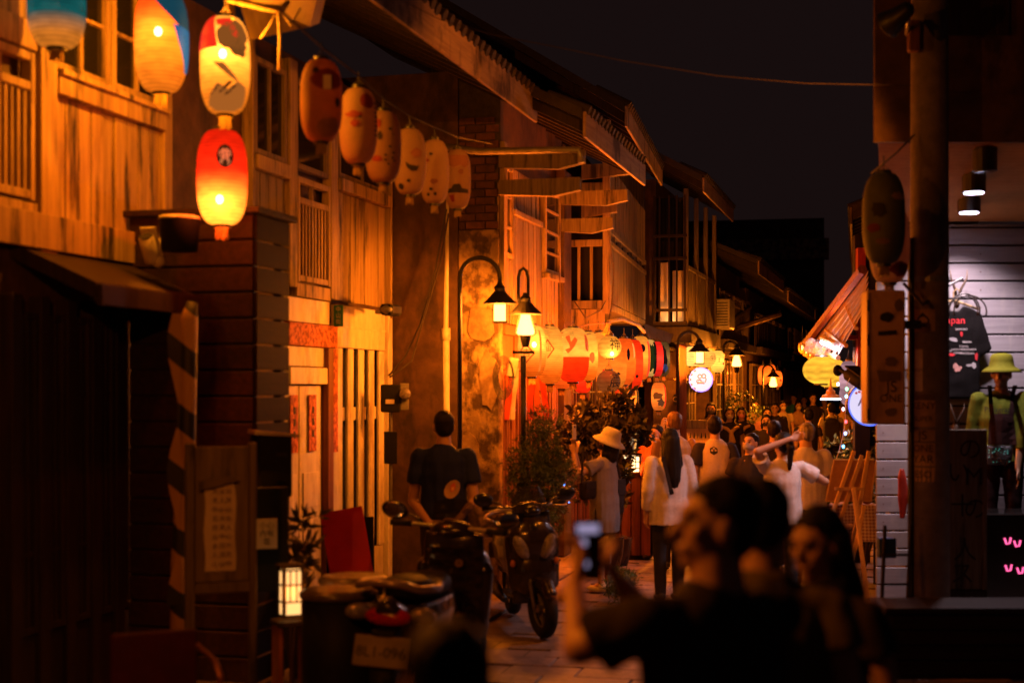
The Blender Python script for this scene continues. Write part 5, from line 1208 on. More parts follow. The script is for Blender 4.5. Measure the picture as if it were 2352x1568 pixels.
for t_, v_, ht, m1, m2, sz in (('♠', 735, .16, stk, M['ink'], .1), ('HOPE', 850, .30, stw, M['ink'], .035), ('-----', 912, .04, M['ink_soft'], M['ink'], .04), ('KENY', 932, .08, stk, M['ink'], .07), ('SUPER', 962, .11, stk, M['ink'], .05), ('JS', 1000, .08, stk, M['ink'], .09), ('ONE', 1030, .08, stk, M['ink'], .07), ('YAR', 1055, .09, stk, M['ink'], .08), ('ESO', 1090, .10, stk, M['ink'], .07), ('', 1190, .16, stk, M['ink'], .05)):
    sticker(pole, t_ or '-', -.62 if t_ != 'HOPE' else -.85, zz(v_), .17 if t_ != 'HOPE' else .06, ht, m1, m2, sz=sz)
for v_ in (640, 1160): MB().lathe([(.140, -.02), (.140, .02)], 24, (0, 0, zz(v_))).build('steel_band', M['galv'], pole)
MB().tube([(-.15, -.05, .1), (-.15, -.05, 3.0)], .022, 8).build('conduit', M['black_metal'], pole)
bx = thing('switch_box', 'tan metal box lettered JS ONE strapped to the concrete pole', 'electrical box', tuple(P(2036, 820, 9.95)))
box('casing', -.135, .135, 0, .18, -.47, .47, mat('tan enamel', (.50, .30, .17), (.40, .23, .12), scale=6, rough=.5, bump=.1, rnd=0, stain=(.28, .16, .09), stain_scale=3), bx, .012)
box('door_edge', -.125, -.115, -.006, .0, -.45, .45, M['ink_soft'], bx, 0)
lettering('lettering', 'JS', .11, M['ink'], bx, (.035, -.008, -.21)); lettering('lettering', 'ONE', .075, M['ink'], bx, (.03, -.008, -.29))
for pts, x, z_ in ((disc(14, .05, .035, .12), .0, .28), (disc(16, .035, .045, .2), .09, .36), ([(-.07, .02), (.06, .03), (.06, 0), (-.07, -.01)], .01, .16), (disc(14, .045, .035, .3), .03, -.03), ([(-.09, .03), (.08, .02), (.08, -.04), (-.07, -.05)], .02, -.12), (disc(12, .04, .03, .3), .03, -.38)):
    MB().add([(x+a, -.007, z_+b_) for a, b_ in pts], [tuple(range(len(pts)))]).build('graffiti', M['ink_soft'] if z_ < .1 or z_ > .35 else M['ink'], bx)
for z_ in (.36, .12, -.4): box('hinge', -.137, -.12, -.012, .0, z_-.04, z_+.04, M['black_metal'], bx)
box('bracket', .136, .26, .05, .12, .2, .26, M['black_metal'], bx)
pl_ = thing('pole_lamp', 'street floodlight clamped on the concrete pole shining across the lane', 'floodlight', tuple(P(2062, 40, 9.4)))
ax = Vector((-.55, .72, -.42)); rot = ax.to_track_quat('-Z', 'Y').to_matrix().to_4x4()
MB().lathe([(.03, .12), (.05, .10), (.07, .0), (.10, -.09), (.098, -.092), (.06, -.03)], 20).tr(rot).build('shade', M['black_metal'], pl_, True)
MB().lathe([(.05, -.035), (.05, -.045)], 16).tr(rot).build('lamp_face', emis('sodium lamp face', (1, .4, .08), 20, False), pl_)
MB().tube([(.3, .85, .1), (.1, .1, .1), (0, 0, .05)], .018, 8).build('arm', M['galv'], pl_)
MB().box(.28, .36, .72, .8, -.05, .17, bev=.01).build('clamp_plate', M['wood_red'], pl_)
l = bpy.data.lights.new('lamp_beam', 'SPOT'); l.energy = 380; l.color = WARM; l.spot_size = R(106); l.spot_blend = .5; l.shadow_soft_size = .06
lo = bpy.data.objects.new('lamp_beam', l); col.objects.link(lo); lo.parent = pl_; lo.rotation_euler = rot.to_euler(); lo.location = ax*.10
# rag hanging behind it
rg = thing('red_cloth', 'red cloth hanging beside the white plank column', 'cloth', tuple(P(2072, 1130, 12.0)))
link('cloth', remesh(MB().loft([(0, 0, -.22, .02, .015), (.01, 0, -.05, .045, .02), (0, 0, .12, .035, .018), (.0, 0, .2, .02, .015)], 12), .008, 2, .006, 4), M['red_paint'], rg, True)

# ---------------------------------------------------------------- right side further on
def right_house(name, label, x0, d0, x1, d1, ht, m1):
    k = (x1-x0)/(d1-d0); nrm = math.hypot(1, k); L = (d1-d0)*nrm
    r = thing(name, label, 'house', (x1, d1, 0), math.atan2(-1, -k))
    box('wall', 0, L, .1, .5, 0, ht, M['plaster'], r, 0); box('floor_beam', 0, L, -.04, .1, 2.7, 2.85, M['wood_dark'], r)
    planks(r, .02, L-.02, .06, 2.86, ht-.3, .25, m1)
    nw = max(2, int(L/1.6))
    for i in range(nw):
        a = .1+(L-.2)*i/nw; sash(r, a, a+(L-.2)/nw*.75, .02, 3.4, ht-.5, 2, 2, M['wood_dark']); sash(r, a, a+(L-.2)/nw*.85, .04, .1, 2.4, 2, 4, M['wood_dark'], 'door')
    roof(r, -.1, L+.1, .5, ht, 1.2, 2.2, .24, 'wood_grey')
    return r
right_house('corner_shop', 'dark old shop with a red post next past the clothes shop', 3.95, 14.6, 5.3, 20, 8.4, M['wood_dark'])
right_house('row_house', 'dim house behind the yellow lanterns', 5.4, 20.4, 7.6, 29.5, 4.4, M['wood_dark'])
right_house('row_house', 'dim house on the awning side far down the lane', 7.75, 30, 10.4, 41, 4.4, M['wood_grey'])
right_house('row_house', 'dim house beyond the awning side row', 10.6, 41.5, 16.2, 64, 4.5, M['wood_dark'])
rp = thing('red_post', 'red painted timber post carrying the corrugated awning', 'post', (P(1977, 0, 15.6).x, 15.6, 0))
z0_, z1_ = P(0, 905, 15.6).z, P(0, 780, 15.6).z
box('post', -.045, .045, -.05, .05, 1.75, 3.45, M['red_paint'], rp); box('cross_arm', -.2, -.05, -.03, .03, z1_-.0, z1_+.05, M['red_paint'], rp); box('lower_post', -.05, .12, .06, .16, 0, 3.6, M['wood_dark'], rp)
box('side_strip', .19, .23, -.02, .02, 1.9, 3.2, M['red_paint'], rp)
# corrugated awning, lit from below
aw = thing('awning', 'corrugated metal awning sloping down toward the lane over the white tube lamp', 'awning')
a0, a1, b0, b1 = P(1862, 792, 17.6), P(1992, 625, 15.2), P(1925, 815, 15.8), P(1992, 700, 14.2)
q = MB(); nn = 44; pts = []
for i in range(nn+1):
    t = i/nn; up = math.sin(t*nn*.5*math.pi*.5)*.035
    p0 = a0.lerp(b0, t); p1 = a1.lerp(b1, t); nrm = Vector((.4, 0, .9)); pts += [p0+nrm*up, p0.lerp(p1, .5)+nrm*up, p1+nrm*up]
q.sheet(pts, 3).build('corrugated_sheet', mat('corrugated iron', (.55, .42, .36), (.36, .26, .22), rough=.45, metal=.2, scale=8, bump=.1), aw, True, fix=False)
MB().tube([a0+Vector((-.05, 0, .03)), a1+Vector((-.05, 0, .03))], .055, 6).build('edge_timber', M['wood_red'], aw)
MB().tube([a0+Vector((0, 0, -.03)), b0+Vector((0, 0, -.03))], .03, 6).build('purlin', M['wood_pine'], aw)
for t in (.3, .65): MB().tube([a0.lerp(a1, t)+Vector((0, 0, -.05)), b0.lerp(b1, t)+Vector((0, 0, -.05))], .025, 6).build('purlin', M['wood_pine'], aw)
tl = thing('tube_lamp', 'white tube lamp under the low end of the awning', 'lamp')
cool = emis('cool white tube', (.62, .66, 1.0), 12)
p0, p1 = P(1889, 785, 16.3), P(1922, 800, 15.6)
MB().cap(p0, p1, .028, .028, 10).build('tube', cool, tl); point('tube_light', tl, (p0.x*.5+p1.x*.5-.05, p0.y-.4, p0.z-.12), 11, (1, .70, .80), .08); MB().tube([p0+Vector((0, 0, .05)), p1+Vector((0, 0, .05))], .035, 6).build('fitting', M['white_paint'], tl)
cl = thing('crumpled_sheet', 'crumpled pale plastic sheet bundled under the awning end', 'plastic sheet', tuple(P(1880, 798, 16.6)))
mm = remesh(MB().ell((0, 0, 0), (.16, .12, .09)).ell((.1, 0, -.06), (.10, .1, .08)).ell((-.06, 0, .04), (.1, .08, .06)), .014, 1, .035, 2, (14, 14, 14))
link('sheet', mm, mat('plastic film', (.6, .5, .45), (.4, .32, .28), rough=.25, bump=.8, scale=18, bdist=.03), cl, False)
uf = thing('disc_lamp', 'small orange stepped disc lamp with a cool rim under the yellow lanterns', 'lamp', tuple(P(1908, 912, 15.4)))
MB().lathe([(.10, -.01), (.09, .02), (.05, .035), (.045, .07), (.03, .08), (.012, .12), (.006, .2)], 24).build('cover', cloth('orange enamel', (.65, .32, .08), rough=.4), uf)
MB().lathe([(.108, -.028), (.108, -.012)], 24).build('light_rim', emis('cool rim', (.55, .62, 1.0), 9), uf)
# security cameras
def cctv(label, u, v, d, rz, tilt, m1, s_=1.0):
    o = thing('security_camera', label, 'camera', tuple(P(u, v, d)), R(rz)); X = Matrix.Rotation(R(tilt), 4, 'X')
    MB().lathe([(.045*s_, -.09*s_), (.05*s_, -.08*s_), (.05*s_, .08*s_), (.03*s_, .09*s_)], 18).tr(X @ Matrix.Rotation(R(90), 4, 'X')).build('housing', m1, o, True)
    MB().lathe([(.04*s_, .0), (.042*s_, .006)], 18).tr(X @ Matrix.Translation((0, -.092*s_, 0)) @ Matrix.Rotation(R(90), 4, 'X')).build('lens', M['ink'], o)
    MB().box(-.055*s_, .055*s_, -.13*s_, .09*s_, .05*s_, .062*s_, bev=.004).tr(X).build('hood', m1, o)
    MB().tube([(0, .04*s_, .0), (0, .16*s_, .06*s_), (0, .2*s_, .06*s_)], .015*s_, 8).ell((0, .2*s_, .06*s_), (.04*s_, .02*s_, .04*s_)).build('bracket', m1, o, True)
    return o
cctv('dark bullet security camera beside the lilac lanterns', 1967, 870, 14.6, 25, 25, M['plastic_matt'], 1.5)
cctv('small white security camera on the dark plank enclosure', 343, 572, 8.8, -10, -55, M['white_paint'], .95)
MB().ell(tuple(P(361, 600, 8.85)-Vector(P(343, 572, 8.8))), (.042, .03, .042)).build('base', M['white_paint'], bpy.data.objects['security_camera.001'], True)
fld = thing('floodlight', 'dark floodlight on a short arm over the white slatted window', 'floodlight', tuple(P(862, 713, 13.0)), R(75))
MB().box(-.16, .12, -.22, -.1, -.05, .05, bev=.02).build('housing', M['plastic_matt'], fld); MB().tube([(.1, -.16, 0), (.26, -.12, 0), (.28, .1, 0)], .018, 8).build('arm', M['galv'], fld); MB().ell((-.13, -.16, 0), (.05, .06, .045)).build('reflector', M['galv'], fld, True)
# round light boxes
def round_sign(label, u, v, d, r, rz, face_e):
    o = thing('round_sign', label, 'sign', tuple(P(u, v, d)), R(rz)); X = Matrix.Rotation(R(90), 4, 'X')
    MB().lathe([(r, -.05), (r*1.03, -.045), (r*1.03, .045), (r, .05)], 36).tr(X).build('rim', M['black_metal'], o)
    MB().lathe([(r*.96, .051), (r*.95, .058)], 36).tr(X).build('lit_face', face_e, o)
    return o
wf = emis('white sign face', (.80, .74, 1.0), .95); bf = emis('blue print', (.02, .04, .22), .5, False); rf = emis('red print', (.7, .03, .05), .6, False)
blue_fringe = emis('blue fringe glow', (.08, .16, 1.0), 1.6, False)  # blue lens fringe around the signs, painted as an added glowing ring
s1 = round_sign('round white lit sign with a dark line drawing hung on a timber bar', 1608, 872, 20.8, .178, 6, wf)
q = MB()
for pts in ([(-.02, .05, .028), (.04, .055, .028)], ):
    for cx, cz, rr in pts: q.tube([(cx+rr*math.cos(t), -.063, cz+rr*math.sin(t)) for t in [2*math.pi*k/14 for k in range(15)]], .008, 5)
q.tube([(-.06, -.063, -.05), (-.02, -.063, -.045), (.05, -.063, -.05)], .010, 5).tube([(.06, -.063, .04), (.075, -.063, .01), (.06, -.063, -.04)], .008, 5).tube([(-.03+.035*math.cos(t), -.063, -.02+.022*math.sin(t)) for t in [2*math.pi*k/12 for k in range(13)]], .008, 5); q.build('drawing', bf, s1)
MB().tube([(.172*math.cos(t), -.058, .172*math.sin(t)) for t in [2*math.pi*k/36 for k in range(37)]], .008, 6).build('rim_fringe', blue_fringe, s1)
lettering('lettering', 'Gosy', .045, bf, s1, (.0, -.064, -.025))
for i in range(11):
    a = math.pi*(.62+.75*i/10); MB().ell((.165*math.cos(a), -.061, .165*math.sin(a)), (.022, .004, .020), None, 8, 5).build('border_mark', bf if i % 2 else wf, s1)
MB().tube([(-.18, 0, .0), (-.48, .1, .012)], .014, 6).build('bar', M['wood_pine'], s1)
s2 = round_sign('round white lit sign with a blue script letter behind the switch box', 1995, 928, 14.6, .225, 0, wf)
MB().tube([(.216*math.cos(t), -.058, .216*math.sin(t)) for t in [2*math.pi*k/36 for k in range(37)]], .008, 6).build('rim_fringe', blue_fringe, s2)
lettering('lettering', 'Al', .15, bf, s2, (-.06, -.064, .03))
for i in range(5): MB().ell((-.14+i*.03, -.062, .115+.012*(i % 2)), (.014, .003, .012), None, 8, 5).build('flower_print', rf, s2)
# fairy lights
fw = thing('fairy_lights', 'string of coloured fairy lights hanging above the easel', 'fairy lights')
pts = [(1952, 868), (1946, 880), (1944, 905), (1942, 940), (1941, 960), (1939, 985), (1935, 1005), (1928, 1035), (1921, 1052)]
ps = [P(u, v_, 14.2) for u, v_ in pts]; MB().tube(ps, .0035, 5).build('wire', M['white_paint'], fw)
for u, v_, c in ((1925, 882, (.5, .6, 1)), (1945, 893, (.2, 1, .4)), (1944, 910, (.3, .9, 1)), (1937, 939, (1, .6, .7)), (1943, 968, (1, .06, .08)), (1942, 995, (.3, .5, 1)), (1937, 1025, (.15, .5, 1)), (1907, 1063, (.35, .75, 1))):
    MB().ell(P(u, v_, 14.15), (.014, .014, .018), None, 10, 6).build('bulb', emis('fairy bulb', c, 6, False), fw, True)
for u, v_ in ((1296, 1113), (1299, 1121), (1307, 1153)):
    MB().ell(P(u, v_, 12.9), (.006,)*3, None, 8, 6).build('bulb', emis('fairy bulb', (.05, .2, 1), 6, False), fw, True)

# ---------------------------------------------------------------- easel stall
ez = thing('easel', 'tall wooden easel holding a framed board with its back to us', 'easel', (P(1950, 0, 12.9).x, 12.9, 0))
iv = W2L(ez); E_ = lambda u, v_, d: iv @ P(u, v_, d)
def bar(name, a, b, t, m, par): 
    a, b = Vector(a), Vector(b); z_ = (b-a).normalized(); x_ = Vector((0, 1, 0)).cross(z_).normalized(); y_ = z_.cross(x_); Mx = Matrix((x_, y_, z_)).transposed().to_4x4(); Mx.translation = a
    return MB().box(-t/2, t/2, -t*.35, t*.35, 0, (b-a).length, bev=.003).tr(Mx).build(name, m, par)
wpn = M['wood_pine']
bar('leg', E_(1870, 1300, 13.0), E_(1962, 1035, 13.2), .036, wpn, ez); bar('leg', E_(1942, 1345, 13.2), E_(1996, 1035, 13.3), .036, wpn, ez); bar('rear_leg', E_(1993, 1372, 12.75), E_(1960, 1120, 13.05), .036, wpn, ez)
bar('rear_leg', E_(1945, 1352, 12.7), E_(1985, 1160, 13.1), .034, wpn, ez)
bar('mast', E_(1925, 1210, 13.1), E_(1980, 1045, 13.18), .034, wpn, ez)
bar('cross_bar', E_(1917, 1122, 13.1), E_(1985, 1122, 13.1), .03, wpn, ez); bar('cross_bar', E_(1890, 1208, 13.08), E_(1958, 1206, 13.08), .03, wpn, ez)
MB().tube([E_(1927, 1210, 13.05), E_(1941, 1236, 12.95), E_(1958, 1212, 13.0)], .005, 5).build('chain', M['black_metal'], ez)
bd_ = thing('framed_board', 'brown fibreboard back of a framed picture resting on the easel', 'picture')
c4 = [P(1897, 1150, 13.28), P(2000, 1150, 13.28), P(2013, 1055, 13.36), P(1916, 1055, 13.36)]
t_ = Vector((0, .02, 0)); MB().add(c4+[p+t_ for p in c4], [(0, 1, 2, 3), (7, 6, 5, 4), (0, 4, 5, 1), (1, 5, 6, 2), (2, 6, 7, 3), (3, 7, 4, 0)]).build('board', mat('fibreboard', (.30, .15, .07), (.24, .11, .05), scale=30, bump=.1), bd_)
for a, b_ in ((0, 1), (1, 2), (2, 3), (3, 0)): MB().tube([c4[a]+Vector((0, -.006, 0)), c4[b_]+Vector((0, -.006, 0))], .009, 4).build('frame_strip', M['white_paint'] if a == 2 else wpn, bd_)
ging = mat('gingham', (.6, .5, .48), rough=.85, bump=0, rnd=0); n_ = ging.node_tree.nodes; Lk = ging.node_tree.links
tcn = n_.new('ShaderNodeTexCoord'); sp = n_.new('ShaderNodeSeparateXYZ'); Lk.new(tcn.outputs['UV'], sp.inputs[0])
fac = []
for i in (0, 1):
    a = n_.new('ShaderNodeMath'); a.operation = 'MULTIPLY'; a.inputs[1].default_value = 30; Lk.new(sp.outputs[i], a.inputs[0])
    b_ = n_.new('ShaderNodeMath'); b_.operation = 'FRACT'; Lk.new(a.outputs[0], b_.inputs[0]); c_ = n_.new('ShaderNodeMath'); c_.operation = 'GREATER_THAN'; c_.inputs[1].default_value = .5; Lk.new(b_.outputs[0], c_.inputs[0]); fac.append(c_)
ad = n_.new('ShaderNodeMath'); ad.operation = 'ADD'; Lk.new(fac[0].outputs[0], ad.inputs[0]); Lk.new(fac[1].outputs[0], ad.inputs[1]); dv = n_.new('ShaderNodeMath'); dv.operation = 'MULTIPLY'; dv.inputs[1].default_value = .5; Lk.new(ad.outputs[0], dv.inputs[0])
rpn = n_.new('ShaderNodeValToRGB'); rpn.color_ramp.elements[0].color = (.62, .52, .50, 1); rpn.color_ramp.elements[1].color = (.26, .11, .11, 1); Lk.new(dv.outputs[0], rpn.inputs[0]); Lk.new(rpn.outputs[0], n_['Principled BSDF'].inputs['Base Color'])
tb_ = thing('stall_table', 'folding stall table under the gingham cloth', 'table', (P(1937, 0, 14.1).x, 14.1, 0))
box('table_top', -.36, .30, -.25, .3, .74, .77, M['wood_pine'], tb_)
for x_ in (-.32, .26):
    for y_ in (-.2, .26): MB().tube([(x_, y_, 0), (x_, y_, .74)], .014, 8).build('leg', M['black_metal'], tb_)
tc_ = thing('tablecloth', 'red and white gingham cloth draped over the stall table', 'tablecloth', (P(1937, 0, 14.1).x, 14.1, 0))
bm = bmesh.new(); nx, ny = 34, 30; uvl = bm.loops.layers.uv.new('UV'); vv = []
for j in range(ny+1):
    for i in range(nx+1):
        a = -.70+1.36*i/nx; b_ = -.62+1.2*j/ny
        x_ = max(-.375, min(.315, a)); y_ = max(-.265, min(.315, b_)); ox, oy = a-x_, b_-y_; dr = math.hypot(ox, oy)
        x_ += .12*ox + .015*math.sin(b_*22)*min(1, abs(ox)*5); y_ += .12*oy + .015*math.sin(a*22)*min(1, abs(oy)*5)
        vv.append((bm.verts.new((x_, y_, .776-dr*.98)), a, b_))
for j in range(ny):
    for i in range(nx):
        ids = (j*(nx+1)+i, j*(nx+1)+i+1, (j+1)*(nx+1)+i+1, (j+1)*(nx+1)+i); f = bm.faces.new([vv[k][0] for k in ids])
        for lp_, k in zip(f.loops, ids): lp_[uvl].uv = (vv[k][1], vv[k][2])
me = bpy.data.meshes.new('cloth'); bm.to_mesh(me); bm.free(); link('cloth', me, ging, tc_, True)
for i, (a, c) in enumerate(((-.2, (.12, .25, .02)), (-.1, (.15, .28, .03)), (.02, (.10, .22, .02)), (.12, (.35, .30, .03)), (.2, (.3, .06, .04)), (-.28, (.35, .05, .08)))):
    o = thing('fruit', ('green mango', 'plump green mango', 'small green mango', 'yellow-green fruit', 'red fruit', 'pink fruit')[i] + ' lying on the gingham cloth under the picture', 'fruit', (P(1937, 0, 14.1).x+a, 13.95+.05*(i % 2), .78+.03))
    link('flesh', remesh(MB().ell((0, 0, 0), (.05, .035, .032)).ell((.02, 0, .004), (.03, .028, .028)), .008, 2), mat('fruit skin', c, rough=.35, bump=.05), o, True); MB().tube([(-.048, 0, .008), (-.06, 0, .016)], .004, 5).build('stalk', M['bark'], o)
cd = thing('price_card', 'white handwritten card on the stall behind the picture', 'card', tuple(P(1905, 1085, 14.0)), R(10)); box('card', -.08, .08, 0, .004, -.09, .08, M['paper_white'], cd, 0); lettering('lettering', 'Hd', .06, M['ink'], cd, (0, -.003, .02))

# low black bench and granite post at the pole foot
bn = thing('low_bench', 'low black display bench in front of the concrete pole', 'bench', (P(2200, 0, 9.6).x, 9.6, 0))
box('top', -.55, 1.2, -.25, .25, .43, .47, M['wood_shade'], bn, .006); box('back_panel', -.5, 1.15, -.224, -.2, .0, .43, M['wood_shade'], bn)
for x_ in (-.52, .3, 1.12): box('leg', x_-.03, x_+.03, -.22, .22, 0, .43, M['wood_dark'], bn)
for i in range(4): box('front_slat', -.5, 1.15, -.245, -.225, .03+i*.1, .12+i*.1, M['wood_shade'], bn)
gp = thing('granite_post', 'short speckled granite post beside the low black bench', 'stone post', (P(1990, 0, 9.75).x, 9.75, 0))
MB().loft([(0, 0, 0, .06, .06), (0, 0, .4, .055, .055), (0, 0, .45, .04, .04)], 4).tr(Matrix.Rotation(R(45), 4, 'Z')).build('shaft', M['stone'], gp)
MB().loft([(0, 0, 0, .085, .085), (0, 0, .06, .08, .08)], 4).tr(Matrix.Rotation(R(45), 4, 'Z')).build('foot', M['stone'], gp)
fr_ = thing('folded_rack', 'dark folded rack leaning on the low black bench by the pole', 'rack', (P(2050, 0, 9.9).x, 9.9, .0))
for x_ in (-.12, .06): MB().tube([(x_, -.1, 0), (x_+.1, .12, .95)], .014, 8).build('upright', M['wood_dark'], fr_)
for k in range(4): MB().tube([(-.12+.02*k, -.08+.05*k, .15+.2*k), (.08+.02*k, -.08+.05*k, .15+.2*k)], .010, 6).build('rung', M['wood_dark'], fr_)
box('blue_tub', -.06, .06, .12, .2, .72, .86, mat('blue plastic', (.01, .05, .22), bump=0), fr_)
# ---------------------------------------------------------------- left foreground
A = Fac(-4.97, .2675, 7.0); th = math.atan2(1, .2675)
# dark plank enclosure standing out from the facade: local x along the lane, -y toward the lane
enc = thing('plank_enclosure', 'tall dark plank enclosure with gaps standing out from the timber house', 'enclosure', (-4.97+.2675*9.23, 9.23, 0), th)
z = .05
while z < 2.98:
    box('plank', -.02, .0, -.9, -.03, z+.008, z+.157, M['wood_darkh'], enc, .004)
    box('side_plank', .0, .5, -.92, -.9, z+.004, z+.158, M['wood_shade'], enc, .004)
    z += .165
box('gap_sheet', .003, .02, -.88, -.03, .05, 3.0, M['wood_dark'], enc, 0)  # dark sheet added behind the planks so their gaps read as shade
box('cap_board', -.06, .55, -.96, -.0, 3.02, 3.06, M['wood_darkh'], enc)
box('corner_stud', .005, .06, -.895, -.84, 0, 3.0, M['wood_dark'], enc); box('corner_stud', .42, .48, -.895, -.84, 0, 3.0, M['wood_dark'], enc)
o = thing('black_bucket', 'black bucket with a pale rim on top of the plank enclosure', 'bucket', tuple(P(412, 540, 8.75))); MB().lathe([(.11, -.10), (.125, .09), (.13, .10)], 20).build('shell', M['plastic_matt'], o, True); MB().lathe([(.132, .095), (.118, .115), (.02, .12)], 20).build('lid', M['white_paint'], o, True)
# hazard pole
hzp = thing('hazard_pole', 'black and yellow striped pole wrapped in torn tape before the plank enclosure', 'pole', (P(422, 0, 8.3).x, 8.3, 0))
haz = mat('hazard stripes', (.5, .28, .06), rough=.6, bump=.1, rnd=0); n_ = haz.node_tree.nodes; Lk = haz.node_tree.links; tcn = n_.new('ShaderNodeTexCoord'); sp = n_.new('ShaderNodeSeparateXYZ'); Lk.new(tcn.outputs['Object'], sp.inputs[0])
a = n_.new('ShaderNodeMath'); a.operation = 'MULTIPLY_ADD'; a.inputs[1].default_value = .8; Lk.new(sp.outputs[0], a.inputs[0]); Lk.new(sp.outputs[2], a.inputs[2])
b_ = n_.new('ShaderNodeMath'); b_.operation = 'MULTIPLY'; b_.inputs[1].default_value = 2.75; Lk.new(a.outputs[0], b_.inputs[0]); c_ = n_.new('ShaderNodeMath'); c_.operation = 'FRACT'; Lk.new(b_.outputs[0], c_.inputs[0]); d_ = n_.new('ShaderNodeMath'); d_.operation = 'GREATER_THAN'; d_.inputs[1].default_value = .58; Lk.new(c_.outputs[0], d_.inputs[0])
mi = n_.new('ShaderNodeMix'); mi.data_type = 'RGBA'; Lk.new(d_.outputs[0], mi.inputs[0]); mi.inputs[6].default_value = (.34, .18, .045, 1); mi.inputs[7].default_value = (.012, .010, .010, 1); Lk.new(mi.outputs[2], n_['Principled BSDF'].inputs['Base Color'])
MB().tube([(-.04, 0, 0), (-.03, 0, .9), (.02, 0, 1.6), (.03, 0, 2.32), (.05, 0, 2.42)], [.045, .045, .048, .05, .03], 12).build('post', haz, hzp, True)
MB().sheet([Vector((-.01+dx*(.6+.5*math.sin(i*1.1)), -.055+.012*math.sin(i*2+dx*30), 2.35-i*.13)) for i in range(14) for dx in (-.07, -.03, .01)], 3).build('torn_tape', haz, hzp, True)
# notice board
nb = thing('notice_board', 'wooden notice board on posts with a long handwritten sheet', 'notice board', (P(505, 0, 7.9).x, 7.9, 0), R(20))
zt, zb = CAMZ-(1025-890)/FOC*7.9, CAMZ-(1335-890)/FOC*7.9
box('board', -.14, .16, .0, .02, zb, zt, M['wood_grey'], nb); box('frame_post', -.19, -.142, -.03, .03, 0, zt+.02, M['wood_grey'], nb); box('frame_post', .162, .20, -.03, .03, 0, zt+.02, M['wood_grey'], nb); box('bottom_rail', -.141, .161, -.025, .025, zb-.06, zb-.002, M['wood_grey'], nb)
MB().prism([(-.12, .24), (.10, .29), (.06, .32), (-.12, .29)], -.04, -.022).tr(Matrix.Translation((0, 0, zt-.48))).build('batten', M['wood_grey'], nb)
sh_ = []
for j in range(12):
    for i in range(5): sh_.append((-.085+.17*i/4+.004*math.sin(j), -.008-.006*math.sin(i*1.7+j*.9), zb+.06+.5*j/11))
MB().sheet(sh_, 5).build('paper_sheet', M['paper_white'], nb, True)
for i, x_ in enumerate((.045, .01, -.03)):
    for j in range(9): lettering('lettering', '日月山水人心大天中'[(j+i*3) % 9], .035, M['ink_soft'], nb, (x_, -.018, zb+.5-j*.05))
# letter box and small paper notice on the enclosure side
lb_ = thing('letter_box', 'dark metal letter box fixed on the plank enclosure', 'letter box', tuple(P(628, 1065, 8.9)), R(20)); box('casing', -.11, .10, -.1, .1, -.2, .19, M['plastic_matt'], lb_, .01); MB().prism([(-.14, .19), (.14, .17), (.14, .185), (-.14, .215)], -.14, .12).build('lid', M['galv'], lb_); box('slot', .0, .07, -.104, -.099, .05, .075, M['ink'], lb_, 0)
nt_ = thing('paper_notice', 'small white handwritten notice on a black panel', 'notice', tuple(P(612, 1225, 8.6)), R(20)); box('sheet', -.065, .065, -.004, 0, -.09, .09, M['paper_white'], nt_, 0); box('backing_panel', -.14, .13, .004, .03, -.35, .28, M['plastic_matt'], nt_)
for j, t_ in enumerate(('小心', '内有', '電')): lettering('lettering', t_, .045, M['ink'], nt_, (0, -.008, .05-j*.05))
# lit lattice box lantern
lw = emis('lit lattice paper', (1.0, .50, .16), 1.6)
def lattice_box(label, u, v, d, rz, w_, h_, dp, nx, nz, e):
    o = thing('box_lantern', label, 'box lantern', tuple(P(u, v, d)), R(rz)); a, b, c = w_/2, h_/2, dp/2
    box('paper_box', -a, a, -c, c, -b, b, e, o, 0)
    for x_ in (-a, a):
        for y_ in (-c, c): box('corner_bar', x_-.01, x_+.01, y_-.01, y_+.01, -b-.01, b+.01, M['wood_dark'], o, 0)
    for i in range(1, nx): box('bar', -a+w_*i/nx-.004, -a+w_*i/nx+.004, -c-.008, -c-.002, -b*.4, b, M['wood_dark'], o, 0)
    for z_ in (-b, -b*.4, b*.35, b): box('cross_bar', -a, a, -c-.012, -c-.009, z_-.005, z_+.005, M['wood_dark'], o, 0); box('side_bar', -a-.012, -a-.006, -c, c, z_-.005, z_+.005, M['wood_dark'], o, 0)
    box('cap', -a-.02, a+.02, -c-.02, c+.02, b+.011, b+.03, M['wood_dark'], o); point('bulb_light', o, (0, -c-.05, 0), .6, r=.03)
    return o
lattice_box('small lit lattice box lantern beside the letter box', 668, 1358, 8.25, 25, .11, .26, .1, 3, 3, lw)
st_ = thing('lantern_stand', 'dark wooden stand under the small lattice lantern', 'stand', (P(668, 0, 8.3).x, 8.3, 0), R(25)); box('top', -.1, .1, -.09, .09, .54, .57, M['wood_dark'], st_)
for x_ in (-.08, .08): box('leg', x_-.015, x_+.015, -.07, .07, 0, .538, M['wood_red'], st_)
lw2 = emis('bright lattice paper', (1.0, .62, .28), 3.2)
lattice_box('bright lit lattice box on the wooden planter by the orange shirt', 1447, 1066, 15.9, 4, .2, .19, .16, 4, 2, lw2)
pb_ = thing('planter_stand', 'brown wooden planter stand under the bright lattice box', 'planter', (P(1447, 0, 16.0).x, 16.0, 0)); planks(pb_, -.22, .22, -.15, .05, .96, .11, M['wood_red'], 'slat'); box('top', -.25, .25, -.18, .18, .96, .985, M['wood_red'], pb_); box('core', -.2, .2, -.12, .15, .0, .95, M['wood_dark'], pb_)
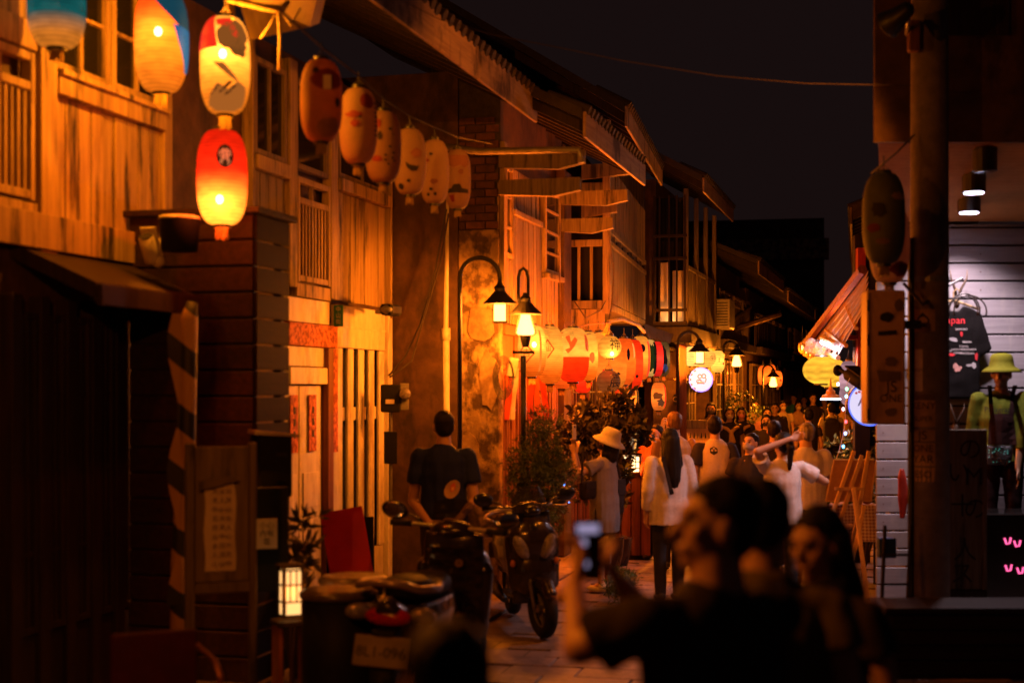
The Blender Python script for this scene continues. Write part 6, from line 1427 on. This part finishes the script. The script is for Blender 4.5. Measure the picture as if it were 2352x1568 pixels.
# drums
for u, v_, d, rr, lb in ((778, 1352, 7.8, .205, 'dark drum with a shiny lid beside the scooter tail'), (812, 1322, 8.5, .2, 'second dark drum behind the shiny lidded one')):
    zt_ = CAMZ-(v_-CV)/FOC*d; o = thing('lidded_drum', lb, 'drum', (P(u, 0, d).x, d, 0)); MB().lathe([(rr*.9, 0), (rr*.96, .05), (rr, zt_*.5), (rr*.97, zt_-.04)], 28).build('barrel', M['plastic_matt'], o, True)
    MB().lathe([(rr*1.05, zt_-.04), (rr*1.06, zt_-.015), (rr*.9, zt_+.004), (rr*.6, zt_+.002), (rr*.3, zt_+.016), (.02, zt_+.018)], 28).build('lid', mat('worn lid', (.10, .07, .04), (.05, .035, .02), rough=.28, scale=14, bump=.2, coat=.3), o, True)
# red leaning board, red chair
rb = thing('red_board', 'plain red board leaning against the white slats', 'board', (P(820, 0, 11.2).x, 11.2, 0), R(12))
MB().box(-.17, .17, -.01, .01, 0, .76, bev=.004).tr(Matrix.Translation((0, 0, .21)) @ Matrix.Rotation(R(-9), 4, 'Y') @ Matrix.Rotation(R(-8), 4, 'X')).build('panel', M['red_board'], rb); MB().box(-.19, .19, -.0, .04, 0, .9, bev=.004).tr(Matrix.Translation((-.04, .03, .0)) @ Matrix.Rotation(R(-8), 4, 'X')).build('backing', M['plastic_matt'], rb)
M['red_dim'] = mat('dark red plastic', (.05, .003, .003), rough=.5, bump=.05, rnd=0)
rc = thing('red_chair', 'red plastic chair with a bent metal arm below the notice board', 'chair', (P(372, 0, 6.5).x, 6.5, 0), R(25))
MB().box(-.2, .2, -.2, .2, .42, .46, bev=.02).build('seat', M['red_dim'], rc); MB().box(-.2, .2, .17, .2, .5, .78, bev=.015).build('backrest', M['red_dim'], rc)
for x_ in (-.17, .17):
    for y_ in (-.17, .17): MB().tube([(x_, y_, .42), (x_*1.12, y_*1.12, 0)], .013, 8).build('leg', M['metal'], rc)
MB().tube([(.21, -.2, .42), (.22, -.2, .62), (.21, -.15, .68), (.2, .18, .70)], .013, 8).build('arm_rail', mat('copper tube', (.55, .22, .08), rough=.3, metal=.8, bump=0), rc)
# leaning timber boards by the door
lbd = thing('leaning_board', 'rough brown board leaning by the white door', 'board', (P(690, 0, 9.4).x, 9.4, 0)); MB().box(-.06, .06, -.01, .01, 0, .92, bev=.003).tr(Matrix.Rotation(R(-11), 4, 'Y')).build('plank', M['wood_grey'], lbd)
# meter box and wiring on the flank
mt = thing('meter_box', 'electric meter box with a round glass meter at the house corner', 'electric meter', tuple(P(897, 912, 13.3)), R(8)); box('casing', -.09, .09, -.07, .07, -.14, .12, M['plastic_matt'], mt, .01); MB().lathe([(.055, 0), (.055, .06), (.045, .075)], 20).tr(Matrix.Translation((.13, -.02, .02)) @ Matrix.Rotation(R(75), 4, 'X')).build('meter_glass', M['lens_clear'], mt, True); box('meter_base', .09, .17, -.02, .05, -.12, .13, M['galv'], mt); box('label_plate', -.05, .03, -.075, -.071, -.06, -.02, M['paper_white'], mt, 0); MB().tube([(0, 0, -.14), (0, 0, -1.0)], .018, 8).build('conduit', M['galv'], mt); box('fuse_box', -.06, .06, -.04, .04, -.62, -.32, M['plastic_matt'], mt)
sg_ = thing('street_sign', 'small green enamel street sign on the white frieze', 'sign', tuple(P(779, 724, 12.62)), R(75-90)); box('plate', -.045, .045, -.02, -.01, -.1, .09, M['green_sign'], sg_, .004)
for j, t_ in enumerate('中山街'): lettering('lettering', t_, .05, M['paper_white'], sg_, (0, -.023, .05-j*.055))
# ---------------------------------------------------------------- cream canopy lamp with rope, top of the near lanterns
cn = thing('canopy_lamp', 'cream metal lamp canopy tied with twisted rope under the dark eave', 'canopy', (0, 0, 0))
p = [P(545, -12, 8.504), P(730, -12, 8.989), P(712, 62, 9.05), P(575, 92, 8.504)]
crm = mat('cream enamel', (.60, .46, .28), (.46, .34, .2), rough=.45, scale=4, bump=.08, rnd=0, stain=(.34, .24, .14)); bk = Vector((.02, .3, .10))
MB().add(p+[a+bk for a in p], [(0, 1, 2, 3), (7, 6, 5, 4), (0, 4, 5, 1), (1, 5, 6, 2), (2, 6, 7, 3), (3, 7, 4, 0)]).build('canopy', crm, cn)
MB().tube([P(518, 0, 8.321), P(560, 8, 8.285), P(610, 18, 8.285), P(648, 22, 8.321), P(662, 5, 8.382)], [.014, .019, .022, .026, .014], 8).tube([P(640, 15, 8.321), P(643, 90, 8.309), P(641, 160, 8.309)], [.014, .009, .010], 8).tube([P(640, 20, 8.309), P(618, 60, 8.333), P(598, 88, 8.382)], .007, 6).tube([P(645, 25, 8.309), P(668, 60, 8.382), P(690, 20, 8.504)], .005, 6).build('rope', M['rope'], cn, True)
MB().tube([P(530, 5, 8.382), P(532, 45, 8.321)], .022, 8).build('strut', M['wood_bare'], cn)
# rope pole over the cluster and dangling wires
rpole = thing('bamboo_pole', 'bent bamboo pole wrapped with cord over the round lanterns', 'pole'); MB().tube([P(1388, 768, 15.4), P(1398, 738, 15.4), P(1430, 732, 15.6), P(1465, 745, 16.2), P(1480, 762, 16.6)], .022, 8).build('cane', M['rope'], rpole, True)
for i in range(5): MB().tube([P(1392+i*3, 740+i, 15.35), P(1398-i*4, 765, 15.3), P(1392+i*5, 790, 15.3)], .006, 5).build('cord', M['rope'], rpole)
wr_ = thing('lantern_cable', 'tangle of tan cables strung above the lantern cluster', 'cable')
for pts in ([(1220, 748, 13.8), (1260, 775, 14.3), (1300, 772, 14.6), (1340, 770, 15), (1385, 760, 15.4)], [(1230, 745, 13.8), (1290, 765, 14.5), (1350, 745, 15), (1400, 740, 15.4)], [(1285, 620, 15.6), (1288, 700, 15.4), (1300, 750, 15), (1330, 760, 14.9)], [(1318, 690, 15.5), (1345, 730, 15), (1380, 712, 15.6), (1392, 690, 16)], [(1262, 795, 14.2), (1262, 768, 14.2)], [(1316, 760, 14.6), (1316, 772, 14.6)], [(1395, 520, 16.8), (1410, 620, 16.8), (1405, 700, 16.5), (1398, 735, 15.4)]):
    MB().tube([P(*a) for a in pts], .007, 5).build('cable', M['cable_tan'] if random.random() < .6 else M['cable'], wr_)
awn = thing('scalloped_awning', 'small beige scalloped awning over the dark lanterns', 'awning')
a0, a1, a2, a3 = P(1478, 742, 18.6), P(1548, 768, 19.6), P(1540, 785, 19.0), P(1486, 772, 18.0); pts = []
for j in range(5):
    for i in range(15):
        t, s_ = i/14, j/4; q0 = a0.lerp(a1, t).lerp(a3.lerp(a2, t), s_); pts.append(q0+Vector((0, 0, -.03*abs(math.sin(t*12))*(1 if j == 4 else 0))))
MB().sheet(pts, 15).build('canvas', cloth('beige canvas', (.34, .25, .2)), awn, True)
# long wires across the lane
def wire(label, pts, r=.006, m='cable_tan'):
    o = thing('overhead_wire', label, 'wire'); P3 = [P(*a) for a in pts]; out = []
    for a, b in zip(P3, P3[1:]): out += [a.lerp(b, k/6) for k in range(6)]
    MB().tube(out+[P3[-1]], r, 5).build('wire', M[m], o); return o
wire('long slack wire crossing the night sky to the concrete pole', [(880, -20, 9.6), (1010, 45, 9.9), (1130, 80, 10), (1260, 105, 10.1), (1430, 140, 10.2), (1650, 175, 10.3), (1850, 192, 10.3), (2100, 197, 10.3)], .0032, 'cable')
wire('sagging wire tied between the switch box and the pole', [(2000, 400, 9.9), (2060, 350, 10.1), (2100, 310, 10.2)], .008, 'cable')
wire('short cable looping off the concrete pole to the hoops', [(2075, 650, 10), (2120, 700, 10), (2170, 660, 10.8), (2210, 640, 11.8)], .012, 'cable')
wire('pair of drooping cables pinned on the brown flank wall', [(1025, 480, 13.6), (1000, 620, 13.7), (965, 745, 13.75), (930, 820, 13.7), (893, 862, 13.6)], .011, 'cable')
wire('second drooping cable beside the pinned pair', [(1030, 490, 13.6), (1012, 600, 13.7), (972, 735, 13.72), (945, 830, 13.65), (895, 866, 13.55)], .009, 'cable')
cb_ = thing('cable_box', 'metal cable box with a coil of dark cables on the plaster corner', 'cable box', tuple(P(1178, 845, 13.55))); MB().box(-.05, .05, -.04, .04, -.09, .1, bev=.01).tr(Matrix.Rotation(R(10), 4, 'Y')).build('casing', M['galv'], cb_)
for i in range(6): MB().tube([(-.09+(.05+.01*i)*math.cos(t), -.01*i, -.06+(.13+.015*i)*math.sin(t)-.03) for t in [2*math.pi*k/16 for k in range(17)]], .0045, 5).build('coil', M['cable'], cb_)
# red banners under the cluster
for i, (u, c) in enumerate(((1166, (.5, .05, .02)), (1180, (.5, .5, .52)), (1222, (.5, .06, .02)), (1236, (.55, .12, .03)), (1250, (.5, .05, .02)))):
    o = thing('ribbon_banner', ('red', 'white', 'scarlet', 'orange', 'crimson')[i]+' ribbon banner hanging below the lantern cluster', 'banner', tuple(P(u, 880, 14.0+.1*i)))
    MB().sheet([(dx+.02*math.sin(j*.8+i), .012*math.sin(j*1.3+dx*60), .16-.10*j-.02*(j == 5)) for j in range(6) for dx in (-.03, 0, .03)], 3).build('cloth', mat('banner cloth', c, rough=.8, bump=.1), o, True)
# ---------------------------------------------------------------- plants
def crown(parent, blobs, n, size, m, thin=.45, name='crown'):
    q = MB(); tot = sum(r[0]*r[1]*r[2] for c, r in blobs)
    for c, r in blobs:
        k = int(n*r[0]*r[1]*r[2]/tot); cl = [Vector((random.gauss(0, .5), random.gauss(0, .5), random.gauss(0, .5))) for _ in range(max(3, k//28))]
        for i in range(k):
            g_ = random.choice(cl); v_ = g_ + Vector((random.gauss(0, .13), random.gauss(0, .13), random.gauss(0, .13)))
            if v_.length > 1.1: v_ = v_.normalized()*random.uniform(.8, 1.05)
            p_ = Vector((c[0]+v_.x*r[0], c[1]+v_.y*r[1], c[2]+v_.z*r[2])); s_ = size*random.uniform(.6, 1.3)
            a = Vector((random.gauss(0, 1), random.gauss(0, 1), random.gauss(0, 1)+.4)).normalized(); b_ = a.orthogonal().normalized(); b_.rotate(Matrix.Rotation(random.uniform(0, 6.28), 3, a)); 
            q.add([p_, p_+a*s_*.5+b_*s_*thin*.5, p_+a*s_, p_+a*s_*.5-b_*s_*thin*.5], [(0, 1, 2, 3)])
    o = q.build(name, m, parent, fix=False); o['kind'] = 'stuff'; return o
def limbs(parent, base, tips, r=.02, name='trunk'):
    q = MB()
    for t in tips:
        t = Vector(t); b0 = Vector(base); mid = b0.lerp(t, .5)+Vector((random.uniform(-.05, .05), random.uniform(-.05, .05), .04)); q.tube([b0, mid, t], [r, r*.6, r*.25], 6)
    return q.build(name, M['bark'], parent, True)
def pot(parent, r, h): return MB().lathe([(r*.7, 0), (r*.95, h*.6), (r, h*.95), (r*1.08, h), (r*.95, h), (r*.9, h*.85)], 20).build('pot', M['terracotta'], parent, True)
d = 13.0; o = thing('juniper_bush', 'bushy green juniper in a pot beside the lamp post', 'bush', (P(1235, 0, d).x, d, 0)); pot(o, .2, .35)
limbs(o, (0, 0, .3), [(.0, 0, 1.6), (-.15, 0, 1.3), (.18, 0, 1.2), (.05, .1, 1.0), (-.1, 0, .8)], .03)
crown(o, [((.06, 0, 1.55), (.17, .17, .2)), ((-.02, 0, 1.25), (.27, .24, .25)), ((.14, -.02, 1.1), (.2, .2, .24)), ((-.12, 0, .95), (.2, .2, .22)), ((.02, 0, .75), (.26, .24, .22))], 17000, .042, M['leaf_pine'], .24)
d = 14.6; o = thing('leafy_shrub', 'dark red-lit leafy shrub between the lamp post and the low orange lantern', 'shrub', (P(1385, 0, d).x, d, 0)); pot(o, .22, .4)
limbs(o, (0, 0, .35), [(-.2, 0, 1.6), (.1, 0, 1.75), (.25, 0, 1.6), (-.3, 0, 1.4), (.0, .1, 1.5)], .03)
crown(o, [((-.15, 0, 1.55), (.3, .22, .2)), ((.16, 0, 1.7), (.2, .2, .22)), ((.28, -.05, 1.5), (.2, .2, .18)), ((-.28, 0, 1.3), (.22, .2, .2)), ((.05, .05, 1.3), (.25, .2, .25)), ((0, 0, .9), (.25, .2, .3))], 3600, .095, M['leaf_dark'], .4)
d = 12.6; o = thing('potted_grass', 'small dark tufted plant on the paving by the white trainer', 'plant', (P(1428, 0, d).x, d, 0)); crown(o, [((0, 0, .17), (.16, .14, .15))], 1200, .06, M['leaf_green'], .18); limbs(o, (0, 0, 0), [(.05, 0, .2), (-.05, 0, .2)], .01, 'stem')
d = 15.4; o = thing('broad_leaf_plant', 'broad leafed plant lit by the bright lattice box', 'plant', (P(1418, 0, d).x, d, 0)); pot(o, .16, .3); limbs(o, (0, 0, .28), [(.1, 0, 1.0), (-.05, 0, .9), (.15, 0, .8)], .015, 'stem'); crown(o, [((.05, 0, .95), (.16, .14, .2))], 90, .16, M['leaf_green'], .35)
for u, d, hh, lb in ((1690, 27.5, 1.75, 'thin leafy sapling before the dark wall'), (1725, 28.5, 1.6, 'low leafy sapling near the tan blouse'), (1965, 16.0, 1.35, 'tangled green shrub under the round sign'), (1985, 15.2, 1.1, 'sparse twiggy shrub behind the picture')):
    o = thing('sapling', lb, 'shrub', (P(u, 0, d).x, d, 0)); limbs(o, (0, 0, 0), [(.1, 0, hh), (-.15, 0, hh*.9), (.2, 0, hh*.75), (-.25, .1, hh*.7)], .02); crown(o, [((.05, 0, hh*.95), (.35, .2, .2)), ((-.15, 0, hh*.75), (.3, .25, .25)), ((.15, 0, hh*.6), (.3, .25, .3))], 900, .07, M['leaf_green'], .4)
d = 8.9; o = thing('wispy_plant', 'dark wispy plant by the leaning board', 'plant', (P(668, 0, d).x, d, 0)); limbs(o, (0, 0, 0), [(.05, 0, 1.0), (-.03, 0, .9), (.12, 0, 1.12)], .012, 'stem'); crown(o, [((.03, 0, .85), (.09, .09, .25)), ((.08, 0, 1.1), (.1, .05, .04))], 160, .13, M['leaf_dark'], .22)
# stall bits by the earring stand
es = thing('earring_stand', 'wooden stand hung with rows of earrings before the woman with the blue mask', 'display stand', (P(1608, 0, 21.5).x, 21.5, 0)); box('panel', -.24, .22, 0, .03, .55, 1.42, M['wood_pine'], es); box('header', -.25, .23, -.015, .0, 1.30, 1.43, M['wood_bare'], es); box('leg', -.22, -.18, .0, .3, 0, .55, M['wood_pine'], es); box('leg', .16, .2, .0, .3, 0, .55, M['wood_pine'], es)
for i in range(8):
    for j in range(4): MB().tube([(-.2+i*.055, -.02, 1.24-j*.17), (-.2+i*.055+random.uniform(-.006, .006), -.02, 1.16-j*.17)], [.004, .014], 5).build('earring', M['ink'] if (i+j) % 3 else M['gold'], es)
pst = thing('timber_post', 'reddish square timber post with a small letter plate by the round sign', 'post', (P(1566, 0, 20.4).x, 20.4, 0)); box('shaft', -.07, .07, 0, .14, 0, 2.55, M['wood_red'], pst, .01); box('letter_plate', -.12, -.075, -.02, .0, CAMZ-(930-890)/FOC*20.4, CAMZ-(905-890)/FOC*20.4, M['ink'], pst); lettering('lettering', 'C', .11, M['paper_white'], pst, (-.098, -.024, CAMZ-(917-890)/FOC*20.4))
bk_ = thing('wall_basket', 'oval woven plaque hanging by the grey lattice door', 'plaque', tuple(P(1527, 985, 18.2)), R(20))
for k in range(3): MB().tube([((.05-.012*k)*math.cos(t), -.01*k, (.14-.03*k)*math.sin(t)) for t in [2*math.pi*j/18 for j in range(19)]], .014, 6).build('braid', M['rope'], bk_, True)
lw3 = emis('caged bulb glow', (1, .45, .12), 5, False)
for i, (u, v_) in enumerate(((1843, 798), (1852, 806), (1860, 812))):
    o = thing('cage_lamp', ('first', 'second', 'last')[i]+' wire cage lamp in the row behind the yellow lanterns', 'lamp', tuple(P(u, v_, 19.5+i*.8)))
    for k in range(6): a = math.pi*k/6; MB().tube([(.06*math.cos(a)*math.sin(t), .06*math.sin(a)*math.sin(t), .09*math.cos(t)) for t in [2*math.pi*j/14 for j in range(15)]], .005, 4).build('cage_wire', M['gold'], o)
    MB().ell((0, 0, 0), (.022, .022, .03)).build('bulb', lw3, o, True); MB().tube([(0, 0, .09), (0, 0, .3)], .004, 4).build('cord', M['cable'], o); point('bulb_light', o, (0, 0, -.05), 5)
# ---------------------------------------------------------------- scooters (local: y forward, x to its side)
def scooter(label, x, y, rz, paint, panel, steer=0, lean=3):
    o = thing('scooter', label, 'scooter', (x, y, 0), R(rz)); o.rotation_euler = (0, R(lean), R(rz))
    def blob(name, mb, m, vox=.014, par=o, sm=5): return link(name, remesh(mb, vox, sm), m, par, True)
    # rear fairing with tail
    b = MB().loft([(0, -.32, .40, .11, .36), (0, -.30, .52, .16, .43), (0, -.30, .64, .175, .47), (0, -.30, .72, .155, .46)], 20)
    b.cap((0, -.55, .60), (0, -.78, .72), .10, .055).cap((-.07, -.5, .62), (-.03, -.80, .70), .06, .035).cap((.07, -.5, .62), (.03, -.80, .70), .06, .035)
    body = blob('rear_fairing', b, paint)
    blob('seat', MB().loft([(0, -.25, .72, .135, .38), (0, -.25, .77, .14, .39), (0, -.27, .80, .12, .34)], 20).ell((0, -.48, .80), (.12, .17, .045)), M['plastic_matt'])
    MB().box(-.17, .17, .02, .46, .27, .31, bev=.02).build('floorboard', M['plastic_matt'], o)
    sh_ = MB()
    for i in range(9):
        t = i/8; z = .30+.62*t; yy = .44+.02*math.sin(t*3)+.10*(1-t)*.4; w_ = .19-.03*abs(t-.45)
        sh_.loft([(0, yy, z-.05, w_, .05), (0, yy+.01, z+.05, w_*.98, .05)], 16)
    sh_.cap((-.15, .50, .45), (-.12, .50, .8), .05, .05).cap((.15, .50, .45), (.12, .50, .8), .05, .05).cap((0, .55, .55), (0, .55, .82), .09, .10)
    shield = blob('front_shield', sh_, paint, .016)
    nose = blob('front_cowl', MB().ell((0, .54, .74), (.20, .12, .20)).ell((0, .55, .50), (.18, .10, .22)).cap((-.15, .52, .4), (-.17, .5, .75), .05, .05).cap((.15, .52, .4), (.17, .5, .75), .05, .05), panel, .014)
    for sg in (-1, 1):
        hl = MB().ell((.105*sg, .628, .70), (.052, .045, .105), Matrix.Rotation(R(26*sg), 3, 'Y')); hl.build('headlight', M['lens_clear'], o, True)
        MB().ell((.17*sg, .60, .58), (.022, .022, .03)).build('indicator', M['lens_amber'], o, True)
    # steering group, turned by steer
    S = Matrix.Translation((0, .52, 0)) @ Matrix.Rotation(R(steer), 4, 'Z') @ Matrix.Translation((0, -.52, 0))
    def sblob(name, mb, m, vox=.012): mb.tr(S); return link(name, remesh(mb, vox, 4), m, o, True)
    sblob('handlebar_cowl', MB().ell((0, .46, .98), (.13, .09, .06)).cap((0, .47, .9), (0, .48, .97), .06, .07).ell((0, .54, .96), (.08, .06, .05)), paint)
    q = MB().tube([(-.34, .38, 1.0), (-.2, .42, 1.0), (0, .46, .99), (.2, .42, 1.0), (.34, .38, 1.0)], .012, 8).tr(S); q.build('handlebar', M['metal'], o, True)
    for sg in (-1, 1):
        MB().tube([(.23*sg, .415, 1.0), (.345*sg, .378, 1.0)], .019, 10).tr(S).build('grip', M['rubber'], o, True)
        MB().tube([(.21*sg, .46, .995), (.30*sg, .46, .985), (.345*sg, .43, .985)], .006, 6).tr(S).build('brake_lever', M['metal'], o, True)
        st = MB().tube([(.17*sg, .43, 1.0), (.23*sg, .44, 1.04), (.31*sg, .42, 1.06)], .007, 6).tr(S).build('mirror_stem', M['black_metal'], o, True)
        mi = MB().ell((.345*sg, .42, 1.07), (.085, .022, .055), Matrix.Rotation(R(-10*sg), 3, 'Y')).tr(S).build('mirror', M['plastic_black'], o, True)
        MB().ell((.345*sg, .402, 1.07), (.074, .006, .046), Matrix.Rotation(R(-10*sg), 3, 'Y')).tr(S).build('mirror_glass', M['chrome'], mi, True)
    ws = MB(); pts = []
    for j in range(7):
        for i in range(9):
            a = (i-4)/4; t = j/6; pts.append((a*(.15-.03*t*t), .56-.05*t-.05*a*a, .96+.20*t*(1-.12*a*a)))
    ws.sheet(pts, 9).tr(S); w_ = ws.build('windscreen', mat('smoked screen', (.03, .025, .022), rough=.1, bump=0, coat=.5, alpha=.75, rnd=0), o, True)
    # wheels
    for yy, steerd in ((.68, True), (-.52, False)):
        Mx = (S if steerd else Matrix.Identity(4)) @ Matrix.Translation((0, yy, .235)) @ Matrix.Rotation(R(90), 4, 'Y')
        n1, n2 = 32, 10; t = MB(); vs = []
        for i in range(n1):
            a = 2*math.pi*i/n1
            for j in range(n2):
                b_ = 2*math.pi*j/n2; r_ = .185+.048*math.cos(b_); vs.append((r_*math.cos(a), r_*math.sin(a), .052*math.sin(b_)))
        t.add(vs, [(i*n2+j, i*n2+(j+1) % n2, ((i+1) % n1)*n2+(j+1) % n2, ((i+1) % n1)*n2+j) for i in range(n1) for j in range(n2)]); t.tr(Mx)
        wh = t.build('wheel', M['rubber'], o, True)
        r = MB().lathe([(.15, -.03), (.155, 0), (.15, .03), (.14, .02), (.14, -.02)], 28)
        for k in range(5):
            a = 2*math.pi*k/5; r.tube([(0, 0, 0), (.145*math.cos(a), .145*math.sin(a), 0)], .014, 6)
        r.lathe([(.035, -.045), (.035, .045)], 16).tr(Mx).build('rim', M['metal'], wh)
    for sg in (-1, 1): MB().tube([(.065*sg, .68, .235), (.065*sg, .60, .5), (.05*sg, .55, .62)], .018, 8).tr(S).build('fork_leg', M['metal'], o, True)
    sblob('front_fender', MB().loft([(0, .66, .44, .065, .16), (0, .66, .475, .05, .12)], 16).cap((0, .80, .43), (0, .87, .36), .055, .05).cap((0, .58, .44), (0, .50, .38), .055, .05), panel)
    # tail
    MB().ell((0, -.785, .675), (.115, .05, .05)).build('tail_light', M['lens_red'], o, True)
    for sg in (-1, 1): MB().ell((.15*sg, -.73, .68), (.065, .085, .045), Matrix.Rotation(R(30*sg), 3, 'Z')).build('rear_indicator', M['lens_clear'], o, True)
    MB().tube([(-.15, -.42, .80), (-.19, -.60, .81), (-.15, -.78, .82), (-.07, -.83, .845), (0, -.84, .85), (.07, -.83, .845), (.15, -.78, .82), (.19, -.60, .81), (.15, -.42, .80)], .02, 10).build('grab_rail', M['scooter_silver'], o, True)
    blob('rear_mudguard', MB().box(-.06, .06, -.86, -.72, .34, .62).cap((0, -.7, .52), (0, -.84, .36), .06, .05), M['plastic_matt'])
    PLT = mat('dull plate', (.26, .20, .15), bump=.05, rnd=0)  # plate colour kept duller than white
    pl = MB().box(-.13, .13, -.012, 0, -.075, .075, bev=.008).tr(Matrix.Translation((0, -.865, .515)) @ Matrix.Rotation(R(-14), 4, 'X')).build('licence_plate', PLT, o)
    bm = text_bm('8L1-096', .072)
    for q in bm.verts: q.co = Matrix.Translation((0, -.881, .513)) @ Matrix.Rotation(R(-14), 4, 'X') @ Vector((q.co.x, 0, q.co.y))
    me = bpy.data.meshes.new('l'); bm.to_mesh(me); bm.free(); link('lettering', me, M['ink'], pl)
    MB().tube([(.14, -.1, .2), (.15, -.4, .24), (.15, -.72, .30)], [.025, .05, .045], 12).build('exhaust', M['black_metal'], o, True)
    blob('engine_case', MB().box(-.13, -.06, -.62, .0, .16, .32).ell((-.10, -.5, .24), (.05, .13, .1)).ell((-.10, -.05, .26), (.05, .1, .1)), M['metal'], .016)
    MB().tube([(-.1, -.2, .2), (-.2, -.22, .02)], .012, 6).build('kickstand', M['metal'], o)
    
    return o
p = P(960, 0, 7.9)
s1 = scooter('dark scooter seen from its tail with red lamp and licence plate', P(975, 0, 8.3).x, 8.35, -12, M['scooter_body'], M['scooter_body'], steer=-12); s1.scale = (1.14, 1.1, 1.06)
MB().lathe([(.022, 0), (.022, .006), (.012, .006), (.012, 0)], 18).tr(Matrix.Translation((.05, .378, .80)) @ Matrix.Rotation(R(90), 4, 'X')).build('lock_ring', M['gold'], s1)
s2 = scooter('black scooter facing us with twin headlights by the juniper', P(1205, 0, 11.4).x, 11.55, 190, M['plastic_black'], M['scooter_body'], steer=10)
bpy.data.scenes.remove(shed)
# families of repeats
GROUPS = {'paper_lantern': 'paper lanterns hung along the lane', 'person': 'people in the lane', 'street_lamp': 'black lamps along the lane', 'spotlight': 'spotlights under the porch soffit', 'fruit': 'fruit on the stall', 'ribbon_banner': 'ribbon banners under the lanterns',
          'row_house': 'old houses along the lane', 'sapling': 'saplings along the lane', 'cage_lamp': 'wire cage lamps in a row', 'overhead_wire': 'wires across the lane', 'scooter': 'parked scooters', 'security_camera': 'security cameras', 'lidded_drum': 'lidded drums by the scooter', 'round_sign': 'round lit signs', 'antler_hook': 'antlers on the plank wall', 'box_lantern': 'lit lattice boxes', 'shoulder_bag': 'bags of the woman in the hat'}
for o in sc.objects:
    if o.parent is None and o.get('category') and o.name.split('.')[0] in GROUPS: o['group'] = GROUPS[o.name.split('.')[0]]
    for k in ('_shirt', '_q'):
        if k in o: del o[k]
